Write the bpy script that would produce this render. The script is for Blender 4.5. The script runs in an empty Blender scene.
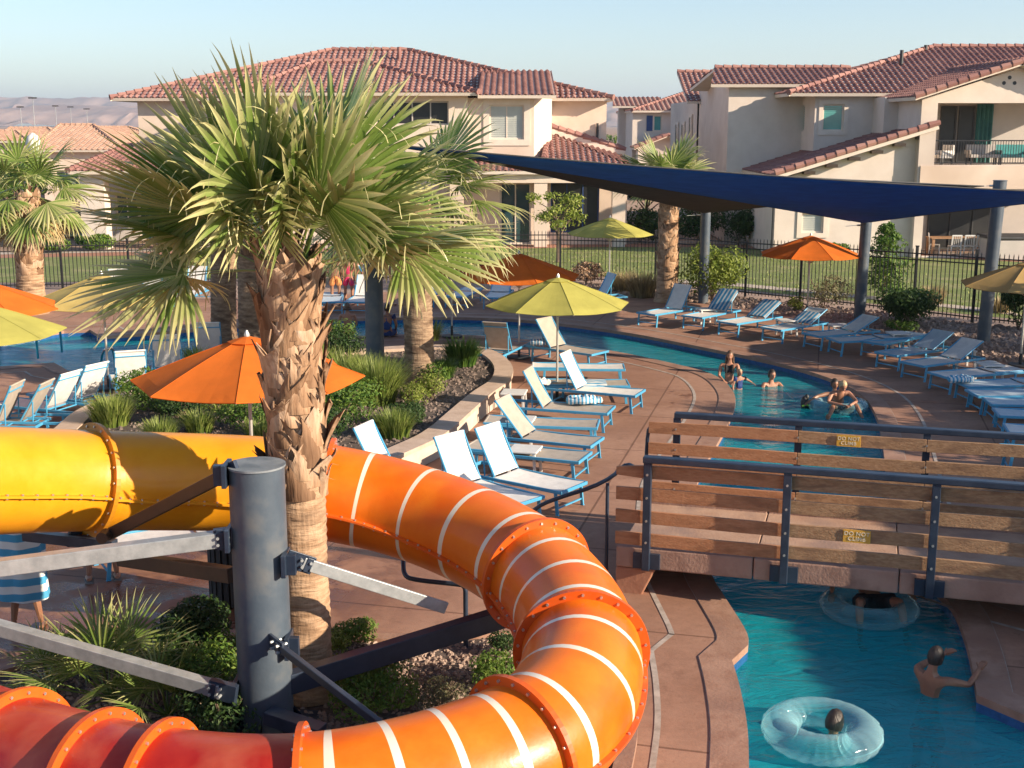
import bpy, math, random
from mathutils import Vector, Matrix, noise
from mathutils.geometry import tessellate_polygon
R = math.radians
rnd = random.Random(7)
scene = bpy.context.scene
C = scene.collection
# ------------------------------------------------------------ camera
F_PX = 1250.0; CAM_H = 5.5; PITCH = R(11.7)
camd = bpy.data.cameras.new('camera'); cam = bpy.data.objects.new('camera', camd); C.objects.link(cam)
cam.location = (0, 0, CAM_H); cam.rotation_euler = (R(90) - PITCH, 0, 0)
camd.sensor_width = 36; camd.lens = F_PX / 1024 * 36; camd.clip_end = 30000; camd.clip_start = .1
scene.camera = cam
def ray(x, y):
    u = (x - 512) / F_PX; v = (384 - y) / F_PX
    return Vector((u, math.cos(PITCH) + v * math.sin(PITCH), -math.sin(PITCH) + v * math.cos(PITCH)))
def G(x, y, z=0.0):            # point of the plane at height z seen at this spot
    d = ray(x, y); t = (z - CAM_H) / d.z
    return Vector((d.x * t, d.y * t, z))
def at(x, y, Y):               # point at distance Y
    d = ray(x, y); t = Y / d.y
    return Vector((d.x * t, Y, CAM_H + d.z * t))
def ppm(p):                    # pixels per metre at a point
    return F_PX / (p[1] * math.cos(PITCH) + (CAM_H - p[2]) * math.sin(PITCH))
# ------------------------------------------------------------ mesh builder
class MB:
    def __init__(s): s.v = []; s.f = []; s.m = []; s.t = []
    def add(s, vs, fs, mi=0, t=None):
        o = len(s.v); s.v += [tuple(p) for p in vs]
        s.f += [tuple(i + o for i in f) for f in fs]; s.m += [mi] * len(fs)
        s.t += (t if isinstance(t, list) else [0.5 if t is None else t] * len(vs))
    def box(s, x0, x1, y0, y1, z0, z1, mi=0, t=None):
        s.add([(x0,y0,z0),(x1,y0,z0),(x1,y1,z0),(x0,y1,z0),(x0,y0,z1),(x1,y0,z1),(x1,y1,z1),(x0,y1,z1)],
              [(3,2,1,0),(4,5,6,7),(0,1,5,4),(1,2,6,5),(2,3,7,6),(3,0,4,7)], mi, t)
    def beam(s, p0, p1, w, h, up=(0,0,1), mi=0, t=None):
        p0 = Vector(p0); p1 = Vector(p1); d = (p1 - p0).normalized(); up = Vector(up)
        a = d.cross(up)
        if a.length < 1e-4: a = d.cross(Vector((0,1,0)))
        a.normalize(); b = a.cross(d); a *= w / 2; b *= h / 2
        vs = [p0-a-b, p0+a-b, p0+a+b, p0-a+b, p1-a-b, p1+a-b, p1+a+b, p1-a+b]
        s.add(vs, [(3,2,1,0),(4,5,6,7),(0,1,5,4),(1,2,6,5),(2,3,7,6),(3,0,4,7)], mi, t)
    def tube(s, pts, r, n=8, cap=True, mi=0, t=None, closed=False, flat=1.0):
        pts = [Vector(p) for p in pts]; N = len(pts)
        rr = r if isinstance(r, (list, tuple)) else [r] * N
        vs = []; up = None
        for i, p in enumerate(pts):
            if closed: d = pts[(i+1) % N] - pts[i-1]
            else: d = pts[min(i+1, N-1)] - pts[max(i-1, 0)]
            d.normalize()
            if up is None:
                up = Vector((0,0,1)) if abs(d.z) < .9 else Vector((0,1,0))
            a = d.cross(up)
            if a.length < 1e-4: a = d.cross(Vector((1,0,0)))
            a.normalize(); b = a.cross(d).normalized(); up = b
            for k in range(n):
                q = 2 * math.pi * k / n
                vs.append(p + a * math.cos(q) * rr[i] + b * math.sin(q) * rr[i] * flat)
        fs = []
        for i in range(N if closed else N - 1):
            j = (i + 1) % N
            for k in range(n):
                k2 = (k + 1) % n
                fs.append((i*n+k, i*n+k2, j*n+k2, j*n+k))
        if cap and not closed:
            fs.append(tuple(range(n-1, -1, -1))); fs.append(tuple((N-1)*n + k for k in range(n)))
        if isinstance(t, (list, tuple)): t = [t[i] for i in range(N) for k in range(n)]
        s.add(vs, fs, mi, t)
    def cyl(s, c, r, z0, z1, n=24, mi=0, t=None):
        s.tube([(c[0], c[1], z0), (c[0], c[1], z1)], r, n, True, mi, t)
    def grid(s, fn, nu, nv, mi=0, t=None, cu=False):
        vs = [fn(i / nu, j / nv) for i in range(nu + (0 if cu else 1)) for j in range(nv + 1)]
        fs = []
        for i in range(nu):
            i2 = (i + 1) % nu if cu else i + 1
            for j in range(nv):
                fs.append((i*(nv+1)+j, i2*(nv+1)+j, i2*(nv+1)+j+1, i*(nv+1)+j+1))
        s.add(vs, fs, mi, t)
    def ball(s, c, rx, ry, rz, n=12, m=8, mi=0, t=None, fn=None):
        c = Vector(c); vs = []; fs = []
        for i in range(m + 1):
            a = math.pi * i / m
            for k in range(n):
                q = 2 * math.pi * k / n
                d = Vector((math.sin(a) * math.cos(q), math.sin(a) * math.sin(q), math.cos(a)))
                p = Vector((d.x * rx, d.y * ry, d.z * rz))
                if fn: p = fn(p, d)
                vs.append(c + p)
        for i in range(m):
            for k in range(n):
                k2 = (k + 1) % n
                fs.append((i*n+k, (i+1)*n+k, (i+1)*n+k2, i*n+k2))
        s.add(vs, fs, mi, t)
    def poly(s, pts, holes=None, mi=0, up=True, t=None):
        loops = [[Vector((p[0], p[1], p[2] if len(p) > 2 else 0)) for p in pts]]
        for h in (holes or []): loops.append([Vector((p[0], p[1], p[2] if len(p) > 2 else 0)) for p in h])
        flat = [p for l in loops for p in l]
        fs = []
        for a, b, c in tessellate_polygon(loops):
            nz = (flat[b] - flat[a]).cross(flat[c] - flat[a]).z
            if (nz > 0) != up: a, b, c = c, b, a
            fs.append((a, b, c))
        s.add(flat, fs, mi, t)
    def wallstrip(s, pts, z0, z1, closed=True, mi=0, flip=False):
        N = len(pts)
        vs = [(p[0], p[1], z0) for p in pts] + [(p[0], p[1], z1) for p in pts]
        fs = [(i, (i+1) % N, N + (i+1) % N, N + i) for i in range(N if closed else N-1)]
        if flip: fs = [f[::-1] for f in fs]
        s.add(vs, fs, mi)
    def prism(s, pts, z0, z1, mi=0):
        area = sum(pts[i-1][0] * pts[i][1] - pts[i][0] * pts[i-1][1] for i in range(len(pts)))
        if area < 0: pts = pts[::-1]
        s.poly([(p[0], p[1], z1) for p in pts], mi=mi); s.poly([(p[0], p[1], z0) for p in pts], up=False, mi=mi)
        s.wallstrip(pts, z0, z1, mi=mi)
    def slab(s, pts, th, mi=0, n=None):    # thick planar polygon (3d), thickness along -normal
        pts = [Vector(p) for p in pts]
        nn = Vector(n) if n else (pts[1]-pts[0]).cross(pts[2]-pts[0]).normalized()
        lo = [p - nn * th for p in pts]; N = len(pts)
        s.add(pts + lo, [tuple(range(N)), tuple(range(2*N-1, N-1, -1))] + [(i, N+i, N+(i+1) % N, (i+1) % N) for i in range(N)], mi)
    def build(s, name, mats, parent=None, smooth=False, bevel=0, world=True, sub=0):
        me = bpy.data.meshes.new(name)
        off = Vector((0,0,0))
        if parent is not None and world:
            q = parent
            while q is not None: off += q.location; q = q.parent
        me.from_pydata([(a - off.x, b - off.y, c - off.z) for a, b, c in s.v], [], s.f)
        if not isinstance(mats, (list, tuple)): mats = [mats]
        for m in mats: me.materials.append(m)
        if len(mats) > 1: me.polygons.foreach_set('material_index', s.m)
        a = me.attributes.new('tint', 'FLOAT', 'POINT'); a.data.foreach_set('value', s.t)
        if smooth: me.polygons.foreach_set('use_smooth', [True] * len(me.polygons))
        me.update()
        o = bpy.data.objects.new(name, me); C.objects.link(o)
        if parent is not None: o.parent = parent
        if bevel:
            b = o.modifiers.new('bevel', 'BEVEL'); b.width = bevel; b.segments = 2; b.limit_method = 'ANGLE'; b.angle_limit = R(40)
        if sub:
            b = o.modifiers.new('sub', 'SUBSURF'); b.levels = sub; b.render_levels = sub
        if smooth and not sub:
            try: me.set_sharp_from_angle(angle=R(40))
            except Exception: pass
        return o
def tag(o, label=None, cat=None, group=None, kind=None):
    if label: o['label'] = label
    if cat: o['category'] = cat
    if group: o['group'] = group
    if kind: o['kind'] = kind
    return o
def thing(name, label, cat, loc=(0,0,0), rz=0, group=None):
    o = bpy.data.objects.new(name, None); C.objects.link(o); o.location = loc; o.rotation_euler = (0,0,rz)
    o.empty_display_size = .2
    return tag(o, label, cat, group)
def kids(o): return [c for c in bpy.data.objects if c.parent == o]
def copy_tree(o, parent=None):
    c = o.copy(); C.objects.link(c); c.parent = parent
    for ch in kids(o): copy_tree(ch, c)
    return c
def dup(proto, loc, rz, label, sc=None):
    c = copy_tree(proto); c.location = loc; c.rotation_euler = (0,0,rz); c['label'] = label
    if sc: c.scale = (sc, sc, sc)
    return c
def chaikin(pts, it=2, closed=True, corners=()):
    P = [(Vector(p), i in corners) for i, p in enumerate(pts)]
    for _ in range(it):
        out = []; N = len(P)
        for i in range(N):
            p, c = P[i]
            if c or (not closed and i in (0, N-1)): out.append((p, True)); continue
            a = P[i-1][0]; b = P[(i+1) % N][0]
            out.append((p.lerp(a, .25), False)); out.append((p.lerp(b, .25), False))
        P = out
    return [p for p, c in P]
def offset(pts, d):
    N = len(pts); out = []
    area = sum(pts[i-1][0] * pts[i][1] - pts[i][0] * pts[i-1][1] for i in range(N))
    sg = 1 if area > 0 else -1
    for i in range(N):
        a = Vector(pts[i-1][:2]); p = Vector(pts[i][:2]); b = Vector(pts[(i+1) % N][:2])
        e1 = (p - a); e2 = (b - p)
        if e1.length < 1e-6: e1 = e2
        if e2.length < 1e-6: e2 = e1
        n1 = Vector((e1.y, -e1.x)).normalized(); n2 = Vector((e2.y, -e2.x)).normalized()
        n = n1 + n2
        if n.length < .3: n = n1
        n.normalize(); k = 1 / max(.6, n.dot(n1))
        q = p + n * d * k * sg
        out.append((q.x, q.y))
    return out
# ------------------------------------------------------------ materials
def newmat(name):
    m = bpy.data.materials.new(name); m.use_nodes = True
    nt = m.node_tree; b = nt.nodes['Principled BSDF']
    return m, nt, b
def L(nt, a, ao, b, bi): nt.links.new(a.outputs[ao], b.inputs[bi])
def pmat(name, c1, c2=None, scale=5, rough=.6, bump=0, bscale=40, metallic=0, spec=.5, detail=6, r2=None, c3=None, s3=1.0, stretch=None, coat=0, lo=.35, hi=.65):
    m, nt, b = newmat(name)
    b.inputs['Roughness'].default_value = rough; b.inputs['Metallic'].default_value = metallic
    b.inputs['Specular IOR Level'].default_value = spec; b.inputs['Coat Weight'].default_value = coat
    b.inputs['Base Color'].default_value = (*c1, 1)
    tc = nt.nodes.new('ShaderNodeTexCoord'); mp = nt.nodes.new('ShaderNodeMapping'); L(nt, tc, 'Object', mp, 'Vector')
    if stretch: mp.inputs['Scale'].default_value = stretch
    if c2:
        n = nt.nodes.new('ShaderNodeTexNoise'); n.inputs['Scale'].default_value = scale; n.inputs['Detail'].default_value = detail
        n.inputs['Roughness'].default_value = .62
        r = nt.nodes.new('ShaderNodeValToRGB'); r.color_ramp.elements[0].position = lo; r.color_ramp.elements[1].position = hi
        r.color_ramp.elements[0].color = (*c1, 1); r.color_ramp.elements[1].color = (*c2, 1)
        L(nt, mp, 0, n, 'Vector'); L(nt, n, 'Fac', r, 'Fac'); last = (r, 'Color')
        if c3:
            n2 = nt.nodes.new('ShaderNodeTexNoise'); n2.inputs['Scale'].default_value = s3; n2.inputs['Detail'].default_value = 4
            r2_ = nt.nodes.new('ShaderNodeValToRGB'); r2_.color_ramp.elements[0].position = .5; r2_.color_ramp.elements[1].position = .68
            mx = nt.nodes.new('ShaderNodeMix'); mx.data_type = 'RGBA'
            L(nt, mp, 0, n2, 'Vector'); L(nt, n2, 'Fac', r2_, 'Fac'); L(nt, r2_, 'Color', mx, 'Factor')
            nt.links.new(r.outputs['Color'], mx.inputs['A']); mx.inputs['B'].default_value = (*c3, 1); last = (mx, 'Result')
        L(nt, last[0], last[1], b, 'Base Color')
        if r2 is not None:
            mr = nt.nodes.new('ShaderNodeMapRange'); mr.inputs['To Min'].default_value = rough; mr.inputs['To Max'].default_value = r2
            mr.inputs['From Min'].default_value = .35; mr.inputs['From Max'].default_value = .65
            L(nt, n, 'Fac', mr, 'Value'); L(nt, mr, 0, b, 'Roughness')
    if bump:
        nb = nt.nodes.new('ShaderNodeTexNoise'); nb.inputs['Scale'].default_value = bscale; nb.inputs['Detail'].default_value = 4
        bp = nt.nodes.new('ShaderNodeBump'); bp.inputs['Strength'].default_value = bump; bp.inputs['Distance'].default_value = .02
        L(nt, mp, 0, nb, 'Vector'); L(nt, nb, 'Fac', bp, 'Height'); L(nt, bp, 0, b, 'Normal')
    return m
def leafmat(name, ca, cb, cc=None, rough=.5, trans=.35, scale=3, spec=.3):
    """tint attribute 0 -> ca, .5 -> cb, 1 -> cc, with a little translucency"""
    m, nt, b = newmat(name); b.inputs['Roughness'].default_value = rough; b.inputs['Specular IOR Level'].default_value = spec
    at_ = nt.nodes.new('ShaderNodeAttribute'); at_.attribute_name = 'tint'
    r = nt.nodes.new('ShaderNodeValToRGB'); e = r.color_ramp.elements
    e[0].position = 0; e[0].color = (*ca, 1); e[1].position = .5 if cc else 1; e[1].color = (*cb, 1)
    if cc: k = e.new(1.0); k.color = (*cc, 1)
    L(nt, at_, 'Fac', r, 'Fac'); L(nt, r, 'Color', b, 'Base Color')
    tr = nt.nodes.new('ShaderNodeBsdfTranslucent'); L(nt, r, 'Color', tr, 'Color')
    mx = nt.nodes.new('ShaderNodeMixShader'); mx.inputs['Fac'].default_value = trans
    out = nt.nodes['Material Output']; L(nt, b, 0, mx, 1); L(nt, tr, 0, mx, 2); L(nt, mx, 0, out, 'Surface')
    return m
M = {}
M['deck'] = None
M['gravel_ground'] = pmat('pink gravel', (.30,.20,.15), (.42,.30,.24), 30, .95, .6, 60, c3=(.24,.17,.14), s3=.4)
M['earth'] = pmat('desert earth', (.28,.17,.11), (.36,.24,.17), .4, .95, .3, 3)
M['mulch'] = pmat('red mulch', (.30,.13,.08), (.40,.20,.13), 6, .95, .5, 30)
M['lawn'] = pmat('lawn', (.13,.17,.04), (.20,.235,.065), 8, .9, .8, 60, c3=(.27,.26,.11), s3=.8)
M['walk'] = pmat('pale concrete', (.42,.34,.28), (.50,.42,.35), 3, .9, .2, 30)
M['soil'] = pmat('bed gravel', (.06,.045,.038), (.15,.11,.09), 18, .95, .8, 40, c3=(.08,.06,.05), s3=1.4)
M['stone'] = pmat('rock chips', (.20,.13,.10), (.42,.31,.25), 2.2, .9, .4, 20, lo=.3, hi=.7)
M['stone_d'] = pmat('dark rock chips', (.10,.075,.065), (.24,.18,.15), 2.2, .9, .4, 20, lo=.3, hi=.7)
M['coping'] = pmat('coping', (.28,.15,.10), (.40,.24,.17), 4, .65, .25, 30, c3=(.25,.14,.10), s3=2)
M['joint'] = pmat('joint sealant', (.48,.40,.34), (.30,.24,.20), 6, .8)
M['navy_tile'] = pmat('navy waterline tile', (.02,.07,.20), (.03,.12,.30), 14, .15)
M['plaster'] = pmat('pool plaster', (.20,.62,.68), (.26,.70,.74), 1.5, .8)
M['wallcap'] = pmat('planter cap', (.46,.33,.25), (.56,.42,.33), 4, .8, .3, 30)
M['wallstucco'] = pmat('planter stucco', (.52,.42,.34), (.60,.50,.41), 3, .9, .3, 60)
M['stucco'] = pmat('cream stucco', (.66,.53,.43), (.72,.59,.49), 1.2, .92, .25, 60, c3=(.56,.43,.34), s3=.25)
M['stucco2'] = pmat('pale stucco', (.62,.53,.46), (.68,.59,.52), 1.2, .92, .25, 60, c3=(.52,.43,.37), s3=.25)
M['stucco3'] = pmat('grey stucco', (.46,.42,.39), (.52,.47,.43), 1.2, .92, .25, 60)
M['trim'] = pmat('cream trim', (.66,.56,.47), (.72,.62,.53), 2, .8)
M['tile'] = None
M['glass'] = pmat('window glass', (.03,.07,.08), None, rough=.06, spec=.9)
M['tealglass'] = pmat('teal blind behind glass', (.07,.30,.30), (.09,.36,.35), 2, .12, spec=.8)
M['blind'] = pmat('window blind', (.42,.44,.42), (.50,.52,.48), 1, .4, spec=.6)
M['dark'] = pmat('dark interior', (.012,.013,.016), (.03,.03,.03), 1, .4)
M['bluesh'] = pmat('navy shutter', (.02,.05,.16), (.03,.07,.2), 3, .6)
M['iron'] = pmat('black iron', (.012,.014,.018), (.03,.03,.035), 8, .45, metallic=.2)
M['post'] = pmat('grey painted steel', (.062,.084,.112), (.085,.11,.14), 3, .40, .08, 30, c3=(.12,.13,.14), s3=3.0)
M['galv'] = pmat('galvanised steel', (.30,.32,.33), (.42,.44,.45), 9, .42, .06, 60, metallic=.35)
M['bluesteel'] = pmat('blue black steel', (.018,.03,.055), (.035,.05,.08), 4, .33, .05, 40, metallic=.1)
M['brownsteel'] = pmat('dark brown steel', (.045,.03,.022), (.07,.045,.03), 6, .45, .05, 40)
M['bolt'] = pmat('zinc bolt', (.55,.55,.52), None, rough=.35, metallic=.8)
M['framblue'] = pmat('sky blue frame', (.06,.30,.52), (.08,.35,.56), 4, .4)
M['sling_w'] = pmat('white sling', (.64,.61,.58), (.74,.71,.67), 8, .75, .15, 150)
M['sling_t'] = pmat('tan sling', (.36,.31,.26), (.43,.37,.31), 8, .8, .15, 150)
M['sling_shade'] = pmat('blue shade sling', (.40,.48,.54), (.47,.55,.60), 8, .8, .15, 150)  # white sling with bluish shade painted into its colour
M['plastic_w'] = pmat('white plastic', (.62,.60,.57), (.7,.68,.65), 5, .45)
M['alu'] = pmat('umbrella pole', (.50,.48,.45), (.58,.56,.52), 5, .35, metallic=.5)
M['chrome'] = pmat('chrome', (.7,.72,.74), None, rough=.15, metallic=1)
M['boards'] = None
M['towel_b'] = None
M['skin_l'] = pmat('fair skin', (.36,.17,.105), (.42,.21,.135), 8, .5, .1, 60, spec=.4)
M['skin_t'] = pmat('tanned skin', (.26,.12,.07), (.32,.16,.095), 8, .45, .1, 60, spec=.45)
M['hair_d'] = pmat('dark hair', (.018,.012,.01), (.05,.035,.025), 20, .5, .5, 60, stretch=(1,1,.2))
M['hair_b'] = pmat('blonde hair', (.42,.28,.14), (.55,.40,.22), 20, .5, .5, 60, stretch=(1,1,.2))
M['hair_br'] = pmat('brown hair', (.08,.04,.022), (.14,.08,.045), 20, .5, .5, 60, stretch=(1,1,.2))
M['cloth_black'] = pmat('black cloth', (.012,.012,.015), (.03,.03,.035), 8, .8, .3, 60)
M['cloth_navy'] = pmat('navy cloth', (.01,.03,.13), (.02,.05,.18), 8, .8, .3, 60)
M['cloth_pink'] = pmat('hot pink cloth', (.70,.03,.12), (.75,.06,.18), 8, .8, .3, 60)
M['cloth_orange'] = pmat('orange cloth', (.72,.22,.05), (.75,.3,.1), 8, .8, .3, 60)
M['cloth_white'] = pmat('white cloth', (.65,.62,.58), (.75,.72,.68), 8, .9, .4, 60)
M['rubber'] = pmat('black rubber', (.015,.015,.015), (.03,.03,.03), 5, .5)
M['lime_plastic'] = pmat('lime plastic', (.35,.55,.04), None, rough=.4)
M['bin'] = pmat('dark bin slat', (.03,.032,.035), (.05,.05,.052), 4, .6)
M['wood'] = None
def stripes(name, ca, cb, period, axis='Y', rough=.85, duty=.5):
    m, nt, b = newmat(name); b.inputs['Roughness'].default_value = rough
    tc = nt.nodes.new('ShaderNodeTexCoord'); sp = nt.nodes.new('ShaderNodeSeparateXYZ'); L(nt, tc, 'Object', sp, 0)
    a = nt.nodes.new('ShaderNodeMath'); a.operation = 'DIVIDE'; L(nt, sp, axis, a, 0); a.inputs[1].default_value = period
    f = nt.nodes.new('ShaderNodeMath'); f.operation = 'FRACT'; L(nt, a, 0, f, 0)
    g = nt.nodes.new('ShaderNodeMath'); g.operation = 'GREATER_THAN'; L(nt, f, 0, g, 0); g.inputs[1].default_value = duty
    mx = nt.nodes.new('ShaderNodeMix'); mx.data_type = 'RGBA'; mx.inputs['A'].default_value = (*ca, 1); mx.inputs['B'].default_value = (*cb, 1)
    nt.links.new(g.outputs[0], mx.inputs['Factor']); nt.links.new(mx.outputs['Result'], b.inputs['Base Color'])
    n = nt.nodes.new('ShaderNodeTexNoise'); n.inputs['Scale'].default_value = 120
    bp = nt.nodes.new('ShaderNodeBump'); bp.inputs['Strength'].default_value = .3; bp.inputs['Distance'].default_value = .01
    L(nt, n, 'Fac', bp, 'Height'); L(nt, bp, 0, b, 'Normal')
    return m
M['towel_b'] = stripes('blue striped towel', (.68,.68,.66), (.05,.28,.50), .16, 'Y')
M['towel_z'] = stripes('blue striped wrap', (.66,.67,.66), (.06,.30,.50), .17, 'Z')
M['towel_x'] = stripes('blue striped coil', (.70,.70,.68), (.07,.32,.52), .07, 'X')
def canopy_mat(name, c, trans=.35):
    m, nt, b = newmat(name); b.inputs['Roughness'].default_value = .85; b.inputs['Specular IOR Level'].default_value = .2
    tc = nt.nodes.new('ShaderNodeTexCoord'); n = nt.nodes.new('ShaderNodeTexNoise'); n.inputs['Scale'].default_value = 2.5; n.inputs['Detail'].default_value = 5
    L(nt, tc, 'Object', n, 'Vector')
    r = nt.nodes.new('ShaderNodeValToRGB'); r.color_ramp.elements[0].position = .3; r.color_ramp.elements[1].position = .7
    r.color_ramp.elements[0].color = (*[x * .86 for x in c], 1); r.color_ramp.elements[1].color = (*[min(1, x * 1.08) for x in c], 1)
    L(nt, n, 'Fac', r, 'Fac'); L(nt, r, 'Color', b, 'Base Color')
    tr = nt.nodes.new('ShaderNodeBsdfTranslucent'); L(nt, r, 'Color', tr, 'Color')
    mx = nt.nodes.new('ShaderNodeMixShader'); mx.inputs['Fac'].default_value = trans
    out = nt.nodes['Material Output']; L(nt, b, 0, mx, 1); L(nt, tr, 0, mx, 2); L(nt, mx, 0, out, 'Surface')
    return m
M['can_orange'] = canopy_mat('orange canvas', (.80,.19,.025), .3)
M['can_lime'] = canopy_mat('lime canvas', (.52,.48,.12), .3)
M['can_tan'] = canopy_mat('tan canvas', (.62,.42,.17), .3)
M['can_blue'] = canopy_mat('navy shade cloth', (.02,.12,.46), .25)
M['can_char'] = canopy_mat('charcoal shade cloth', (.075,.07,.065), .1)
# deck: stained, sawn, salt-finish concrete with damp patches
def deckmat():
    m, nt, b = newmat('stained concrete deck'); N = nt.nodes.new
    tc = N('ShaderNodeTexCoord')
    def nz(sc, det=6, ro=.6):
        n = N('ShaderNodeTexNoise'); n.inputs['Scale'].default_value = sc; n.inputs['Detail'].default_value = det; n.inputs['Roughness'].default_value = ro
        L(nt, tc, 'Object', n, 'Vector'); return n
    def ramp(n, p0, c0, p1, c1):
        r = N('ShaderNodeValToRGB'); e = r.color_ramp.elements; e[0].position = p0; e[1].position = p1; e[0].color = (*c0, 1); e[1].color = (*c1, 1); L(nt, n, 'Fac', r, 'Fac'); return r
    def mul(a, bb, fac=1.0):
        x = N('ShaderNodeMix'); x.data_type = 'RGBA'; x.blend_type = 'MULTIPLY'; x.inputs['Factor'].default_value = fac
        nt.links.new(a, x.inputs['A']); nt.links.new(bb, x.inputs['B']); return x.outputs['Result']
    base = ramp(nz(.55, 8), .3, (.27,.130,.080), .7, (.44,.25,.17))
    g = ramp(nz(9, 8, .7), .3, (.84,.83,.82), .7, (1.06,1.05,1.04))
    s = ramp(nz(1.7, 7, .7), .56, (1,1,1), .72, (.66,.60,.57))
    sp = ramp(nz(38, 3), .60, (1,1,1), .70, (.78,.74,.70))
    col = mul(base.outputs[0], g.outputs[0]); s2 = ramp(nz(5.5, 9, .75), .60, (1,1,1), .66, (.74,.68,.64)); col = mul(col, s.outputs[0], .9); col = mul(col, s2.outputs[0], .8); col = mul(col, sp.outputs[0], .7)
    br = N('ShaderNodeTexBrick'); br.offset = 0; br.inputs['Scale'].default_value = 1; br.inputs['Brick Width'].default_value = 3.1; br.inputs['Row Height'].default_value = 2.6
    br.inputs['Mortar Size'].default_value = .018; br.inputs['Mortar Smooth'].default_value = .2
    br.inputs['Color1'].default_value = (1,1,1,1); br.inputs['Color2'].default_value = (.90,.90,.90,1); br.inputs['Mortar'].default_value = (.5,.45,.42,1)
    mp = N('ShaderNodeMapping'); mp.inputs['Rotation'].default_value = (0,0,R(14)); L(nt, tc, 'Object', mp, 'Vector'); L(nt, mp, 0, br, 'Vector')
    col = mul(col, br.outputs['Color'])
    # damp area (wet feet by the slide and the pool edges)
    sx = N('ShaderNodeSeparateXYZ'); L(nt, tc, 'Object', sx, 0)
    vd = N('ShaderNodeVectorMath'); vd.operation = 'DISTANCE'; vd.inputs[1].default_value = (-4.3, 14.6, 0); L(nt, tc, 'Object', vd, 0)
    mr = N('ShaderNodeMapRange'); mr.inputs['From Min'].default_value = 2.2; mr.inputs['From Max'].default_value = 3.6; mr.inputs['To Min'].default_value = 1; mr.inputs['To Max'].default_value = 0
    nt.links.new(vd.outputs['Value'], mr.inputs['Value'])
    wn = ramp(nz(1.1, 5), .42, (0,0,0), .52, (1,1,1))
    wet = N('ShaderNodeMath'); wet.operation = 'MULTIPLY'; L(nt, mr, 0, wet, 0); nt.links.new(wn.outputs[0], wet.inputs[1])
    wn2 = ramp(nz(.8, 7, .7), .60, (0,0,0), .66, (.75,.75,.75))
    wm = N('ShaderNodeMath'); wm.operation = 'MAXIMUM'; L(nt, wet, 0, wm, 0); nt.links.new(wn2.outputs[0], wm.inputs[1])
    wc = N('ShaderNodeMix'); wc.data_type = 'RGBA'; wc.blend_type = 'MULTIPLY'; nt.links.new(wm.outputs[0], wc.inputs['Factor']); nt.links.new(col, wc.inputs['A']); wc.inputs['B'].default_value = (.46,.33,.27,1)
    nt.links.new(wc.outputs['Result'], b.inputs['Base Color'])
    rr = N('ShaderNodeMapRange'); rr.inputs['To Min'].default_value = .8; rr.inputs['To Max'].default_value = .2; L(nt, wm, 0, rr, 'Value'); L(nt, rr, 0, b, 'Roughness')
    bp = N('ShaderNodeBump'); bp.inputs['Strength'].default_value = .25; bp.inputs['Distance'].default_value = .01; L(nt, nz(30, 5), 'Fac', bp, 'Height'); L(nt, bp, 0, b, 'Normal')
    return m
M['deck'] = deckmat()
def tilemat(name, c1, c2, c3):
    m, nt, b = newmat(name); N = nt.nodes.new
    a = N('ShaderNodeAttribute'); a.attribute_name = 'tint'
    r = N('ShaderNodeValToRGB'); e = r.color_ramp.elements; e[0].position = 0; e[0].color = (*c1, 1); e[1].position = 1; e[1].color = (*c3, 1); k = e.new(.5); k.color = (*c2, 1)
    L(nt, a, 'Fac', r, 'Fac'); L(nt, r, 'Color', b, 'Base Color'); b.inputs['Roughness'].default_value = .8
    return m
M['tile'] = tilemat('terracotta tile', (.27,.105,.08), (.36,.15,.115), (.47,.23,.18))
M['tile2'] = tilemat('rose terracotta tile', (.19,.085,.075), (.26,.122,.105), (.36,.19,.155))
M['tile3'] = tilemat('sandy terracotta tile', (.38,.22,.15), (.45,.27,.19), (.52,.34,.24))
def woodmat(name, c1, c2, c3):
    m = pmat(name, c1, c2, 5, .7, .35, 12, c3=c3, s3=1.2, stretch=(.45, 9, 9), detail=10); return m
M['boards'] = woodmat('weathered boards', (.27,.145,.07), (.42,.25,.135), (.22,.12,.065))
M['boards_lit'] = woodmat('painted sunlit boards', (.38,.16,.07), (.46,.22,.11), (.30,.13,.06))  # the same boards with warm sunlight painted into the colour
def watermat():
    m, nt, b = newmat('pool water'); N = nt.nodes.new
    nt.nodes.remove(b); out = nt.nodes['Material Output']
    tc = N('ShaderNodeTexCoord')
    n = N('ShaderNodeTexNoise'); n.inputs['Scale'].default_value = 2.6; n.inputs['Detail'].default_value = 5; n.inputs['Roughness'].default_value = .55; n.inputs['Distortion'].default_value = 1.2
    mp = N('ShaderNodeMapping'); mp.inputs['Scale'].default_value = (.75, 1.5, 1); L(nt, tc, 'Object', mp, 0); L(nt, mp, 0, n, 'Vector')
    bp = N('ShaderNodeBump'); bp.inputs['Strength'].default_value = .55; bp.inputs['Distance'].default_value = .08; L(nt, n, 'Fac', bp, 'Height')
    gl = N('ShaderNodeBsdfGlossy'); gl.inputs['Roughness'].default_value = .04; L(nt, bp, 0, gl, 'Normal')
    tr = N('ShaderNodeBsdfTransparent'); tr.inputs['Color'].default_value = (.50,.93,.96,1)
    df = N('ShaderNodeBsdfDiffuse'); df.inputs['Color'].default_value = (.016,.44,.52,1); L(nt, bp, 0, df, 'Normal')
    m1 = N('ShaderNodeMixShader'); m1.inputs['Fac'].default_value = .5; L(nt, tr, 0, m1, 1); L(nt, df, 0, m1, 2)
    fr = N('ShaderNodeFresnel'); fr.inputs['IOR'].default_value = 1.33; L(nt, bp, 0, fr, 'Normal')
    m2 = N('ShaderNodeMixShader'); L(nt, fr, 0, m2, 'Fac'); L(nt, m1, 0, m2, 1); L(nt, gl, 0, m2, 2); L(nt, m2, 0, out, 'Surface')
    return m
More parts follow.
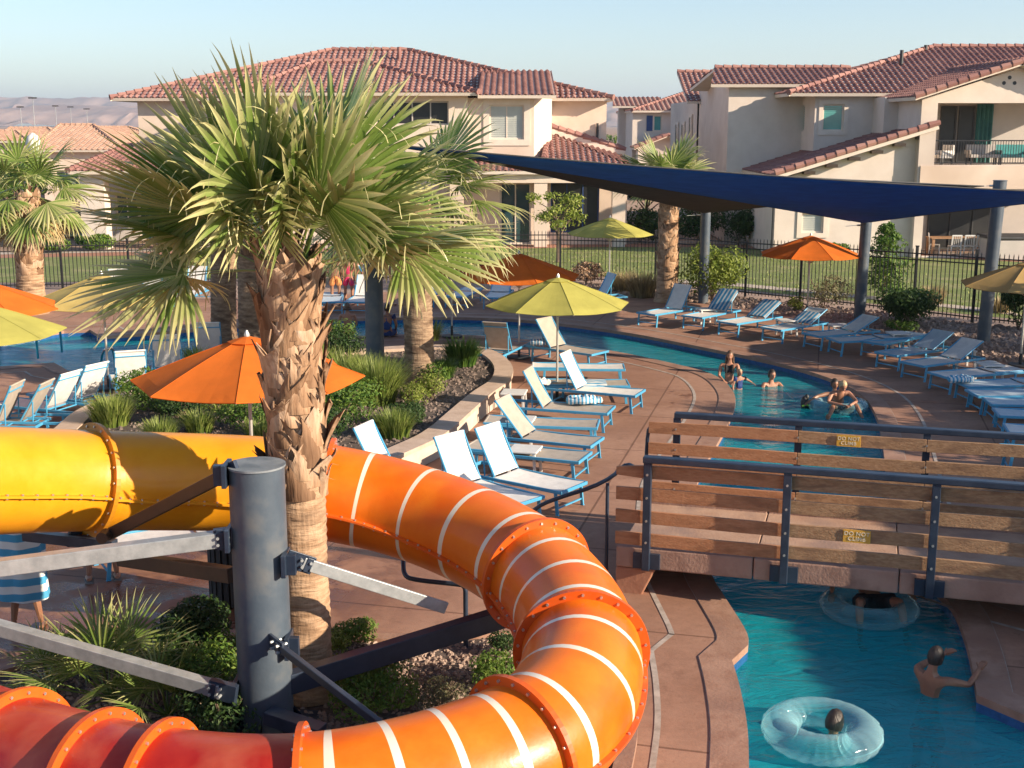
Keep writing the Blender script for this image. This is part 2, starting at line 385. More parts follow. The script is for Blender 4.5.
M['water'] = watermat()
def vinylmat():
    m, nt, b = newmat('clear vinyl'); N = nt.nodes.new; out = nt.nodes['Material Output']
    b.inputs['Base Color'].default_value = (.40,.68,.74,1); b.inputs['Roughness'].default_value = .08
    tr = N('ShaderNodeBsdfTransparent'); tr.inputs['Color'].default_value = (.75,.95,.97,1)
    lw = N('ShaderNodeLayerWeight'); lw.inputs['Blend'].default_value = .45
    mr = N('ShaderNodeMapRange'); mr.inputs['To Min'].default_value = .03; mr.inputs['To Max'].default_value = .62; L(nt, lw, 'Facing', mr, 'Value')
    mx = N('ShaderNodeMixShader'); L(nt, mr, 0, mx, 'Fac'); L(nt, tr, 0, mx, 1); L(nt, b, 0, mx, 2); L(nt, mx, 0, out, 'Surface')
    return m
M['vinyl'] = vinylmat()
def fibremat(name, c, c2, fade):
    m = pmat(name, c, c2, 2.2, .30, .06, 25, c3=fade, s3=1.3, coat=.12, r2=.48, spec=.4, detail=9); return m
M['f_yellow'] = fibremat('yellow fibreglass', (.70,.27,.008), (.76,.33,.015), (.66,.27,.012))
M['f_orange'] = fibremat('orange fibreglass', (.72,.135,.004), (.78,.185,.008), (.68,.10,.004))
M['f_red'] = fibremat('red fibreglass', (.34,.010,.006), (.44,.028,.012), (.50,.10,.05))
M['f_oflange'] = fibremat('orange flange', (.62,.085,.008), (.68,.12,.012), (.58,.08,.012))
M['f_yflange'] = pmat('weathered yellow flange', (.50,.19,.01), (.58,.24,.015), 3, .4)
M['f_stripe'] = pmat('translucent cream stripe', (.74,.66,.52), (.80,.72,.60), 3, .3, coat=.4)
M['bark'] = pmat('palm bark', (.22,.14,.09), (.42,.30,.20), 7, .95, .6, 30, stretch=(1,1,3), c3=(.15,.09,.06), s3=3)
M['barkpale'] = pmat('pale palm bark', (.36,.22,.13), (.56,.38,.25), 9, .95, .6, 40, stretch=(1,1,4), c3=(.24,.14,.08), s3=4)
def barkmat(name, c1, c2, c3):
    m = pmat(name, c1, c2, 5, .95, 0, 40, stretch=(1,1,3), c3=c3, s3=2.2, detail=9); nt = m.node_tree; b = nt.nodes['Principled BSDF']; N = nt.nodes.new
    tc = N('ShaderNodeTexCoord'); prev = None
    for sc, st, k in (((5,5,30), 1.0, .9), ((26,26,5), .8, .5)):
        mp = N('ShaderNodeMapping'); mp.inputs['Scale'].default_value = sc; L(nt, tc, 'Object', mp, 0); n = N('ShaderNodeTexNoise'); n.inputs['Scale'].default_value = 1; n.inputs['Detail'].default_value = 6; L(nt, mp, 0, n, 0)
        bp = N('ShaderNodeBump'); bp.inputs['Strength'].default_value = st; bp.inputs['Distance'].default_value = .03*k; L(nt, n, 'Fac', bp, 'Height')
        if prev: L(nt, prev, 0, bp, 'Normal')
        prev = bp
    L(nt, prev, 0, b, 'Normal'); return m
M['bark'] = barkmat('palm bark', (.17,.105,.065), (.36,.25,.16), (.11,.065,.04))
M['barkpale'] = barkmat('pale palm bark', (.30,.18,.10), (.50,.33,.21), (.20,.12,.07))
def bootmat():
    m = leafmat('palm boot', (.10,.045,.022), (.42,.26,.155), (.62,.45,.32), .85, 0); nt = m.node_tree; b = nt.nodes['Principled BSDF']; N = nt.nodes.new
    tc = N('ShaderNodeTexCoord'); mp = N('ShaderNodeMapping'); mp.inputs['Scale'].default_value = (22,22,3.5); L(nt, tc, 'Object', mp, 0); n = N('ShaderNodeTexNoise'); n.inputs['Detail'].default_value = 7; n.inputs['Scale'].default_value = 1; L(nt, mp, 0, n, 0)
    bp = N('ShaderNodeBump'); bp.inputs['Strength'].default_value = .9; bp.inputs['Distance'].default_value = .02; L(nt, n, 'Fac', bp, 'Height'); L(nt, bp, 0, b, 'Normal')
    r = N('ShaderNodeValToRGB'); r.color_ramp.elements[0].position = .3; r.color_ramp.elements[1].position = .65; r.color_ramp.elements[0].color = (.5,.42,.36,1); L(nt, n, 'Fac', r, 'Fac')
    src = b.inputs['Base Color'].links[0].from_socket; mx = N('ShaderNodeMix'); mx.data_type = 'RGBA'; mx.blend_type = 'MULTIPLY'; mx.inputs['Factor'].default_value = .8
    nt.links.new(src, mx.inputs['A']); nt.links.new(r.outputs[0], mx.inputs['B']); nt.links.new(mx.outputs['Result'], b.inputs['Base Color']); return m
M['boot'] = bootmat()
M['frond'] = leafmat('fan palm leaf', (.035,.09,.018), (.17,.25,.05), (.56,.51,.25), .40, .30, spec=.45)
M['frond_dry'] = leafmat('dry palm leaf', (.22,.13,.06), (.45,.32,.15), (.58,.46,.27), .8, .2)
M['leaf_a'] = leafmat('bush leaf', (.035,.085,.016), (.10,.19,.030), (.20,.28,.05))
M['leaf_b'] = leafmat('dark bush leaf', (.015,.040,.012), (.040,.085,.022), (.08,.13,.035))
M['leaf_c'] = leafmat('yellow green leaf', (.10,.15,.02), (.22,.28,.04), (.40,.42,.12))
M['leaf_y'] = leafmat('olive shrub leaf', (.10,.10,.05), (.20,.19,.10), (.32,.29,.17))
M['grassblade'] = leafmat('grassy leaf', (.06,.11,.02), (.20,.26,.05), (.42,.44,.15))
M['tangrass'] = leafmat('tan ornamental grass', (.25,.19,.10), (.38,.29,.15), (.50,.40,.24))
M['twig'] = pmat('twig', (.16,.11,.08), (.24,.17,.12), 10, .9)
# ------------------------------------------------------------ sky, sun
SUN_EL = R(21); SUN_AZ_X, SUN_AZ_Y = math.sin(R(66)), -math.cos(R(66))     # towards the sun: right and behind the camera
w = bpy.data.worlds.new('World'); scene.world = w; w.use_nodes = True
sky = w.node_tree.nodes.new('ShaderNodeTexSky'); sky.sky_type = 'NISHITA'; sky.sun_disc = False
sky.sun_elevation = SUN_EL; sky.sun_rotation = math.atan2(SUN_AZ_X, SUN_AZ_Y)
sky.altitude = 800; sky.air_density = 1.0; sky.dust_density = .7; sky.ozone_density = 2.0
bg = w.node_tree.nodes['Background']; bg.inputs['Strength'].default_value = .092
w.node_tree.links.new(sky.outputs[0], bg.inputs['Color'])
sd = bpy.data.lights.new('sun', 'SUN'); sd.energy = 5.0; sd.angle = R(.5); sd.color = (1.0, .84, .64)
sun = bpy.data.objects.new('sun', sd); C.objects.link(sun)
sv = Vector((SUN_AZ_X * math.cos(SUN_EL), SUN_AZ_Y * math.cos(SUN_EL), math.sin(SUN_EL)))
sun.rotation_euler = sv.to_track_quat('Z', 'Y').to_euler(); sun.location = (20, -10, 20)
scene.view_settings.view_transform = 'Standard'; scene.view_settings.look = 'None'
scene.view_settings.exposure = 1.05; scene.view_settings.gamma = 1
scene.cycles.use_denoising = True
scene.cycles.max_bounces = 6; scene.cycles.transparent_max_bounces = 12
# ============================================================ ground, deck, pools
river_px = [(-200,352),(-60,346),(40,335),(64,331),(90,330),(101,337),(215,328),(300,320),(430,317),(520,319),(620,331),(700,347),(770,361),(825,376),(862,393),(878,416),(884,453),(888,495),
    (908,550),(935,592),(954,606),(969,649),(977,696),(1024,716),(1200,770),
    (1200,1000),(760,1000),(749,800),(749,768),(748,726),(739,683),(732,661),(748,646),(749,635),(727,601),(710,575),(697,530),(694,490),(704,466),(720,440),(735,410),(736,393),(717,375),(684,366),(620,352),(539,340),
    (430,333),(300,339),(215,348),(150,366),(110,379),(68,371),(54,363),(0,367),(-200,380)]
corners = {0,3,4,5,22,23,24,25,26,27,31,32,54,52,51,50,len(river_px)-1}
river = [Vector(p) for p in chaikin([G(x,y) for x,y in river_px], 2, True, corners)]
pool2_px = [(985,590),(1024,603),(1250,660),(1250,560),(1100,530),(1010,540)]
pool2 = chaikin([G(x,y) for x,y in pool2_px], 1, True, {0,1,2,3})
deck_px = [(-260,318),(0,310),(140,300),(300,296),(430,290),(560,291),(640,297),(700,303),(770,312),(830,326),(870,338),(930,350),(1024,366),(1300,402)]
deck_far = [G(x,y) for x,y in deck_px]
deck_poly = deck_far + [Vector((30,6,0)), Vector((30,-6,0)), Vector((-30,-6,0)), Vector((-30,deck_far[0].y,0))]
def z_at(pts, z): return [(p[0], p[1], z) for p in pts]
mb = MB(); big = [(-9000,-500),(9000,-500),(9000,14000),(-9000,14000)]
mb.poly(z_at(big, -.06), [z_at(river, -.06), z_at(pool2, -.06)])
tag(mb.build('ground', M['earth']), kind='structure')
mb = MB(); grav = [(-40,-8),(32,-8),(32,44),(-40,52)]
fl_px = [(-300,290),(-5,290),(130,288),(300,284),(430,281),(560,282),(655,286),(745,297),(858,309),(972,323),(1100,336)]
def spread(pts, d): return [Vector((p.x, p.y + d, p.z)) for p in pts]
fence_line = [G(x,y) for x,y in fl_px]
gr = spread(fence_line, 2.2)
mb.poly(z_at([(32,-8)] + [(32, gr[-1].y)] + gr[::-1] + [(-40, gr[0].y), (-40,-8)], -.02), [z_at(river, -.02), z_at(pool2, -.02)])
tag(mb.build('gravel_bed', M['gravel_ground']), kind='structure')
mb = MB(); mb.poly(z_at(deck_poly, 0), [z_at(river, 0), z_at(pool2, 0)])
tag(mb.build('pool_deck', M['deck']), kind='structure')
# coping band, sealant joint, basin, tile line, water
for nm, P, big_ in (('river', river, 1), ('pool', pool2, 0)):
    o1 = offset(P, .34); o2 = offset(P, .80); o3 = offset(P, .86)
    mb = MB(); N = len(P)
    acc = 0
    for i in range(N):
        j = (i+1) % N
        mb.add([(P[i].x,P[i].y,.012),(P[j].x,P[j].y,.012),(o1[j][0],o1[j][1],.012),(o1[i][0],o1[i][1],.012)], [(0,3,2,1)], 0)
    mb.wallstrip(P, -.07, .012, flip=True)
    tag(mb.build('pool_coping', M['coping']), kind='structure')
    mb = MB()
    for i in range(N):
        j = (i+1) % N
        if big_ and P[i].y < 9.6: continue
        for a, b in ((o2, o3), (offset(P, .34), offset(P, .349))):
            mb.add([(a[i][0],a[i][1],.006),(a[j][0],a[j][1],.006),(b[j][0],b[j][1],.006),(b[i][0],b[i][1],.006)], [(0,3,2,1)], 0)
    tag(mb.build('deck_joint', M['joint']), kind='structure')
    mb = MB(); mb.wallstrip(P, -.30, -.07, flip=True); tag(mb.build('waterline_tile', M['navy_tile']), kind='structure')
    mb = MB(); mb.wallstrip(P, -1.15, -.30, flip=True); mb.poly(z_at(P, -1.15)); tag(mb.build('pool_basin', M['plaster']), kind='structure')
    mb = MB(); mb.poly(z_at(P, -.16)); tag(mb.build('pool_water', M['water']), kind='structure')
# lawn, mulch, far path, road
mb = MB(); l0 = spread(fence_line, 2.2)
far_px = [(-300,262),(0,258),(150,255),(430,250),(600,247),(700,247),(800,250),(900,256),(1024,262),(1200,272)]
far = [G(x,y,-.02) for x,y in far_px]
l0 = [Vector((p.x,p.y,-.014)) for p in l0]
mb.poly([(p.x,p.y,-.014) for p in l0] + [(p.x,p.y,-.014) for p in far[::-1]])
tag(mb.build('lawn', M['lawn']), kind='structure')
def strip(name, px, dy, z, m):
    a = [G(x,y,z) for x,y in px]; mb = MB()
    mb.poly([(p.x,p.y,z) for p in a] + [(p.x,p.y+dy,z) for p in a[::-1]]); return tag(mb.build(name, m), kind='structure')
strip('mulch_strip', far_px, 2.2, -.006, M['mulch'])
strip('garden_path', [(x,y-3.5) for x,y in far_px], 1.4, .0, M['walk'])
strip('mulch_bed', [(640,283),(700,283),(800,292),(900,302),(1024,316)], 1.0, .004, M['walk'])
strip('far_lawn', [(-300,240),(0,238),(110,236),(180,236)], 9, -.004, M['lawn'])
strip('street', [(-300,225),(0,222),(200,220)], 8, .0, pmat('asphalt', (.05,.05,.052), (.07,.07,.07), 3, .9))
# grass blades beyond the fence: one mass nobody could count
mb = MB(); r_ = random.Random(3)
for k in range(9000):
    t = r_.random(); x = r_.uniform(-13, 24)
    yy = r_.uniform(36, 52)
    px = 512 + x * F_PX / (yy * .98)
    def lin(pts, X):
        for a, b in zip(pts, pts[1:]):
            if a.x <= X <= b.x: return a.y + (b.y - a.y) * (X - a.x) / (b.x - a.x)
        return None
    y0 = lin(l0, x); y1 = lin(far, x)
    if y0 is None or y1 is None: continue
    yy = y0 + .1 + (y1 - y0 - .2) * r_.random() ** 1.4
    a = r_.uniform(0, 6.28); h = r_.uniform(.03, .07); w_ = .02
    dx, dy = math.cos(a) * w_, math.sin(a) * w_
    mb.add([(x-dx,yy-dy,-.014),(x+dx,yy+dy,-.014),(x+dy*.8,yy-dx*.8,h)], [(0,1,2)], 0, r_.uniform(.2, 1))
tag(mb.build('grass', M['grassblade']), kind='stuff')
# hills far off
def ridge(name, Y, x0, x1, h0, seed, m, depth):
    mb = MB(); nx = 420; ny = 12
    def fn(u, v):
        x = x0 + (x1 - x0) * u
        f = noise.noise(Vector((x * .0011, seed, 0))) * .5 + noise.noise(Vector((x * .004, seed, 3))) * .18 + noise.noise(Vector((x*.011, seed, 5))) * .07
        prof = math.sin(min(1, v * 1.15) * math.pi / 2) ** .8
        h = (h0 * (1 + f * .55)) * prof + noise.noise(Vector((x * .006, v * 6, seed))) * h0 * .30 * (1 - v) + abs(noise.noise(Vector((x * .02, v * 2, seed)))) * h0 * .35 * (1 - v)
        return (x, Y + depth * v, -4 + max(0, h))
    mb.grid(lambda u, v: fn(u, v), nx, ny)
    return tag(mb.build(name, m, smooth=True), kind='structure')
hm = pmat('far desert rock', (.24,.15,.13), (.46,.31,.25), .004, .95, c3=(.16,.12,.12), s3=.006, detail=12)
ridge('hills', 4200, -3600, 3200, 78, 2.3, hm, 900)
ridge('hills', 6500, -5600, 5200, 158, 9.1, hm, 700)
# the dusty air over the town
hz = bpy.data.materials.new('dusty air'); hz.use_nodes = True; hn = hz.node_tree; hn.nodes.remove(hn.nodes['Principled BSDF'])
pv = hn.nodes.new('ShaderNodeVolumePrincipled'); pv.inputs['Density'].default_value = 1.2e-4; pv.inputs['Color'].default_value = (.72,.84,1,1); pv.inputs['Anisotropy'].default_value = .2
hn.links.new(pv.outputs[0], hn.nodes['Material Output'].inputs['Volume'])
mb = MB(); mb.box(-9500, 9500, -600, 14500, -8, 330); tag(mb.build('haze', hz), kind='stuff')
# ============================================================ planters
def planter(name, label, px, z, capw, wall_m, cap_m, soil=True, soil_dz=.07, corners=()):
    P = chaikin([G(x,y,z) for x,y in px], 2, True, corners)
    i1 = offset(P, -capw)
    t = thing(name, label, 'planter', (sum(p.x for p in P)/len(P), sum(p.y for p in P)/len(P), 0))
    mb = MB(); N = len(P)
    area = sum(P[i-1].x * P[i].y - P[i].x * P[i-1].y for i in range(N))
    o = offset(P, -.04)
    mb.wallstrip(o, 0, z-.06, flip=area < 0)
    mb.build('wall', wall_m, t)
    mb = MB()
    for k in range(0, N):
        j = (k+1) % N
        q = [(P[k].x,P[k].y),(P[j].x,P[j].y),(i1[j][0],i1[j][1]),(i1[k][0],i1[k][1])]
        mb.add([(a,b,z) for a,b in q] + [(a,b,z-.07) for a,b in q], [(0,1,2,3),(0,4,5,1),(2,6,7,3)] if area > 0 else [(3,2,1,0),(1,5,4,0),(3,7,6,2)])
    mb.build('cap', cap_m, t)
    if soil:
        mb = MB(); mb.poly(z_at(i1, z - soil_dz)); tag(mb.build('planting_soil', M['soil']), kind='structure')
    return P, i1
PL1_px = [(40,440),(58,425),(72,412),(95,401),(116,393),(140,384),(200,373),(250,363),(320,352),(400,345),(470,344),(496,350),(514,364),(512,380),(492,392),(470,412),(446,434),(418,447),(390,459),(350,476),(300,500),(200,505),(60,480)]
pl1, pl1i = planter('planter_wall', 'curving pale planter wall with stone cap round the palm bed', PL1_px, .38, .40, M['wallstucco'], M['wallcap'])
PL2_px = [(-160,720),(20,655),(110,645),(180,640),(230,628),(290,627),(346,631),(400,634),(470,630),(530,622),(590,640),(628,680),(640,720),(632,768),(600,900),(-160,1000)]
pl2, pl2i = planter('planter_wall', 'low rust coloured kerb round the rock bed under the slide', PL2_px, .14, .16, pmat('rust kerb wall', (.36,.15,.08), (.44,.2,.11), 3, .8, .2, 20), M['coping'], soil_dz=.05)
# loose rock chips on the near bed: one mass
def inside(p, poly):
    c = False; j = len(poly) - 1
    for i in range(len(poly)):
        a, b = poly[i], poly[j]
        if (a[1] > p[1]) != (b[1] > p[1]) and p[0] < (b[0]-a[0]) * (p[1]-a[1]) / (b[1]-a[1]) + a[0]: c = not c
        j = i
    return c
def chips(polygon, z, n, s0, s1, m, seed, bias=None):
    r = random.Random(seed); mb = MB()
    xs = [p[0] for p in polygon]; ys = [p[1] for p in polygon]; cnt = 0; tries = 0
    while cnt < n and tries < n * 6:
        tries += 1
        x = r.uniform(min(xs), max(xs)); y = r.uniform(min(ys), max(ys))
        if not inside((x,y), polygon): continue
        if bias and not bias(x, y): continue
        s = r.uniform(s0, s1); a = r.uniform(0, 6.28); ca, sa = math.cos(a), math.sin(a)
        vs = []
        for dx, dy, dz in ((-1,-.7,0),(1,-.8,0),(.8,.8,0),(-.9,.7,0),(-.5,-.4,.9),(.6,-.3,1.0),(.4,.5,.8),(-.6,.4,.7)):
            dx *= s * r.uniform(.7,1.2); dy *= s * r.uniform(.7,1.2); dz *= s * r.uniform(.6,1.3)
            vs.append((x + dx*ca - dy*sa, y + dx*sa + dy*ca, z + dz - .005))
        mb.add(vs, [(4,5,6,7),(0,1,5,4),(1,2,6,5),(2,3,7,6),(3,0,4,7)]); cnt += 1
    return mb.build('rock_chips', m)
tag(chips(pl2i, .09, 9000, .014, .034, M['stone'], 4, lambda x, y: y > 8.2 and x > -5), kind='stuff')
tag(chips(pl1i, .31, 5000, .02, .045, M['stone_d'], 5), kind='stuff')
def fb(x, y):
    return True
gpoly = [(p.x, p.y) for p in spread(fence_line, -.1)][5:] + [(p.x, p.y) for p in deck_far[::-1] if p.x > 1]
tag(chips(gpoly, -.02, 3500, .04, .10, M['stone'], 6), kind='stuff')
# ============================================================ water slide
def spline(ctrl, n):
    P = [Vector(c) for c in ctrl]; P = [2*P[0]-P[1]] + P + [2*P[-1]-P[-2]]; out = []
    for i in range(1, len(P)-2):
        a, b, c, d = P[i-1:i+3]
        for k in range(n):
            t = k / n
            out.append(.5 * ((2*b) + (c-a)*t + (2*a-5*b+4*c-d)*t*t + (-a+3*b-3*c+d)*t*t*t))
    out.append(P[-2]); return out
def c3(x, y, z): return G(x, y, z)
ctrl = [c3(-260,484,2.86), c3(-130,482,2.58), c3(0,480.5,2.27), c3(100,480.5,2.03), c3(200,482,1.90), c3(265,485,1.84), c3(325,492,1.74), c3(395,507,1.60), c3(465,532,1.47), c3(527,567,1.36),
        c3(568,612,1.26), c3(582,662,1.17), c3(566,712,1.09), c3(520,750,1.03), c3(450,778,.99), c3(370,799,.96), c3(290,809,.93), c3(210,807,.90), c3(130,796,.88), c3(50,776,.86), c3(-40,745,.84), c3(-150,705,.82)]
path = spline(ctrl, 10)
cum = [0]
for a, b in zip(path, path[1:]): cum.append(cum[-1] + (b-a).length)
def at_s(s):
    s = max(0, min(cum[-1]-1e-4, s))
    for i in range(len(cum)-1):
        if cum[i+1] >= s:
            t = (s - cum[i]) / (cum[i+1]-cum[i]); return path[i].lerp(path[i+1], t), (path[min(i+2,len(path)-1)]-path[max(i-1,0)]).normalized()
def s_of(k): return cum[min(int(round(k*10)), len(cum)-1)]       # k = control point index
TR = .50
def frame(s):
    p, d = at_s(s); a = d.cross(Vector((0,0,1))).normalized(); b = a.cross(d).normalized(); return p, d, a, b
def ringpts(s, r, n=48):
    p, d, a, b = frame(s); return [p + a*math.cos(2*math.pi*k/n)*r + b*math.sin(2*math.pi*k/n)*r for k in range(n)]
slide = thing('water_slide', 'enclosed tube water slide going from yellow to striped orange to red', 'water slide', (path[100].x, path[100].y, 0))
# section joints, in control-point units
J = [-1, 0.0, 2.86, 6.05, 9.15, 10.75, 13.05, 15.85, 17.6, 18.45, 19.4, 21.0]
cols = ['f_yellow','f_yellow','f_yellow','f_orange','f_orange','f_orange','f_orange','f_red','f_red','f_red','f_red']
nst = {3:4, 4:3, 5:3, 6:4}
for q in range(1, len(J)-1):
    s0, s1 = s_of(J[q]), s_of(J[q+1])
    mb = MB(); NS = 48
    n = max(8, int((s1-s0)/.035)); stripes_at = []
    if q in nst:
        k = nst[q]; stripes_at = [s0 + (s1-s0) * (i+.62) / (k+.1) for i in range(k)]
    ss = [s0 + (s1-s0)*i/n for i in range(n+1)]
    for st in stripes_at: ss += [st-.028, st+.028]
    ss = sorted(ss); vs = []; fs = []; mi = []
    for s in ss: vs += ringpts(s, TR, NS)
    mb.v = [tuple(v) for v in vs]; mb.t = [.5]*len(vs)
    for i in range(len(ss)-1):
        mid = (ss[i]+ss[i+1])/2; on = any(abs(mid-st) < .028 for st in stripes_at)
        for k in range(NS):
            mb.f.append((i*NS+k, i*NS+(k+1)%NS, (i+1)*NS+(k+1)%NS, (i+1)*NS+k)); mb.m.append(1 if on else 0)
    o = mb.build('tube_section', [M[cols[q]], M['f_stripe']], slide, smooth=True)
    o['label'] = {'f_yellow':'yellow tube section', 'f_orange':'orange tube section with cream rings', 'f_red':'faded red tube section'}[cols[q]]
    # lengthwise seam flanges with bolts
    ml = MB(); bl = MB()
    for side in (1, -1):
        ang = R(-8)
        A = []; B = []
        for s in [s0 + .03 + (s1-s0-.06)*i/max(6,int((s1-s0)/.08)) for i in range(max(6,int((s1-s0)/.08))+1)]:
            p, d, a, b = frame(s); nrm = a*side*math.cos(ang) + b*math.sin(ang)
            A.append(p + nrm*(TR-.005)); B.append(p + nrm*(TR+.045))
            up = b*.011
            ml.v += [tuple(A[-1]+up), tuple(B[-1]+up), tuple(B[-1]-up), tuple(A[-1]-up)]; ml.t += [.5]*4
        nn = len(A); base = len(ml.v) - 4*nn
        for i in range(nn-1):
            for k in range(4):
                f = (base+i*4+k, base+i*4+(k+1)%4, base+(i+1)*4+(k+1)%4, base+(i+1)*4+k); ml.f.append(f); ml.m.append(0)
        for i in range(int((s1-s0)/.17)):
            p, d, a, b = frame(s0+.1+i*.17); c = p + (a*side*math.cos(ang)+b*math.sin(ang))*(TR+.025)
            ml.tube([c-b*.024, c+b*.024], .011, 6, mi=1)
    fl = ml.build('seam_flange', [M[cols[q] if cols[q] != 'f_orange' else 'f_oflange'], M['bolt']], o)
for q in range(2, len(J)-1):
    s = s_of(J[q]); col = 'f_yellow' if J[q] < 5 else 'f_oflange'
    mb = MB(); NS = 56; rs = [(TR-.01,-.022),(TR+.075,-.022),(TR+.075,.022),(TR-.01,.022)]
    p, d, a, b = frame(s)
    for (r, dz) in rs:
        for k in range(NS):
            an = 2*math.pi*k/NS; mb.v.append(tuple(p + d*dz + (a*math.cos(an)+b*math.sin(an))*r)); mb.t.append(.5)
    for j in range(4):
        for k in range(NS):
            mb.f.append((j*NS+k, ((j+1)%4)*NS+k, ((j+1)%4)*NS+(k+1)%NS, j*NS+(k+1)%NS)); mb.m.append(0)
    for k in range(22):
        an = 2*math.pi*(k+.5)/22; c = p + (a*math.cos(an)+b*math.sin(an))*(TR+.038)
        mb.tube([c-d*.036, c+d*.036], .0125, 6, mi=1)
    mb.build('ring_flange', [M['f_yflange'] if J[q] < 5 else M['f_oflange'], M['bolt']], slide)
# ---------------------------------------------------------- steel column and arms
cp = at(262, 600, 10.5); cx, cy = cp.x, cp.y; CR = .242
ctop = at(257, 466, 10.5).z
col = thing('support_column', 'thick grey steel slide column standing in the bed before the palm', 'column', (cx, cy, 0))
mb = MB(); mb.tube([(cx,cy,.05),(cx,cy,ctop)], CR, 64); mb.build('post', M['post'], col, smooth=True)
mb = MB(); mb.tube([(cx,cy,ctop+.001),(cx,cy,ctop+.018)], CR+.012, 64); mb.build('cap_plate', pmat('lightened steel cap', (.17,.19,.21), (.23,.25,.27), 5, .6, .1, 40, c3=(.12,.14,.16), s3=6), col)  # cap colour lightened, painting in light on the flat top
mb = MB(); mb.box(cx-.42,cx+.42,cy-.42,cy+.42,.06,.10); 
for k in range(8):
    a = k*math.pi/4; d = Vector((math.cos(a), math.sin(a), 0)); c = Vector((cx,cy,0))
    mb.add([c+d*.24+Vector((0,0,.1)), c+d*.40+Vector((0,0,.1)), c+d*.24+Vector((0,0,.34))], [(0,1,2),(2,1,0)])
mb.build('base_plate', M['bluesteel'], col)
def arm(name, label, p0, p1, w, h, m, ends=True, plate=None):
    mb = MB(); p0 = Vector(p0); p1 = Vector(p1); mb.beam(p0, p1, w, h); o = mb.build(name, m, col, bevel=.006)
    o['label'] = label
    if ends:
        d = (p1-p0).normalized(); e = MB()
        e.beam(p0 - d*.16, p0 + d*.10, w*.55 if w*.55 > .02 else .02, h+.05); e.beam(p0 + d*.02, p0+d*.08, w+.02, h+.02)
        g = e.build('bracket', M['bluesteel'], o, bevel=.004)
        e = MB(); s = d.cross(Vector((0,0,1))).normalized()
        for t in (.0, .09):
            for z in (-.03, .03): e.tube([p0 - d*(.02) + d*t + Vector((0,0,z)) - s*(w/2+.03), p0 - d*.02 + d*t + Vector((0,0,z)) + s*(w/2+.03)], .014, 8)
        e.build('bolt', M['galv'], o)
    return o
arm('arm', 'long galvanised arm reaching left at mid height', at(226,538,10.4), at(-60,575,9.9), .12, .135, M['galv'])
arm('arm', 'long galvanised arm reaching left near the ground', at(220,690,10.3), at(-60,611,10.9), .12, .12, M['galv'])
arm('brace', 'dark diagonal brace rising to the column top', at(227,474,10.45), at(108,535,11.5), .07, .11, M['brownsteel'])
arm('arm', 'dark brown beam behind the upper arm', at(232,575,10.75), at(120,558,11.7), .1, .14, M['brownsteel'], False)
arm('arm', 'blue black beam rising to the right', at(285,684,10.5), at(512,614,11.4), .13, .19, M['bluesteel'], False)
arm('brace', 'pale strut running down to the right', at(303,563,10.45), at(446,608,10.95), .04, .11, M['galv'])
arm('brace', 'dark strut running down to the near tube', at(277,645,10.2), at(398,738,8.9), .05, .07, M['bluesteel'])
arm('bracket_arm', 'short dark stub arm near the ground', at(268,715,10.2), at(322,733,10.0), .16, .12, M['bluesteel'], False)
mb = MB()
for (y, s) in ((474,-1),(538,-1),(690,-1),(563,1),(645,1)):
    z = at(262,y,10.4).z; mb.box(cx+s*.22, cx+s*.34, cy-.12-.05, cy-.10, z-.09, z+.09); mb.box(cx+s*.24-.02, cx+s*.24+.02, cy-.22, cy+.05, z-.1, z+.1)
mb.build('gusset', M['bluesteel'], col, bevel=.004)
# cradle that carries the tube at the yellow joint
p, d, a, b = frame(s_of(2.86))
mb = MB(); c0 = p - Vector((0,0,.62)); mb.beam(c0 - d*.28 + Vector((0,0,.02)), c0 + d*.12 + Vector((0,0,.02)), .03, .16)
mb.beam(at(25,535,11.9), at(115,545,11.6), .1, .1)
cr = mb.build('cradle', M['bluesteel'], col, bevel=.003); cr['label'] = 'dark cradle plate under the yellow joint'
mb = MB()
for t in (-.2, -.05, .06): mb.tube([c0+d*t-Vector((0,.04,0)), c0+d*t+Vector((0,.04,0))], .024, 8)
mb.build('bolt', M['bolt'], cr)
mb = MB(); mb.tube([at(104,536,11.35)-Vector((0,.07,0)), at(104,536,11.35)+Vector((0,.07,0))], .055, 16); mb.build('pivot', M['brownsteel'], col)
# ============================================================ bridge
BZ0, BZ1, BRT = .33, .56, 1.74
n0 = G(649,455,BRT); n1 = G(789,463.5,BRT); n2 = G(940,476,BRT)
bd = (n2 - n0); bd.z = 0; bl_ = bd.length; bd.normalize(); bn = Vector((-bd.y, bd.x, 0))
f0 = G(659,411,BRT); bw = (f0 - n0).dot(bn)
print('bridge width', bw, 'spacing', (n1-n0).length, (n2-n1).length)
br = thing('footbridge', 'low footbridge of pinkish concrete with wooden board railings over the pool river', 'footbridge', (n0.x, n0.y, 0))
o0 = Vector((n0.x, n0.y, 0)); BL0 = -.38; BL1 = 6.4
def bp_(s, t, z): return o0 + bd*s + bn*t + Vector((0,0,z))
def bbox(mb, s0, s1, t0, t1, z0, z1, mi=0):
    v = [bp_(s,t,z) for z in (z0,z1) for s,t in ((s0,t0),(s1,t0),(s1,t1),(s0,t1))]
    mb.add(v, [(3,2,1,0),(4,5,6,7),(0,1,5,4),(1,2,6,5),(2,3,7,6),(3,0,4,7)], mi)
mb = MB(); s = BL0; k = 0
while s < BL1:
    e = min(BL1, s + 1.62); bbox(mb, s+.006, e-.006, .10, bw+.05, BZ0+.01, BZ1-.06); s = e
mb.build('deck_slab', pmat('bridge concrete', (.36,.21,.14), (.46,.30,.21), 2, .8, .3, 30, c3=(.28,.18,.14), s3=1.5), br, bevel=.01)
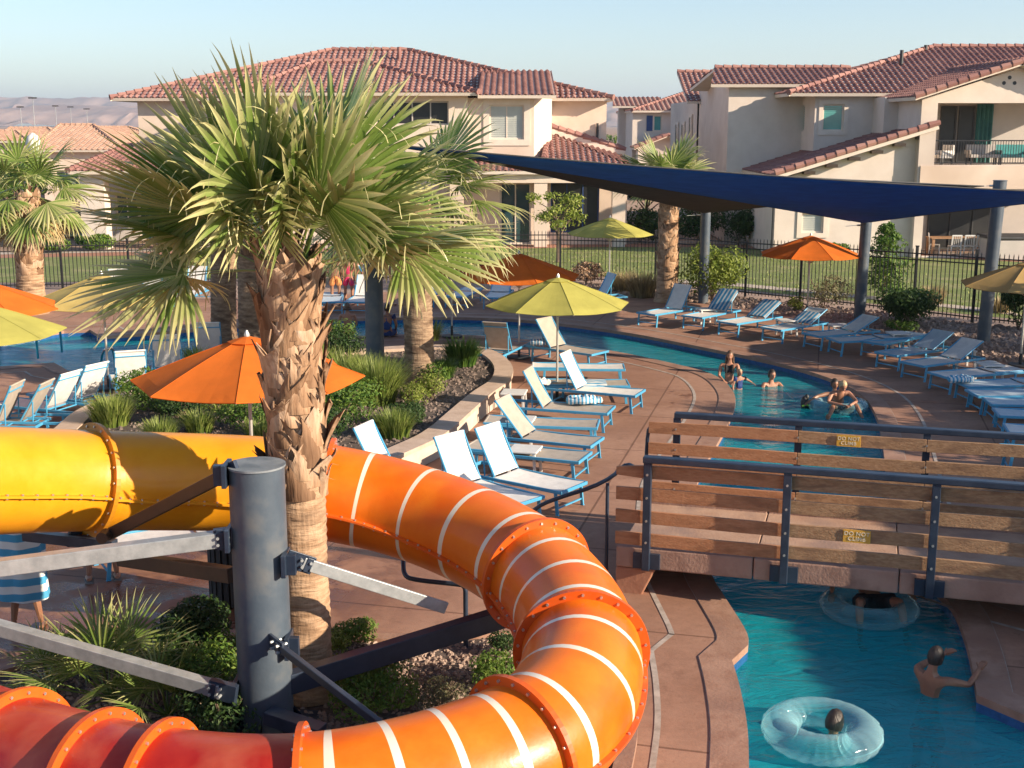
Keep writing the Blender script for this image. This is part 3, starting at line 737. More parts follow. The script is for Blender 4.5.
for t0, t1 in ((.02,.30),(bw-.20,bw+.08)):
    mb = MB(); s = BL0
    while s < BL1:
        e = min(BL1, s + 1.62); bbox(mb, s+.006, e-.006, t0, t1, BZ0, BZ1+.03); s = e
    mb.build('edge_beam', pmat('bridge edge', (.30,.175,.13), (.40,.25,.19), 2, .8, .3, 30, c3=(.22,.12,.09), s3=2.2), br, bevel=.02)
mb = MB()
for s, e in ((BL0, .12),):
    v = []
    for z, i0, i1 in ((BZ0-.006, BL0, .10), (-.02, BL0, -.06)):
        v += [bp_(i0,.04,z), bp_(i1,.04,z), bp_(i1,bw,z), bp_(i0,bw,z)]
    mb.add(v, [(0,1,2,3),(7,6,5,4),(4,5,1,0),(5,6,2,1),(6,7,3,2),(7,4,0,3)])
mb.build('abutment', pmat('rust abutment', (.34,.15,.09), (.42,.2,.12), 2, .85, .2, 20), br, bevel=.02)
def post(s, t, front):
    p = MB(); bbox(p, s-.045, s+.045, t-.045, t+.045, BZ0+.02 if front else BZ1-.1, BRT-.075)
    o = p.build('post', M['bluesteel'], br, bevel=.006)
    p = MB()
    if front: bbox(p, s-.16, s+.16, -.032, .016, BZ0+.02, BZ1-.02)
    else: bbox(p, s-.10, s+.10, t-.09, t+.07, BZ1+.032, BZ1+.046)
    p.build('mounting_plate', M['bluesteel'], o, bevel=.003)
    p = MB()
    for z in boards_z: p.tube([bp_(s, t-.06, z), bp_(s, t-.04, z)] if front else [bp_(s, t-.105, z), bp_(s, t-.075, z)], .014, 8)
    p.build('bolt', M['bolt'], o)
boards_z = [1.525, 1.245, .965, .70]
spacing = (n1-n0).length
posts_s = [0, spacing, spacing*2, spacing*3]
for s in posts_s: post(s, -.05+.0, True)
for s in posts_s: post(s-.02, bw, False)
for t, lab in ((-.05, 'near'), (bw, 'far')):
    p = MB(); bbox(p, -.055, posts_s[-1]+.3, t-.06, t+.06, BRT-.075, BRT)
    p.build('top_rail', M['bluesteel'], br, bevel=.012)
r_ = random.Random(11)
for t, front in ((.032, True), (bw-.08, False)):
    for zi, z in enumerate(boards_z):
        ends = [-.39] + [q + (.0 if front else -.02) for q in posts_s[1:]] + [posts_s[-1]+.6]
        for a, b in zip(ends, ends[1:]):
            p = MB(); dz = r_.uniform(-.006, .006)
            n = 14; z0 = z-.078; z1 = z+.078; vs = []
            for i in range(n+1):
                s = a+.004 + (b-a-.008)*i/n
                w0 = math.sin(s*1.7+zi)*.006; 
                hh = 0
                if zi == 0 and front and a < -.3 and s < -.05: hh = .03 * (1 - (s+.39)/.34)   # chamfered board nose
                for tt, zz in ((t-.019, z0+hh), (t+.019, z0+hh), (t+.019, z1-hh), (t-.019, z1-hh)):
                    vs.append(bp_(s, tt, zz + w0 + dz))
            fs = [(3,2,1,0), (n*4, n*4+1, n*4+2, n*4+3)]
            for i in range(n):
                for k in range(4): fs.append((i*4+k, i*4+(k+1)%4, (i+1)*4+(k+1)%4, (i+1)*4+k))
            p.add(vs, fs)
            p.build('rail_board', M['boards_lit'] if (a < -.3) else M['boards'], br, bevel=.004)
def text_mesh(txt, size, m, extrude=.0015, parent=None, spacing=1.0, bold=.0):
    cu = bpy.data.curves.new('t', 'FONT'); cu.body = txt; cu.size = size; cu.extrude = extrude; cu.align_x = 'CENTER'; cu.align_y = 'CENTER'; cu.offset = bold
    cu.space_line = .95; cu.space_character = 1.12
    to = bpy.data.objects.new('t', cu); C.objects.link(to)
    dg = bpy.context.evaluated_depsgraph_get(); me = bpy.data.meshes.new_from_object(to.evaluated_get(dg)); me.materials.clear(); me.materials.append(m)
    bpy.data.objects.remove(to); o = bpy.data.objects.new('lettering', me); C.objects.link(o)
    if parent: o.parent = parent
    return o
ochre = pmat('ochre sign plate', (.62,.33,.04), (.68,.38,.06), 6, .5); cream = pmat('cream sign lettering', (.75,.66,.48), None, rough=.6)
for s_px, t, zb, lab in ((857, .0, boards_z[2], 'small ochre do not climb sign on the near bridge railing'), (849, bw-.112, boards_z[0], 'small ochre do not climb sign on the far bridge railing')):
    g = G(s_px, 532 if s_px == 857 else 438, zb)
    s = (Vector((g.x,g.y,0)) - o0).dot(bd)
    c = bp_(s, t+.006 if t == 0 else t, zb)
    sg = thing('warning_sign', lab, 'sign', tuple(c), math.atan2(bd.y, bd.x), 'warning signs on the bridge railings')
    p = MB(); p.box(-.15,.15,-.004,.004,-.075,.075); p.build('plate', ochre, sg, world=False, bevel=.002)
    tx = text_mesh('DO NOT\nCLIMB', .064, cream, parent=sg, bold=.0008); tx.rotation_euler = (R(90),0,0); tx.location = (0,-.0062,0)
# handrails (dark tube) beside the bridge
def handrail(name, label, pts, posts, r=.026, mm='bluesteel', cat='handrail'):
    t = thing(name, label, cat, (pts[0][0], pts[0][1], 0))
    p = MB(); p.tube(chaikin(pts, 2, False), r, 10); p.build('rail', M[mm], t, smooth=True)
    for a in posts:
        p = MB(); p.tube([(a[0],a[1],a[3] if len(a) > 3 else 0),(a[0],a[1],a[2])], r*.85, 10); p.build('post', M[mm], t, smooth=True)
h0 = bp_(.0, .10, 1.42) - bd*.05
h1 = G(609,475,1.30); h2 = G(606,582,0)
e1 = G(540,503,1.0); 
handrail('handrail', 'sloping dark handrail running down from the near bridge post', [h0, G(628,460,1.42), (h2.x,h2.y,1.27), G(545,502,.92), G(534,510,.80)], [(h2.x,h2.y,1.26)])
q0 = G(476,560,.95); a0 = G(466,655,0)
handrail('handrail', 'dark looped handrail on the deck behind the orange slide', [(a0.x,a0.y,.02),(a0.x,a0.y,.62),(a0.x,a0.y,.78),G(455,584,.78),G(415,580,.78),G(404,576,.78),G(403,560,.9),G(404,552,.95)], [])
b0 = bp_(-.1, bw, 0); 
handrail('handrail', 'short dark handrail bolted to the far bridge post', [bp_(.1,bw-.05,1.55), bp_(-.35,bw-.05,1.55), bp_(-.42,bw-.05,1.45), bp_(-.42,bw-.05,.1)], [])
handrail('ladder_rail', 'curved chrome grab rail beside the pool seen through the bridge boards', [G(934,510,.3), G(950,492,.6), G(985,484,.75), G(1003,488,.6), G(1012,505,.2)], [], .022, 'chrome', 'grab rail')
handrail('ladder_rail', 'chrome stair rail standing in the left pool beneath the tan parasol', [G(100,374,-.1), G(102,352,.55), G(108,348,.7), G(114,349,.62), G(116,376,-.1)], [], .03, 'chrome', 'grab rail')
for i, (x0_, y0_) in enumerate(((38,358),(62,352))):
    handrail('ladder_rail', ('chrome pool handrail beneath the lime parasol edge at the left pool', 'chrome pool handrail just right of the lime parasol edge')[i],
             [G(x0_,y0_,-.1), G(x0_-2,y0_-24,.55), G(x0_-6,y0_-27,.62), G(x0_-12,y0_-22,.4)], [], .03, 'chrome', 'grab rail')
# ============================================================ sun loungers
_lp = {}
def lounger_proto(ang, sl, kind='flat'):
    key = (ang, sl)
    if key in _lp: return _lp[key], False
    t = thing('sun_lounger', 'x', 'sun lounger')
    B = M['framblue']; W = .66; H = .37; r = .019; hx = -1.22; bl = .76
    p = MB()
    for s in (-1, 1):
        p.beam((-1.95, s*W/2, H-.02), (0, s*W/2, H-.02), .030, .050)
    p.beam((0, -W/2-.015, H-.02), (0, W/2+.015, H-.02), .030, .050); p.beam((-1.95,-W/2-.015,H-.02), (-1.95,W/2+.015,H-.02), .03, .05)
    p.beam((hx+.02,-W/2,H-.03), (hx+.02,W/2,H-.03), .03, .03); p.beam((-.6,-W/2,H-.045), (-.6,W/2,H-.045), .025, .025)
    p.build('frame', B, t, world=False, bevel=.006)
    for x, dx in ((-.10, .035), (-1.72, -.02)):
        for s in (-1, 1):
            p = MB(); p.beam((x, s*(W/2-.002), H-.045), (x+dx, s*(W/2-.002), .012), .028, .050, up=(1,0,0)); p.beam((x+dx, s*(W/2-.002), .014), (x+dx, s*(W/2-.002), 0), .036, .060, up=(1,0,0))
            p.build('leg', B, t, world=False, bevel=.004)
    for x in (-.10, -1.72):
        p = MB(); p.beam((x+.02*(1 if x > -1 else -1), -W/2, .10), (x+.02*(1 if x > -1 else -1), W/2, .10), .022, .022); p.build('stretcher', B, t, world=False)
    p = MB(); N = 10
    def seat(u, v):
        x = hx + (0-.025 - hx) * u; y = (v - .5) * (W - .045)
        return (x, y, H + .004 - .022 * math.sin(math.pi * u) ** .7 - .008 * math.sin(math.pi * v))
    p.grid(seat, N, 6); p.grid(lambda u, v: tuple(Vector(seat(u, v)) - Vector((0,0,.008))), N, 6)
    p.build('sling', M[sl], t, world=False, smooth=True)
    a = R(ang); ca, sa = math.cos(a), math.sin(a)
    def bk(l, y, o=0): return (hx - l*ca - o*sa*-1, y, H + .012 + l*sa + o*ca) if False else (hx - l*ca + o*sa, y, H + .012 + l*sa + o*ca)
    p = MB()
    for s in (-1, 1): p.tube([bk(0, s*(W/2-.035)), bk(bl, s*(W/2-.035))], .017, 6)
    p.tube([bk(bl, -W/2+.02), bk(bl, W/2-.02)], .018, 6); p.tube([bk(bl*.86, -W/2+.035, -.02), bk(bl*.86, W/2-.035, -.02)], .013, 6)
    if ang > 8:
        l = bl*.55; q = bk(l, 0, -.02); fx = q[0] - .30*ca*.4 - .12; fx = max(fx, -1.93)
        for s in (-1, 1): p.tube([bk(l, s*(W/2-.05), -.02), (max(q[0]+.02, -1.9), s*(W/2-.05), H-.03)], .013, 6)
        p.tube([(max(q[0]+.02, -1.9), -W/2+.03, H-.03), (max(q[0]+.02, -1.9), W/2-.03, H-.03)], .013, 6)
    bf = p.build('back_frame', B, t, world=False)
    p = MB()
    def bs(u, v): return bk(.015 + (bl-.02)*u, (v-.5)*(W-.07), .016 - .024*math.sin(math.pi*u)**.7 - .006*math.sin(math.pi*v))
    p.grid(bs, N, 6); p.grid(lambda u, v: bk(.015 + (bl-.02)*u, (v-.5)*(W-.07), .006 - .024*math.sin(math.pi*u)**.7 - .006*math.sin(math.pi*v)), N, 6)
    # wrap-over hem at the top of the back
    p.tube([bk(bl, -W/2+.04), bk(bl, W/2-.04)], .022, 6)
    p.build('back_sling', M[sl], t, world=False, smooth=True)
    _lp[key] = t; return t, True
def place(proto_new, loc, yaw, label, group):
    t, new = proto_new
    if not new: t = dup(t, loc, yaw, label)
    else: t.location = loc; t.rotation_euler = (0,0,yaw); t['label'] = label
    t['group'] = group; return t
BH = .38
def lounger(foot, hinge, ang, sl, label, group):
    f = G(*foot, BH); h = G(*hinge, BH); yaw = math.atan2(f.y-h.y, f.x-h.x) + rnd.uniform(-.05,.05)
    return place(lounger_proto(ang, sl), (f.x, f.y, 0), yaw, label, group), yaw
def lounger_h(hinge, yaw, ang, sl, label, group, z=BH):
    h = G(*hinge, z); d = Vector((math.cos(yaw), math.sin(yaw), 0)); f = Vector((h.x, h.y, 0)) + d*1.22
    return place(lounger_proto(ang, sl), (f.x, f.y, 0), yaw, label, group)
gm = 'sun loungers between the palm bed and the pool river'
mid = [
 ((600,352),(548,345),55,'sling_t','tan sling lounger second from the water behind the lime parasol pole'),
 ((624,366),(566,366),0,'sling_w','flat white sling lounger with blue end rail beyond the one carrying the striped towel'),
 ((628,382),(568,382),0,'sling_t','flat tan lounger with blue and white striped towel laid across it'),
 ((640,392),(574,387),62,'sling_w','lounger with raised cream back right beside the lime parasol pole'),
 ((611,409),(537,404),60,'sling_t','tan lounger carrying a coiled striped towel on its seat'),
 ((598,423),(530,421),0,'sling_t','flat tan lounger directly before the one with the coiled towel'),
 ((597,441),(520,434),50,'sling_t','tan lounger with half raised back above the upper small white table'),
 ((585,456),(505,448),0,'sling_t','flat tan lounger behind the lower small white table'),
 ((574,486),(486,470),62,'sling_w','white lounger with steep back beside the lower small white table'),
 ((528,500),(446,478),62,'sling_w','white lounger with raised back partly behind the striped orange tube'),
]
mid_t = [lounger(*m, gm)[0] for m in mid]
lounger_h((500,349), R(70), 62, 'sling_t', 'tan lounger seen from behind at the curved end of the planter wall', gm)
lounger_h((385,470), R(-22), 62, 'sling_w', 'white lounger whose back just shows over the striped orange tube', gm)
lounger((95,545),(190,528),10,'sling_w','white lounger with blue rails lying low beneath the yellow tube', gm)
gr_ = 'sun loungers along the garden fence'
right = [
 ((646,313),(686,306),58,'sling_w','pale lounger with raised back beside the right garden palm'),
 ((692,316),(727,309),40,'sling_w','lounger with striped towel back second along the fence from the garden palm'),
 ((727,322),(761,317),28,'sling_w','lounger with low striped towel back left of the orange parasol pole'),
 ((771,328),(806,322),26,'sling_w','lounger with a striped towel half covering its back right of the orange parasol pole'),
 ((811,334),(851,330),25,'sling_w','pale lounger in front of the round dark green bush'),
 ((833,339),(882,337),0,'sling_w','flat pale lounger reaching the middle white side table'),
 ((872,342),(918,334),0,'sling_shade','flat lounger lying just behind the one with a raised back at the sail post'),
 ((886,353),(940,346),27,'sling_shade','lounger with half raised back below the grey sail post at the right'),
 ((912,363),(971,355),28,'sling_w','lounger with raised back nearest the tan parasol pole'),
 ((938,374),(985,371),0,'sling_w','flat white lounger just in front of the tan parasol pole'),
 ((961,383),(1012,381),0,'sling_shade','flat lounger tinted with blue shade next in front of the white one by the tan parasol'),
 ((972,392),(1025,392),0,'sling_shade','flat lounger tinted with blue shade carrying a crumpled white and blue towel'),
 ((987,400),(1045,401),0,'sling_shade','flat lounger tinted with blue shade just before the one with the crumpled towel'),
 ((996,411),(1060,413),0,'sling_shade','flat lounger tinted with blue shade second before the one with the crumpled towel'),
 ((1006,427),(1075,430),0,'sling_w','flat white lounger at the right edge above the bridge rail'),
]
right_t = [lounger(*m, gr_)[0] for m in right]
lounger((1003,448),(1080,452),0,'sling_shade','lounger tinted with blue shade partly seen through the far bridge railing at the right edge', gr_)
lounger_h((601,296), R(-160), 62, 'sling_shade', 'single lounger with its back up standing beneath the far lime parasol', gr_)
gl_ = 'sun loungers on the deck beside the left pool'
left = [((2,421),178,64,'sling_t','tan lounger cut off at the left edge beside the left pool'),
 ((28,417),176,58,'sling_t','narrow seen tan lounger second from the left edge by the pool'),
 ((56,405),160,58,'sling_w','white lounger with a blue banded back third from the left edge by the pool'),
 ((85,396),152,60,'sling_w','white lounger left of the tan parasol pole'),
 ((131,384),112,70,'sling_w','upright white lounger back just right of the tan parasol pole'),
 ((168,366),104,70,'sling_w','upright white lounger back in the middle of the three facing the left pool'),
 ((209,352),98,70,'sling_w','upright white lounger back beside the twin palm trunks')]
for h, y, a, s, l in left: lounger_h(h, R(y), a, s, l, gl_)
gf = 'sun loungers on the far deck under the palms'
farl = [((118,292),-80,62,'sling_w','white lounger facing the pool at the left of the far deck, behind the tan parasol'),
 ((152,292),-85,62,'sling_w','white lounger facing the pool second on the far deck, above the tan parasol tip'),
 ((196,290),-95,70,'sling_w','large white lounger back just left of the twin palm trunks on the far deck'),
 ((332,296),-84,0,'sling_shade','pale flat lounger at the feet of the bathers in pink'),
 ((364,296),-96,50,'sling_w','lounger with raised back near the grey sail post on the far deck'),
 ((432,290),-100,0,'sling_w','flat white lounger just right of the drooping palm trunk on the far deck'),
 ((466,291),-104,0,'sling_w','flat white lounger under the dark side of the rust parasol on the far deck'),
 ((500,292),-98,30,'sling_w','white lounger showing beneath the rim of the orange parasol on the far deck')]
for h, y, a, s, l in farl: lounger_h(h, R(y), a, s, l, gf)
# towels lying on the loungers
def towel_on(host, x0, x1, label, m='towel_b', z=.015, back=False, ang=40, rot=0):
    t = MB(); yaw = host.rotation_euler[2]; H = .375; hx = -1.22; a = R(ang); r = random.Random(hash(label) % 1000)
    def fn(u, v):
        l = x0 + (x1-x0)*u; y = (v-.5)*.62
        if back: q = Vector((hx - l*math.cos(a) + .035*math.sin(a), y, H + .02 + l*math.sin(a) + .035*math.cos(a)))
        else: q = Vector((l, y, H + z))
        q += Vector((0,0,.012*noise.noise(Vector((l*7, y*7, x0)))+.004))
        if v in (0.0, 1.0): q.z -= .03
        return q
    t.grid(fn, 12, 8); t.grid(lambda u, v: fn(u, v) - Vector((0,0,.009)), 12, 8)
    o = t.build('towel', M[m], None, smooth=True); o.location = host.location; o.rotation_euler = (0,0,yaw)
    return tag(o, label, 'towel')
M['towel_bs'] = stripes('blue striped bath towel', (.62,.64,.64), (.04,.25,.46), .125, 'Y', duty=.42)
towel_on(right_t[1], .02, .82, 'blue and white striped towel over the second fence lounger back', 'towel_bs', back=True, ang=40)
towel_on(right_t[2], .02, .80, 'blue and white striped towel over the low back left of the orange parasol pole', 'towel_bs', back=True, ang=28)
towel_on(right_t[3], -.02, .50, 'blue and white striped towel on the lounger right of the orange parasol pole', 'towel_bs', back=True, ang=26)
towel_on(mid_t[2], -.95, -.45, 'striped towel lying flat across the tan lounger', 'towel_b')
def coil(c, label, r0=.26, m='towel_x', turns=2.2):
    t = MB(); pts = []; n = 60
    for i in range(n+1):
        a = 2*math.pi*turns*i/n; r = r0*(1 - .62*i/n); pts.append((c[0]+math.cos(a)*r*1.25, c[1]+math.sin(a)*r*.8, c[2]+.045+.05*i/n + .01*math.sin(a*3)))
    t.tube(pts, [.055 + .012*math.sin(i*1.3) for i in range(n+1)], 8)
    o = t.build('towel', M[m], None, smooth=True); return tag(o, label, 'towel')
coil(G(583,403,.38), 'striped towel rolled into a coil on a tan lounger seat')
coil(G(538,385,.45), 'white towel bundled in the crook of the lounger with the raised tan back', .16, 'cloth_white', 1.6)
coil(G(960,382,.38), 'crumpled white and blue towel on a flat shade tinted lounger', .20)
coil(G(541,345,.40), 'bundled striped towel beside the lime parasol pole', .2)
# side tables
def table_proto():
    t = thing('side_table', 'x', 'side table'); p = MB(); p.box(-.24,.24,-.24,.24,.40,.435); p.build('table_top', M['plastic_w'], t, world=False, bevel=.01)
    for a in (-1,1):
        for b in (-1,1):
            p = MB(); p.beam((a*.19,b*.19,.40),(a*.215,b*.215,0),.045,.045,up=(1,0,0)); p.build('leg', M['plastic_w'], t, world=False, bevel=.004)
    return t
tp = table_proto(); first = True
tabs = [((525,449),-14,'square white side table beside the steep white lounger'),((521,419),-10,'square white side table beyond the half raised tan lounger'),((514,392),-8,'white side table half hidden behind the lounger with the bundled towel'),
 ((706,309),12,'white side table between the first and second fence loungers'),((787,320),8,'white side table left of the orange parasol pole base loungers'),((839,325),5,'white side table beyond the lounger with half its back under a towel'),
 ((898,333),6,'wide white side table next to the round dark green bush'),((963,350),4,'white side table below the grey sail post at the right'),((990,364),3,'white side table with a folded cloth beside the tan parasol pole'),
 ((178,296),20,'white side table on the far deck left of the twin palms'),((205,368),10,'white side table among the loungers facing the left pool')]
for (px, rz, lab) in tabs:
    g = G(*px, .42)
    if first: t = tp; t.location = (g.x,g.y,0); t.rotation_euler = (0,0,R(rz)); t['label'] = lab; first = False
    else: t = dup(tp, (g.x,g.y,0), R(rz), lab)
    t['group'] = 'white side tables on the pool deck'
g = G(990,362,.435); mb = MB(); mb.grid(lambda u,v: (g.x-.15+.3*u, g.y-.1+.2*v, .44+.03*math.sin(u*3.1)*math.sin(v*3.1)+.01*noise.noise(Vector((u*5,v*5,1)))), 8, 8)
tag(mb.build('cloth', M['cloth_white'], smooth=True), 'small folded white cloth on the side table by the tan parasol pole', 'cloth')
# ============================================================ parasols
def umbrella(base, apex_y, rad, m, label, rot=22, group='parasols around the pool', sides=8, drop=None, Y=None, tilt=0, zb=0):
    b = G(*base, zb) if Y is None else Vector((at(base[0], base[1], Y).x, Y, 0))
    z1 = at(base[0], apex_y, b.y).z; drop = drop or rad*.36
    t = thing('parasol', label, 'parasol', (b.x, b.y, zb), R(rot), group)
    h = z1 - zb
    p = MB(); p.tube([(0,0,.05),(0,0,h-.02)], .024, 12); p.build('pole', M['alu'], t, world=False, smooth=True)
    p = MB(); p.tube([(0,0,0),(0,0,.05)], .27, 20); p.tube([(0,0,.05),(0,0,.3)], .036, 12); p.build('base', M['bin'], t, world=False, smooth=True, bevel=.01)
    p = MB(); p.tube([(0,0,h-.03),(0,0,h+.03),(0,0,h+.09)], [.03,.04,.012], 8); p.build('finial', M['alu'], t, world=False, smooth=True)
    p = MB(); sd = 6; rn = 8
    vs = []; fs = []
    def pt(k, i, j):
        a0 = 2*math.pi*k/sides; a1 = 2*math.pi*(k+1)/sides; f = i/rn; g = j/sd
        p0 = Vector((math.cos(a0), math.sin(a0), 0)); p1 = Vector((math.cos(a1), math.sin(a1), 0))
        q = p0.lerp(p1, g) * (rad * f); z = h - drop * (f ** 1.12) - .035*math.sin(math.pi*g)*f
        if i == rn: q *= 1 - .03*math.sin(math.pi*g)
        return Vector((q.x, q.y, z))
    for k in range(sides):
        o = len(p.v)
        for i in range(rn+1):
            for j in range(sd+1): p.v.append(tuple(pt(k,i,j))); p.t.append(.5)
        for i in range(rn):
            for j in range(sd):
                p.f.append((o+i*(sd+1)+j, o+(i+1)*(sd+1)+j, o+(i+1)*(sd+1)+j+1, o+i*(sd+1)+j+1)); p.m.append(0)
    # rolled hem and top vent
    hem = []
    for k in range(sides):
        for j in range(sd): hem.append(pt(k, rn, j) - Vector((0,0,.004)))
    p.tube(hem, .008, 5, closed=True)
    for k in range(sides):
        a0 = 2*math.pi*k/sides; a1 = 2*math.pi*(k+1)/sides; r1 = rad*.17
        p.add([(0,0,h+.02),(math.cos(a0)*r1,math.sin(a0)*r1,h-drop*.13+.015),(math.cos(a1)*r1,math.sin(a1)*r1,h-drop*.13+.015)], [(0,1,2)])
    for k in range(sides): p.tube([pt(k,i,0) + Vector((0,0,.004)) for i in range(1,rn+1)], .004, 4)
    p.build('canopy', m, t, world=False)
    for k in range(sides):
        p = MB(); a = 2*math.pi*k/sides
        p.tube([pt(k,i,0) - Vector((0,0,.016)) for i in range(1,rn+1,1)], .009, 5)
        c = pt(k,4,0) - Vector((0,0,.02)); p.tube([tuple(c), (math.cos(a)*.03, math.sin(a)*.03, h-drop-.25)], .008, 5)
        p.build('rib', M['alu'], t, world=False)
    if tilt: t.rotation_euler = (tilt, 0, R(rot))
    return t
umbrella((557,399), 278, 1.47, M['can_lime'], 'lime parasol standing among the loungers beside the pool river', 10)
umbrella((519,358), 254, 1.50, M['can_orange'], 'bright orange parasol just behind the near lime one', 16)
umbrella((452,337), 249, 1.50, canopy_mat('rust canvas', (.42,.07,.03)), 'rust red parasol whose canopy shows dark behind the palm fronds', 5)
umbrella((609,292), 218, 1.45, M['can_lime'], 'far lime parasol in front of the garden lawn and cream house', 30)
umbrella((807,316), 236, 1.50, M['can_orange'], 'orange parasol by the garden fence between two grey sail posts', 12)
umbrella((1020,366), 262, 1.50, M['can_tan'], 'tan parasol cut by the right edge beside the grey sail post', 8)
umbrella((109,389), 275, 1.50, canopy_mat('straw canvas', (.66,.50,.17), .3), 'tan parasol over the loungers at the left pool', 18)
umbrella((-14,400), 280, 1.50, M['can_orange'], 'orange parasol reaching in from the left edge above the lime one', 0, Y=23.2)
umbrella((-22,430), 300, 1.55, M['can_lime'], 'lime parasol cut by the left edge above the left pool', 22, Y=20.8)
umbrella((256,545), 337, 1.50, M['can_orange'], 'large orange parasol open behind the near palm trunk', 6)
# ============================================================ shade sails and posts
def sail(name, label, corners, m, sag=.10, n=16, tri=False, edge=.12):
    P = [Vector(c) for c in corners]; cen = sum(P, Vector((0,0,0)))/len(P)
    t = thing(name, label, 'shade sail', (cen.x, cen.y, 0))
    mb = MB()
    if tri:
        def f(u, v):
            # u along edge P0->P2 ; v towards P1
            a = P[0].lerp(P[2], u); q = a.lerp(P[1], v)
            w0, w2, w1 = (1-u)*(1-v), u*(1-v), v
            e = edge * 27 * w0*w1*w2 * -1
            ins = (w0*w2*4)*(1-v)*edge*(P[0]-P[2]).length*.28 + w1*(w0+w2)*0
            d = (P[1] - P[0].lerp(P[2], .5)); d.normalize()
            q = q + d*ins + Vector((0,0,e*sag*10 - .25*w0*w2*4*sag*4))
            # curved side edges
            if True:
                s01 = w0*w1*4*(1-w2*3 if w2 < .33 else 0); s12 = w1*w2*4*(1-w0*3 if w0 < .33 else 0)
                q += (cen-(P[0]+P[1])/2).normalized()*s01*edge*1.6 + (cen-(P[1]+P[2])/2).normalized()*s12*edge*1.6
            return q
    mb.grid(f, n*2, n); o = mb.build('fabric', m, t, smooth=True)
    s = o.modifiers.new('thick', 'SOLIDIFY'); s.thickness = .006
    for ed in ([(k/24,0) for k in range(25)], [(0,k/24) for k in range(24)], [(1,k/24) for k in range(24)]):
        mb = MB(); mb.tube([f(u,v) for u,v in ed], .016, 6); mb.build('edge_cable', M['bin'], t)
    mb = MB()
    for uu in (.25,.5,.75): mb.tube([f(uu, k/24) + Vector((0,0,.004)) for k in range(23)], .009, 4)
    mb.build('seam', m, t)
    return t, P
pA = at(374,150,24.0); sB = G(860,319,0); sD = G(705,303,0); sE = G(985,342,0)
tB = at(863,223,sB.y-.15); tD = at(704,213,sD.y-.1); tE = at(984,186,sE.y-.1)
tR = at(1110,195,26.5); tL = at(374,143,24.2)
sail('shade_sail', 'large navy blue shade sail sweeping across the picture to the right', [tL, tB, tR], M['can_blue'], .04, tri=True, edge=.11)
sail('shade_sail', 'charcoal shade sail hanging behind and below the navy one', [at(470,158,27), tD, tE], M['can_char'], .02, tri=True, edge=.03)
def sailpost(x, y, ytop, r, label, lean=0, Y=None, zb=0, ztop=None):
    b = G(x, y) if Y is None else Vector((at(x, 300, Y).x, Y, 0)); z = ztop or at(x, ytop, b.y).z
    t = thing('sail_post', label, 'post', (b.x,b.y,0), group='grey posts of the shade sails'); p = MB(); p.tube([(b.x,b.y,zb),(b.x+lean,b.y,z)], r, 24); p.build('post', M['post'], t, smooth=True)
    p = MB(); p.tube([(b.x+lean,b.y,z),(b.x+lean,b.y,z+.02)], r+.012, 24); p.build('cap', M['post'], t, smooth=True)
    p = MB(); c = Vector((b.x+lean, b.y, z-.12)); p.tube([c+Vector((-r-.01,0,0)), c+Vector((-r-.10,0,0))], .025, 8); p.tube([c+Vector((-r-.1,0,0)), c+Vector((-r-.45,-.1,-.02))], .008, 6); p.build('shackle', M['bolt'], t)
    return t
sailpost(703,303,211,.155,'grey sail post beside the bushy shrub left of the orange parasol')
sailpost(859,320,221,.155,'grey sail post right of the orange parasol where the navy sail dips lowest', .05)
sailpost(983,342,181,.165,'tall grey sail post near the right edge behind the tan parasol', .12)
sailpost(374,0,0,.19,'blue grey sail post rising behind the drooping palm fronds in the planted bed', 0, Y=25.6, zb=.3, ztop=5.25)
sailpost(0,0,0,.165,'grey sail post out past the right edge', 0, Y=25.4, ztop=4.95).location.x  # stands beyond the frame
bpy.data.objects[[o.name for o in bpy.data.objects if o.name.startswith('sail_post')][-1]].location.x = tR.x + .3
# ============================================================ fence
fence = thing('iron_fence', 'long black iron picket fence between the pool deck and the lawn', 'fence', (fence_line[4].x, fence_line[4].y, 0))
FL = [Vector((p.x,p.y,0)) for p in fence_line]; FH = [1.62,1.62,1.62,1.7,1.78,1.82,1.85,1.9,1.95,2.0,2.0]
seg = []
for i in range(len(FL)-1):
    a, b = FL[i], FL[i+1]; n = max(1, round((b-a).length/2.44))
    for k in range(n):
        seg.append((a.lerp(b, k/n), a.lerp(b, (k+1)/n), FH[i]+(FH[i+1]-FH[i])*k/n, FH[i]+(FH[i+1]-FH[i])*(k+1)/n))
for i, (a, b, h0_, h1_) in enumerate(seg):
    d = (b-a); Ln = d.length; d.normalize(); p = MB()
    for z in (.16, h0_-.32, h0_-.14): p.beam(a+Vector((0,0,z)), b+Vector((0,0,z+(h1_-h0_ if z > 1 else 0))), .03, .035)
    k = int(Ln/.125)
    for j in range(1, k):
        q = a + d*(Ln*j/k); h = h0_+(h1_-h0_)*j/k; w_ = .0105
        p.box(q.x-w_,q.x+w_,q.y-w_,q.y+w_,.08,h-.05)
        p.add([(q.x-w_*1.3,q.y,h-.05),(q.x+w_*1.3,q.y-w_,h-.05),(q.x+w_*1.3,q.y+w_,h-.05),(q.x,q.y,h+.03)], [(0,1,3),(1,2,3),(2,0,3)])
    p.build('picket_panel', M['iron'], fence)
    p = MB(); p.box(a.x-.035,a.x+.035,a.y-.035,a.y+.035,-.02,h0_+.06); p.box(a.x-.045,a.x+.045,a.y-.045,a.y+.045,h0_+.06,h0_+.09); p.build('post', M['iron'], fence)
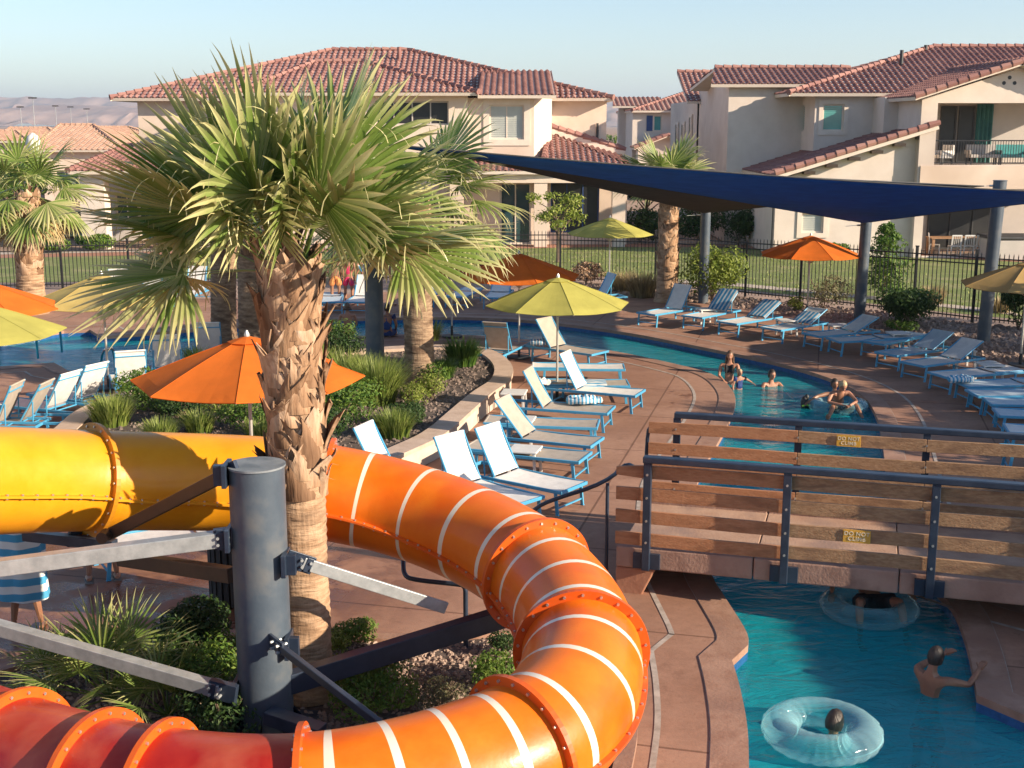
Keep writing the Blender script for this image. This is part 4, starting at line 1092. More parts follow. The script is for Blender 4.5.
# bin beside the bed
g = G(226,612,0); tb = thing('trash_bin', 'dark slatted litter bin on the deck left of the big grey column', 'litter bin', (g.x,g.y,0))
mb = MB(); bb_h = .82
for k in range(20):
    a = 2*math.pi*k/20; c = Vector((g.x+math.cos(a)*.24, g.y+.3+math.sin(a)*.24, 0)); t_ = Vector((-math.sin(a), math.cos(a), 0))
    mb.beam(c+Vector((0,0,.03)), c+Vector((0,0,bb_h)), .055, .02, up=tuple(Vector((math.cos(a), math.sin(a), 0))))
mb.build('slat_body', M['bin'], tb); mb = MB(); mb.tube([(g.x,g.y+.3,.02),(g.x,g.y+.3,bb_h-.1)], .215, 20); mb.build('liner', M['rubber'], tb)
mb = MB(); mb.tube([(g.x,g.y+.3,bb_h),(g.x,g.y+.3,bb_h+.05),(g.x,g.y+.3,bb_h+.12)], [.27,.26,.12], 20); mb.build('lid', M['bin'], tb, smooth=True)
# ============================================================ houses
def tiles(mb, poly, u, tw=.29, course=.40, amp=.05, sub=6, seed=0):
    P = [Vector(p) for p in poly]; n = (P[1]-P[0]).cross(P[2]-P[0]).normalized()
    if n.z < 0: n = -n
    u = Vector(u); u = (u - n*u.dot(n)).normalized(); v = n.cross(u).normalized()
    if v.z < 0: v = -v
    O = P[0]; q = [((p-O).dot(u), (p-O).dot(v)) for p in P]; r = random.Random(seed)
    u0 = min(a for a,b in q); u1 = max(a for a,b in q); vm = min(b for a,b in q)
    def span(x):
        ys = []
        for i in range(len(q)):
            a, b = q[i-1], q[i]
            if (a[0]-x)*(b[0]-x) <= 0 and abs(a[0]-b[0]) > 1e-9: ys.append(a[1] + (b[1]-a[1])*(x-a[0])/(b[0]-a[0]))
        return (min(ys), max(ys)) if ys else None
    ntile = max(1, round((u1-u0)/tw)); w_ = (u1-u0)/ntile
    for i in range(ntile):
        xs = [u0 + w_*(i + k/sub) for k in range(sub+1)]
        xs = [min(max(x, u0+1e-4), u1-1e-4) for x in xs]; sp = [span(x) for x in xs]
        if any(s is None for s in sp): continue
        lo = min(s[0] for s in sp); hi = max(s[1] for s in sp)
        k = int(math.floor((lo-vm)/course))
        while vm + k*course < hi:
            a = vm + k*course; b = a + course; vs = []; tint = min(1, max(0, r.gauss(.5,.22)))
            for (x, s), kk in zip(zip(xs, sp), range(sub+1)):
                ph = kk/sub; hgt = amp*math.sin(ph*2*math.pi); 
                ya = min(max(a, s[0]), s[1]); yb = min(max(b, s[0]), s[1])
                vs.append(O + u*x + v*ya + n*(hgt + .05)); vs.append(O + u*x + v*yb + n*(hgt + .012))
            if a > lo - .01 or True:
                fs = [(2*j, 2*j+2, 2*j+3, 2*j+1) for j in range(sub)]
                # butt end of the course
                o = len(vs)
                for j in range(sub+1): vs.append(vs[2*j] - n*.05)
                fs += [(o+j, o+j+1, 2*j+2, 2*j) for j in range(sub)]
                mb.add(vs, fs, 0, tint)
            k += 1
def caps(mb, a, b, r=.15, step=.42, seed=1, n_=6):
    a = Vector(a); b = Vector(b); Ln = (b-a).length; k = max(1, int(Ln/step)); rr = random.Random(seed)
    for i in range(k):
        mb.tube([a.lerp(b, i/k) + Vector((0,0,.04)), a.lerp(b, (i+1.12)/k) + Vector((0,0,.02))], [r, r*.74], n_, True, 0, rr.uniform(.3,1))
def roof(parent, polys, tmat, seed=1, ridges=(), name='roof', th=.14, tw=.29, course=.40, amp=.05, sub=6, slab_m='trim'):
    mb = MB(); s2 = MB()
    for i, (poly, u) in enumerate(polys):
        tiles(mb, poly, u, tw, course, amp, sub, seed*17+i)
        P = [Vector(p) for p in poly]; n = (P[1]-P[0]).cross(P[2]-P[0]).normalized()
        if n.z < 0: P = P[::-1]
        s2.slab([p - Vector((0,0,.012)) for p in P], th)
    for i, (a, b) in enumerate(ridges): caps(mb, a, b, seed=seed+i)
    ro = mb.build(name, tmat, parent); s2.build('fascia', M[slab_m], ro); return ro
def facade(mb, a0, a1, z0, z1, P, ops, axis='x', th=.3):
    """wall in the plane y=P (axis x) or x=P (axis y), leaving the openings ops=(a0,a1,z0,z1) free; th goes away from the camera side"""
    As = sorted({a0, a1, *[o[0] for o in ops], *[o[1] for o in ops]}); Zs = sorted({z0, z1, *[o[2] for o in ops], *[o[3] for o in ops]})
    for i in range(len(As)-1):
        run = None
        for j in range(len(Zs)-1):
            am = (As[i]+As[i+1])/2; zm = (Zs[j]+Zs[j+1])/2
            free = any(o[0] < am < o[1] and o[2] < zm < o[3] for o in ops)
            if not free:
                if run is None: run = Zs[j]
            if (free or j == len(Zs)-2) and run is not None:
                top = Zs[j] if free else Zs[j+1]
                if axis == 'x': mb.box(As[i], As[i+1], P, P+th, run, top)
                else: mb.box(P, P+th, As[i], As[i+1], run, top)
                run = None
def window(parent, x0, x1, z0, z1, P, m, axis='x', fr=.07, prou=.0, rec=.12, split=1, surround=None, lab=None, frm='trim'):
    mb = MB()
    def bx(a0,a1,p0,p1,c0,c1,mb_):
        if axis == 'x': mb_.box(a0,a1,P+p0,P+p1,c0,c1)
        else: mb_.box(P+p0,P+p1,a0,a1,c0,c1)
    d0, d1 = rec-.04, rec+.04
    bx(x0,x1,d0,d1,z0,z0+fr,mb); bx(x0,x1,d0,d1,z1-fr,z1,mb); bx(x0,x0+fr,d0,d1,z0+fr,z1-fr,mb); bx(x1-fr,x1,d0,d1,z0+fr,z1-fr,mb)
    for k in range(1, split):
        c = x0 + (x1-x0)*k/split; bx(c-fr*.4,c+fr*.4,d0,d1,z0+fr,z1-fr,mb)
    o = mb.build('window', M[frm], parent)
    if lab: o['label'] = lab
    p = MB(); bx(x0+fr*.5,x1-fr*.5,rec,rec+.02,z0+fr*.5,z1-fr*.5,p); p.build('pane', M[m] if isinstance(m, str) else m, o)
    if m == 'blind' or m == 'tealglass':
        p = MB(); n = int((z1-z0)/.09)
        for k in range(n): z = z0+fr+(z1-z0-2*fr)*k/n; bx(x0+fr,x1-fr,rec-.02,rec-.005,z,z+.05,p)
        p.build('blind', M[m], o)
    if surround:
        s = MB(); w_ = surround
        bx(x0-w_,x1+w_,-.05,-.002,z0-w_,z0,s); bx(x0-w_,x1+w_,-.05,-.002,z1,z1+w_,s); bx(x0-w_,x0,-.05,-.002,z0,z1,s); bx(x1,x1+w_,-.05,-.002,z0,z1,s); s.build('surround', M['trim'], o)
    return o
def X(px, Y, y=150): return at(px, y, Y).x
def Z(py, Y, x=512): return at(x, py, Y).z
# ---------------- central cream house
H1 = thing('house', 'large cream two storey villa with rose tile roofs behind the palms', 'house', (-7, 62, 0))
EZ = Z(98, 62.5); RZ = Z(50, 69)
EL = Vector((X(113,62.5), 62.5, EZ)); ER = Vector((X(613,62.5), 62.5, EZ)); RL = Vector((X(335,69), 69, RZ)); RR = Vector((X(409,69), 69, RZ)); BL = Vector((EL.x, 76, EZ)); BR = Vector((ER.x, 76, EZ))
bz = Z(92.5, 58.5); b0_ = Vector((X(240,58.5), 58.5, bz)); b1_ = Vector((X(479,58.5), 58.5, bz)); br0 = Vector((X(318,63), 63, Z(62,63))); br1 = Vector((X(364,63), 63, Z(61.5,63)))
bb1 = Vector((b1_.x, 66.5, bz)); bb0 = Vector((b0_.x, 66.5, bz))
roof(H1, [([EL,ER,RR,RL],(1,0,0)), ([ER,BR,RR],(0,1,0)), ([BL,EL,RL],(0,1,0)), ([BR,BL,RL,RR],(1,0,0))], M['tile2'], 3, [(EL,RL),(RL,RR),(ER,RR)])
roof(H1, [([b0_,b1_,br1,br0],(1,0,0)), ([b1_,bb1,br1],(0,1,0)), ([bb0,b0_,br0],(0,1,0))], M['tile2'], 4, [(b1_,br1),(br0,br1),(b0_,br0)])
v0 = Vector((X(478,58.8),58.8,Z(95,58.8))); v1 = Vector((X(556,58.8),58.8,Z(95,58.8)))
v2 = Vector((v1.x,66.4,EZ+1.45)); v3 = Vector((v0.x,66.4,EZ+1.45))
roof(H1, [([v0,v1,v2,v3],(1,0,0))], M['tile2'], 5, [])
mb = MB(); x0 = X(140,63.3); x1 = X(606,63.3); YM = 63.3
facade(mb, x0, x1, 0, EZ-.1, YM, [(X(564,YM),X(598,YM),.3,2.6)])
mb.box(x0, x0+.3, YM+.3, 75, 0, EZ-.1); mb.box(x1-.3, x1, YM+.3, 75, 0, EZ-.1)
YB = 59.3; bx0 = X(262,YB); bx1 = X(468,YB)
loggia = (X(376,YB), X(449,YB), Z(125,YB), Z(101,YB))
facade(mb, bx0, bx1, 0, bz-.1, YB, [loggia]); mb.box(bx0,bx0+.3,YB+.3,YM,0,bz-.1); mb.box(bx1-.3,bx1,YB+.3,YM,0,bz-.1)
YV = 59.6; vx0 = X(481,YV); vx1 = X(534,YV); vz0 = Z(158,YV)
wv = (X(489.5,YV), X(524,YV), Z(139.5,YV), Z(105,YV))
facade(mb, bx1+.001, vx1, vz0, Z(98,YV), YV, [wv])
# canted right cheek of the bay
c0 = Vector((vx1,YV,0)); c1 = Vector((X(553,YV),YV+2.2,0)); zt = Z(98,YV)
mb.add([(c0.x,c0.y,vz0),(c1.x,c1.y,vz0),(c1.x,YM,vz0),(c0.x,YM,vz0),(c0.x,c0.y,zt),(c1.x,c1.y,zt),(c1.x,YM,zt),(c0.x,YM,zt)], [(0,1,5,4),(1,2,6,5),(3,2,1,0),(4,5,6,7)])
YL = 59.0; d1 = (X(500,YL), X(531,YL), .0, Z(183,YL)); d2 = (X(551,YL), X(600,YL), .55, Z(182,YL))
facade(mb, X(440,YL), X(628,YL), 0, Z(173,YL), YL, [d1, d2]); mb.box(X(628,YL)-.3, X(628,YL), YL+.3, YM, 0, Z(173,YL))
wh1 = mb.build('wall', M['stucco'], H1)
window(H1, *wv, YV, 'blind', split=2, surround=.28, lab='wide shuttered bay window')
window(H1, *d1, YL, 'glass', split=2, rec=.22, lab='sliding patio door'); window(H1, *d2, YL, 'dark', split=3, rec=.25, lab='wide dark patio window', frm='bluesh')
window(H1, *loggia, YB, 'dark', split=4, rec=.25, lab='dark upper loggia', frm='stucco3')
window(H1, X(564,YM),X(598,YM),.3,2.6, YM, 'glass', split=2)
mb = MB(); mb.box(X(452,57.6), X(632,57.6), 57.7, 58.1, Z(183,57.6), Z(171,57.6)); 
for px in (456, 541, 620): mb.box(X(px,57.7)-.3, X(px,57.7)+.3, 57.75, 58.35, 0, Z(183,57.6))
mb.build('porch_beam', M['stucco'], H1)
A = at(550,133,63.2); Bp = at(624,156,63.2); Cc = at(633,167,57.4); D = at(540,171,57.4); D0 = at(452,171,57.4); A0 = at(452,151,63.2); A1 = at(551,151,63.2)
zE = D.z; D0.z = zE; A1.z = A0.z
roof(H1, [([D0,D,A1,A0],(1,0,0)), ([D,Cc,A],(1,0,0)), ([Cc,Bp,A],(1,0,.0))], M['tile2'], 6, [(D,A),(Bp,A)], name='porch_roof')
mb = MB(); mb.beam(A+Vector((0,-.25,.12)), Bp+Vector((0,-.25,.12)), .3, .35); mb.build('rake_board', M['trim'], H1)
mb = MB(); caps(mb, A+Vector((0,-.28,.3)), Bp+Vector((0,-.28,.3)), .2); mb.build('rake_tiles', M['tile2'], H1)
mb = MB(); mb.tube([(X(597,YM),YM-.10,0),(X(597,YM),YM-.10,EZ-1.2)], .06, 6); mb.build('downpipe', M['bin'], H1)
mb = MB(); mb.tube([at(399,52,67.5)-Vector((0,0,.6)), at(399,47,67.5)], .1, 8); mb.tube([at(406,52,69)-Vector((0,0,.6)), at(406,50,69)], .14, 8); mb.build('roof_vent', M['tile2'], H1)
# single storey wing at the left
P0 = Vector((X(66,56),56,Z(171,56))); P1 = Vector((X(262,56),56,P0.z)); Q0 = Vector((X(128,61.5),61.5,Z(146,61.5))); Q1 = Vector((X(262,61.5),61.5,Q0.z)); S0 = Vector((P0.x,67,P0.z))
roof(H1, [([P0,P1,Q1,Q0],(1,0,0)), ([S0,P0,Q0],(0,1,0))], M['tile2'], 7, [(P0,Q0),(Q0,Q1)], name='wing_roof')
mb = MB(); mb.box(X(79,56.8), X(260,56.8), 56.6, 57.1, Z(182,56.8), P0.z-.1)
for px in (91, 196): mb.box(X(px,56.8)-.55, X(px,56.8)+.55, 56.5, 57.3, 0, Z(180,56.8))
mb.build('wing_porch', M['stucco2'], H1)
YW = 61.0; wins = [(X(112,YW),X(116,YW)+.9,.9,2.3),(X(135,YW),X(165,YW),.0,2.3),(X(180,YW),X(200,YW),.9,2.3)]
mb = MB(); facade(mb, X(84,YW), x0+3, 0, P0.z+.3, YW, wins); mb.build('wing_wall', M['stucco3'], H1)
for w_ in wins: window(H1, *w_, YW, 'glass', split=2)
# patio furniture: white stone cube seats seen as pale blocks beside the doors
# ---------------- right house
H2 = thing('house', 'pale two storey villa at the right with stepped rose tile roofs and a balcony', 'house', (16, 58, 0))
YG = 53.0; YS = 53.4; YF = 58.0; YT = 60.5
gx0 = X(919,YG); gx1 = X(1100,YG); apexx = X(1010,YG); ez2 = Z(93,YG); rz2 = Z(62,YG)
lg = (X(935,YG), gx1-1.2, Z(165,YG), Z(103,YG)); lp = (X(928,YG), gx1-.6, 0.05, Z(190,YG))
mb = MB(); facade(mb, gx0, gx1, 0, ez2-.25, YG, [lg, lp])
ax = apexx
mb.add([(gx0,YG,ez2-.25),(gx1,YG,ez2-.25),(gx1,YG,rz2-.35-(gx1-ax)*(rz2-ez2)/(ax-gx0)),(ax,YG,rz2-.3)], [(0,1,2,3)])
mb.add([(gx0,YG+.3,ez2-.25),(gx1,YG+.3,ez2-.25),(ax,YG+.3,rz2-.3)], [(2,1,0)])
# balcony/patio inside: floor slab, back wall
mb.box(gx0+.3, gx1, YG+.3, YG+3.6, Z(188,YG), Z(166,YG)-.02); mb.box(gx0, gx0+.3, YG+.3, YG+5, 0, ez2-.25)
# wing right of the bay
ux0 = X(882,56.2); 
facade(mb, ux0, gx0+.2, 0, Z(97,56.2), 56.2, [(X(902.5,56.2), X(916,56.2), Z(126,56.2), Z(105.5,56.2))]); mb.box(ux0, ux0+.3, 56.5, YF, 0, Z(97,56.2))
# bay
fx0 = X(813,YF); fx1 = ux0+.1; wb = (X(821,YF), X(842,YF), Z(131,YF), Z(104,YF)); zb2 = Z(95,YF)
facade(mb, fx0, fx1, 2.5, zb2, YF, [wb])
facade(mb, YF+.3, 64.5, 2.5, zb2, fx0, [(60.0,60.7,Z(131,60),Z(105,60)),(61.0,61.7,Z(131,60),Z(105,60)),(62.0,62.7,Z(131,60),Z(105,60))], 'y')
# tower
tx0 = X(727,YT); tx1 = X(783,YT); ztw = Z(82,YT)
mb.box(tx0, tx1+1.5, YT, YT+.3, 0, ztw); mb.box(tx0, tx0+.3, YT+.3, 70.05, 0, ztw); mb.box(tx1+1.2, tx1+1.5, YT+.3, 66, 0, ztw)
# low wing under the shed roof
sx0 = X(777,YS); sx1 = gx0+.3; swin = (X(805,YS), X(827,YS), Z(233,YS), Z(213,YS)); sw2 = (X(742,YT-2),0,0,0)
zl = Z(178,YS); zr = Z(130,YS)
facade(mb, sx0, sx1, 0, zl-.1, YS, [swin]); mb.add([(sx0,YS,zl-.1),(sx1,YS,zl-.1),(sx1,YS,zr-.15),(sx0,YS,zl-.12)], [(0,1,2,3)]); mb.add([(sx0,YS+.3,zl-.1),(sx1,YS+.3,zl-.1),(sx1,YS+.3,zr-.15),(sx0,YS+.3,zl-.12)], [(3,2,1,0)])
facade(mb, YS+.3, 68, 0, zl-.1, sx0, [(63.0,64.2,1.6,2.6)], 'y')
# far left volume
qx0 = X(697,70); mb.box(qx0, qx0+.3, 70, 82, 0, Z(100,70)); mb.box(qx0, tx0+1, 70, 70.3, 0, Z(100,70))
mb.build('wall', M['stucco2'], H2)
mb = MB(); mb.box(gx0+.3, gx1, YG+3.3, YG+3.6, Z(166,YG), ez2); mb.box(gx0+.3, gx1, YG+3.3, YG+3.6, 0, Z(188,YG)); mb.build('recessed_wall', M['stucco3'], H2)
window(H2, X(902.5,56.2), X(916,56.2), Z(126,56.2), Z(105.5,56.2), 56.2, 'dark', surround=.15)
window(H2, *wb, YF, 'tealglass', surround=.18, lab='teal window')
for a in (60.0, 61.0, 62.0): window(H2, a, a+.7, Z(131,60), Z(105,60), fx0, 'tealglass', 'y')
window(H2, *swin, YS, 'blind', surround=.2, lab='ground floor window'); window(H2, 63.0,64.2,1.6,2.6, sx0, 'tealglass', 'y')
for a, b, c in ((72,73,4.6),(75,76.2,4.2),(77.8,79,4.2)): window(H2, a, b, c, c+1.4, qx0-.02, 'glass', 'y', rec=-.03, surround=.1)
# doors behind balcony and patio
yb = YG+3.3
for x0_, x1_, z0_, z1_, m_, l_ in ((X(938,yb),X(954,yb),Z(165,YG),Z(106,yb),'dark','dark balcony door'),(X(956,yb),X(972,yb),Z(165,YG),Z(106,yb),'dark','dark balcony door'),
      (X(932,yb),X(1000,yb),.05,Z(192,yb),'dark','dark patio doors')):
    window(H2, x0_, x1_, z0_, z1_, yb, m_, rec=-.05, split=1 if x1_-x0_ < 2 else 3, lab=l_, frm='bin')
mb = MB(); cx0 = X(973,yb); 
mb.grid(lambda u,v: (cx0+.75*u, yb-.12+.04*math.sin(u*26), Z(165,YG)+(Z(104,yb)-Z(165,YG))*v), 24, 2); mb.build('curtain', pmat('teal curtain', (.03,.12,.12), (.05,.16,.15), 3, .9), H2, smooth=True)
mb = MB(); zr0 = Z(165,YG); 
for z in (.08, 1.0): mb.beam((gx0+.5,YG+.05,zr0+z), (gx1,YG+.05,zr0+z), .04, .05)
for k in range(70): x_ = gx0+.55+k*.11; mb.box(x_-.01,x_+.01,YG+.04,YG+.06,zr0+.08,zr0+1.0)
mb.build('balcony_railing', M['iron'], H2)
mb = MB()
for dx, dz in ((0,.22),(-.22,0),(.22,0)): mb.tube([(ax-.25+dx, YG-.01, Z(83,YG)+dz), (ax-.25+dx, YG+.04, Z(83,YG)+dz)], .08, 10)
mb.build('gable_vent', M['dark'], H2)
# roofs of the right house
slope = (rz2-ez2)/(ax-gx0)
g0 = Vector((gx0-.5,YG-.6,ez2-.5*slope)); ga = Vector((ax,YG-.6,rz2)); gb_ = Vector((ax,62,rz2)); g3 = Vector((gx0-.5,62,ez2-.5*slope)); g4 = Vector((gx1+.5,YG-.6,rz2-slope*(gx1+.5-ax))); g5 = Vector((gx1+.5,62,g4.z))
roof(H2, [([g3,g0,ga,gb_],(0,1,0)), ([g4,g5,gb_,ga],(0,1,0))], M['tile2'], 11, [(ga,gb_),(g0,ga),(g4,ga)])
e0 = Vector((X(786,YF-.6),YF-.6,Z(93,YF-.6))); e1_ = Vector((X(935,YF-.6),YF-.6,e0.z)); r0 = Vector((X(926,63.5),63.5,Z(47,63.5))); r1 = Vector((X(1060,63.5),63.5,r0.z)); eb = Vector((e0.x,70,e0.z)); e2 = Vector((X(1075,YF-.6),YF-.6,e0.z))
roof(H2, [([e0,e2,r1,r0],(1,0,0)), ([eb,e0,r0],(0,1,0))], M['tile2'], 12, [(e0,r0),(r0,r1)])
t0 = Vector((X(709,YT-.5),YT-.5,Z(84,YT-.5))); t1_ = Vector((X(850,YT-.5),YT-.5,t0.z)); t2 = Vector((X(846,62.6),62.8,Z(68,62.8))); t3 = Vector((X(712,62.8),62.8,Z(68,62.8)))
t4 = Vector((t0.x,67,t0.z)); t5 = Vector((t1_.x,67,t0.z))
roof(H2, [([t0,t1_,t2,t3],(1,0,0)), ([t5,t4,t3,t2],(1,0,0))], M['tile2'], 13, [(t3,t2)])
u0 = Vector((X(686,69.4),69.4,Z(101,69.4))); u1_ = Vector((X(730,69.4),69.4,u0.z)); u2 = Vector((u1_.x,74,u0.z+1.7)); u3 = Vector((u0.x,74,u0.z+1.7))
roof(H2, [([u0,u1_,u2,u3],(1,0,0))], M['tile2'], 14, [(u3,u2)])
s0 = Vector((X(776,YS-.5),YS-.5,Z(176,YS-.5))); s1_ = Vector((X(937,YS-.5),YS-.5,Z(125.5,YS-.5))); ns = 62.0
s2_ = Vector((s1_.x,ns,s1_.z)); s3 = Vector((s0.x,ns,s0.z))
roof(H2, [([s3,s0,s1_,s2_],(0,1,0))], M['tile2'], 15, [(s0+Vector((0,0,.1)),s1_+Vector((0,0,.1)))], name='shed_roof')
for k in range(7):
    mb = MB(); q = s0.lerp(s1_, (k+.6)/7.2); mb.box(q.x-.24,q.x+.24,YS-.34,YS-.002,q.z-.40,q.z-.27); mb.build('rafter_end', M['brownsteel'], H2)
mb = MB(); mb.tube([(sx0-.05,YS-.08,0),(sx0-.05,YS-.08,zl-.1)], .06, 6); mb.build('downpipe', M['bin'], H2)
mb = MB()
for px, py, Y_ in ((902,50,61),(926,45,63)): q = at(px,py,Y_); mb.tube([q-Vector((0,0,.9)), q], .09, 8)
mb.build('roof_vent', M['bin'], H2)
mb = MB(); mb.box(gx0+.1, gx1, YG-.06, YG-.002, Z(189,YG), Z(166,YG)); mb.build('balcony_slab', M['stucco'], H2)
# balcony and patio furniture (own things)
def armchair(loc, rz, label, m, w_=.7, wood=False, high=.85):
    t = thing('armchair', label, 'chair', loc, rz); p = MB(); p.box(-w_/2,w_/2,-.33,.33,.30,.44); p.build('seat', M[m], t, world=False, bevel=.02)
    p = MB(); p.box(-w_/2,w_/2,.27,.36,.44,high); p.build('backrest', M[m], t, world=False, bevel=.02)
    for a in (-1,1):
        p = MB(); p.box(a*w_/2-.04,a*w_/2+.04,-.33,.34,.44,.62); p.build('armrest', M[m], t, world=False, bevel=.01)
        for b in (-.28,.3): p = MB(); p.box(a*(w_/2-.05)-.025,a*(w_/2-.05)+.025,b-.025,b+.025,0,.30); p.build('leg', M['bin'], t, world=False)
    return t
zb_ = Z(166,YG)
armchair((X(942,YG+1),YG+1.0,zb_), R(-70), 'white slatted chair at the left end of the balcony', 'cloth_white')
armchair((X(985,YG+1.6),YG+1.8,zb_), 0, 'grey cushioned sofa chair in the middle of the balcony', 'stucco3', 1.3)
armchair((X(1016,YG+1.6),YG+1.8,zb_), 0, 'teal cushioned sofa at the right end of the balcony', 'tealglass', 1.4)
wt = pmat('teak', (.30,.16,.08), (.38,.22,.12), 8, .6)
tb2 = thing('dining_table', 'wooden dining table on the patio below the balcony', 'table', (X(965,YG+1.3),YG+1.3,0))
p = MB(); p.box(-1.3,1.1,-.45,.45,.71,.76); p.build('table_top', wt, tb2, world=False, bevel=.008)
for a in (-1.2,1.0):
    for b in (-.36,.36): p = MB(); p.box(a-.05,a+.05,b-.05,b+.05,0,.71); p.build('leg', wt, tb2, world=False)
def dchair(loc, rz, label):
    t = thing('dining_chair', label, 'chair', loc, rz, 'pale dining chairs around the patio table'); m = M['plastic_w']
    p = MB(); p.box(-.22,.22,-.22,.22,.43,.46); p.build('seat', m, t, world=False)
    p = MB()
    for a in (-.2,.2): p.beam((a,.2,.46),(a,.26,.92),.035,.035,up=(0,1,0))
    p.beam((-.2,.26,.9),(.2,.26,.9),.03,.06)
    for k in range(5): a = -.16+k*.08; p.beam((a,.21,.47),(a,.26,.88),.02,.015,up=(0,1,0))
    p.build('backrest', m, t, world=False)
    for a in (-.2,.2):
        for b in (-.2,.2): p = MB(); p.beam((a,b,.43),(a*1.05,b*1.05,0),.035,.035,up=(0,1,0)); p.build('leg', m, t, world=False)
dchair((X(944,YG+.9),YG+1.3,0), R(75), 'pale dining chair at the left end of the patio table')
dchair((X(961,YG+.6),YG+.55,0), R(180), 'pale dining chair at the front of the patio table, nearer its left leg')
dchair((X(974,YG+.6),YG+.55,0), R(180), 'pale dining chair at the middle front of the patio table')
dchair((X(986,YG+.6),YG+.55,0), R(180), 'pale dining chair at the front right of the patio table')
hot = thing('hot_tub', 'covered grey hot tub on the patio at the right edge', 'hot tub', (X(1018,YG-.2),YG-.3,0))
p = MB(); p.box(-1.1,1.1,-.9,.9,0,.85); p.build('cabinet', M['stucco3'], hot, world=False, bevel=.05)
p = MB(); p.box(-1.16,1.16,-.96,.96,.853,.98); p.build('cover', M['bin'], hot, world=False, bevel=.05)
# ---------------- small far house between the two
H3 = thing('house', 'small pale house with a navy shutter seen between the two big villas', 'house', (10, 100, 0)); Y3 = 98.0
def v3_(px, py, Y): return at(px, py, Y)
mb = MB()
w3 = (X(653,Y3), X(661,Y3), Z(131,Y3), Z(115.5,Y3))
facade(mb, X(632,Y3), X(680,Y3), 0, Z(111,Y3), Y3, [w3]); mb.box(X(632,Y3),X(632,Y3)+.3,Y3+.3,Y3+14,0,Z(111,Y3))
mb.box(X(680,96.6), X(698,96.6), 96.6, Y3+1, 0, Z(104,96.6)); mb.box(X(618,Y3+6), X(633,Y3+6), Y3+6, Y3+6.3, 0, Z(108,Y3+6)); mb.box(X(638,95), X(698,95), 95, 96.6, 0, Z(146,95))
mb.add([(X(638,95),95,Z(146,95)),(X(698,95),95,Z(146,95)),(X(668,95),95,Z(136,95))], [(0,1,2)])
mb.build('wall', M['stucco2'], H3)
window(H3, *w3, Y3, 'tealglass', surround=.08); mb = MB(); mb.box(X(646,Y3), X(652,Y3), Y3-.06, Y3-.003, w3[2], w3[3]); mb.build('shutter', M['bluesh'], H3)
a_ = Vector((X(631,97.4),97.4,Z(110.5,97.4))); b_ = Vector((X(706,97.4),97.4,a_.z)); c_ = Vector((X(706,104),104,Z(92,104))); d_ = Vector((X(686,104),104,Z(92,104))); e_ = Vector((a_.x,112,a_.z))
roof(H3, [([a_,b_,c_,d_],(1,0,0)), ([e_,a_,d_],(0,1,0))], M['tile2'], 21, [(a_,d_)], sub=4, tw=.4)
a_ = Vector((X(612,103),103,Z(106,103))); b_ = Vector((X(660,103),103,a_.z)); c_ = Vector((X(660,106),106.5,Z(97,106.5))); d_ = Vector((X(612,106.5),106.5,c_.z))
roof(H3, [([a_,b_,c_,d_],(1,0,0))], M['tile2'], 22, [], sub=4, tw=.4)
k0 = Vector((X(634,94.4),94.4,Z(148,94.4))); k1 = Vector((X(668,94.4),94.4,Z(134.5,94.4))); k2 = Vector((X(701,94.4),94.4,k0.z)); K = Vector((0,3.4,0))
roof(H3, [([k0+K,k0,k1,k1+K],(0,1,0)), ([k2,k2+K,k1+K,k1],(0,1,0))], M['tile2'], 23, [(k0,k1),(k2,k1)], sub=4, tw=.4, name='porch_roof')
# ---------------- distant low houses at the left
def lowhouse(label, x0, x1, ye, xr0, xr1, yr, Y, depth, m, seed):
    h = thing('house', label, 'house', (X((x0+x1)/2, Y), Y+depth/2, 0))
    a = Vector((X(x0,Y),Y,Z(ye,Y))); b = Vector((X(x1,Y),Y,a.z)); c = Vector((X(xr1,Y+depth/2),Y+depth/2,Z(yr,Y+depth/2))); d = Vector((X(xr0,Y+depth/2),Y+depth/2,c.z)); e = Vector((a.x,Y+depth,a.z)); f = Vector((b.x,Y+depth,a.z))
    roof(h, [([a,b,c,d],(1,0,0)), ([e,a,d],(0,1,0)), ([b,f,c],(0,1,0)), ([f,e,d,c],(1,0,0))], m, seed, [(a,d),(d,c),(b,c)], sub=4, tw=.42)
    mb = MB(); ws = [(a.x+1.5,a.x+3.2,.9,2.2),(a.x+5,a.x+6.6,.9,2.2),(b.x-3,b.x-1.6,.9,2.2)]
    facade(mb, a.x+.6, b.x-.6, 0, a.z-.05, Y+.6, ws); mb.box(b.x-.9,b.x-.6,Y+.9,Y+depth-1,0,a.z-.05); mb.box(a.x+.6,a.x+.9,Y+.9,Y+depth-1,0,a.z-.05); mb.build('wall', M['stucco'], h)
    for w_ in ws: window(h, *w_, Y+.6, 'glass')
lowhouse('low tan house with a broad hipped sandy tile roof beyond the left palm', 30, 125, 150, 62, 95, 125, 92, 14, M['tile3'], 31)
lowhouse('low house with a paler roof peeking out behind the left palm crown', 2, 60, 137, 12, 50, 128, 118, 14, M['tile3'], 32)
lowhouse('distant low house behind the hipped sandy roof', 82, 150, 134, 95, 130, 127, 135, 12, M['tile3'], 33)
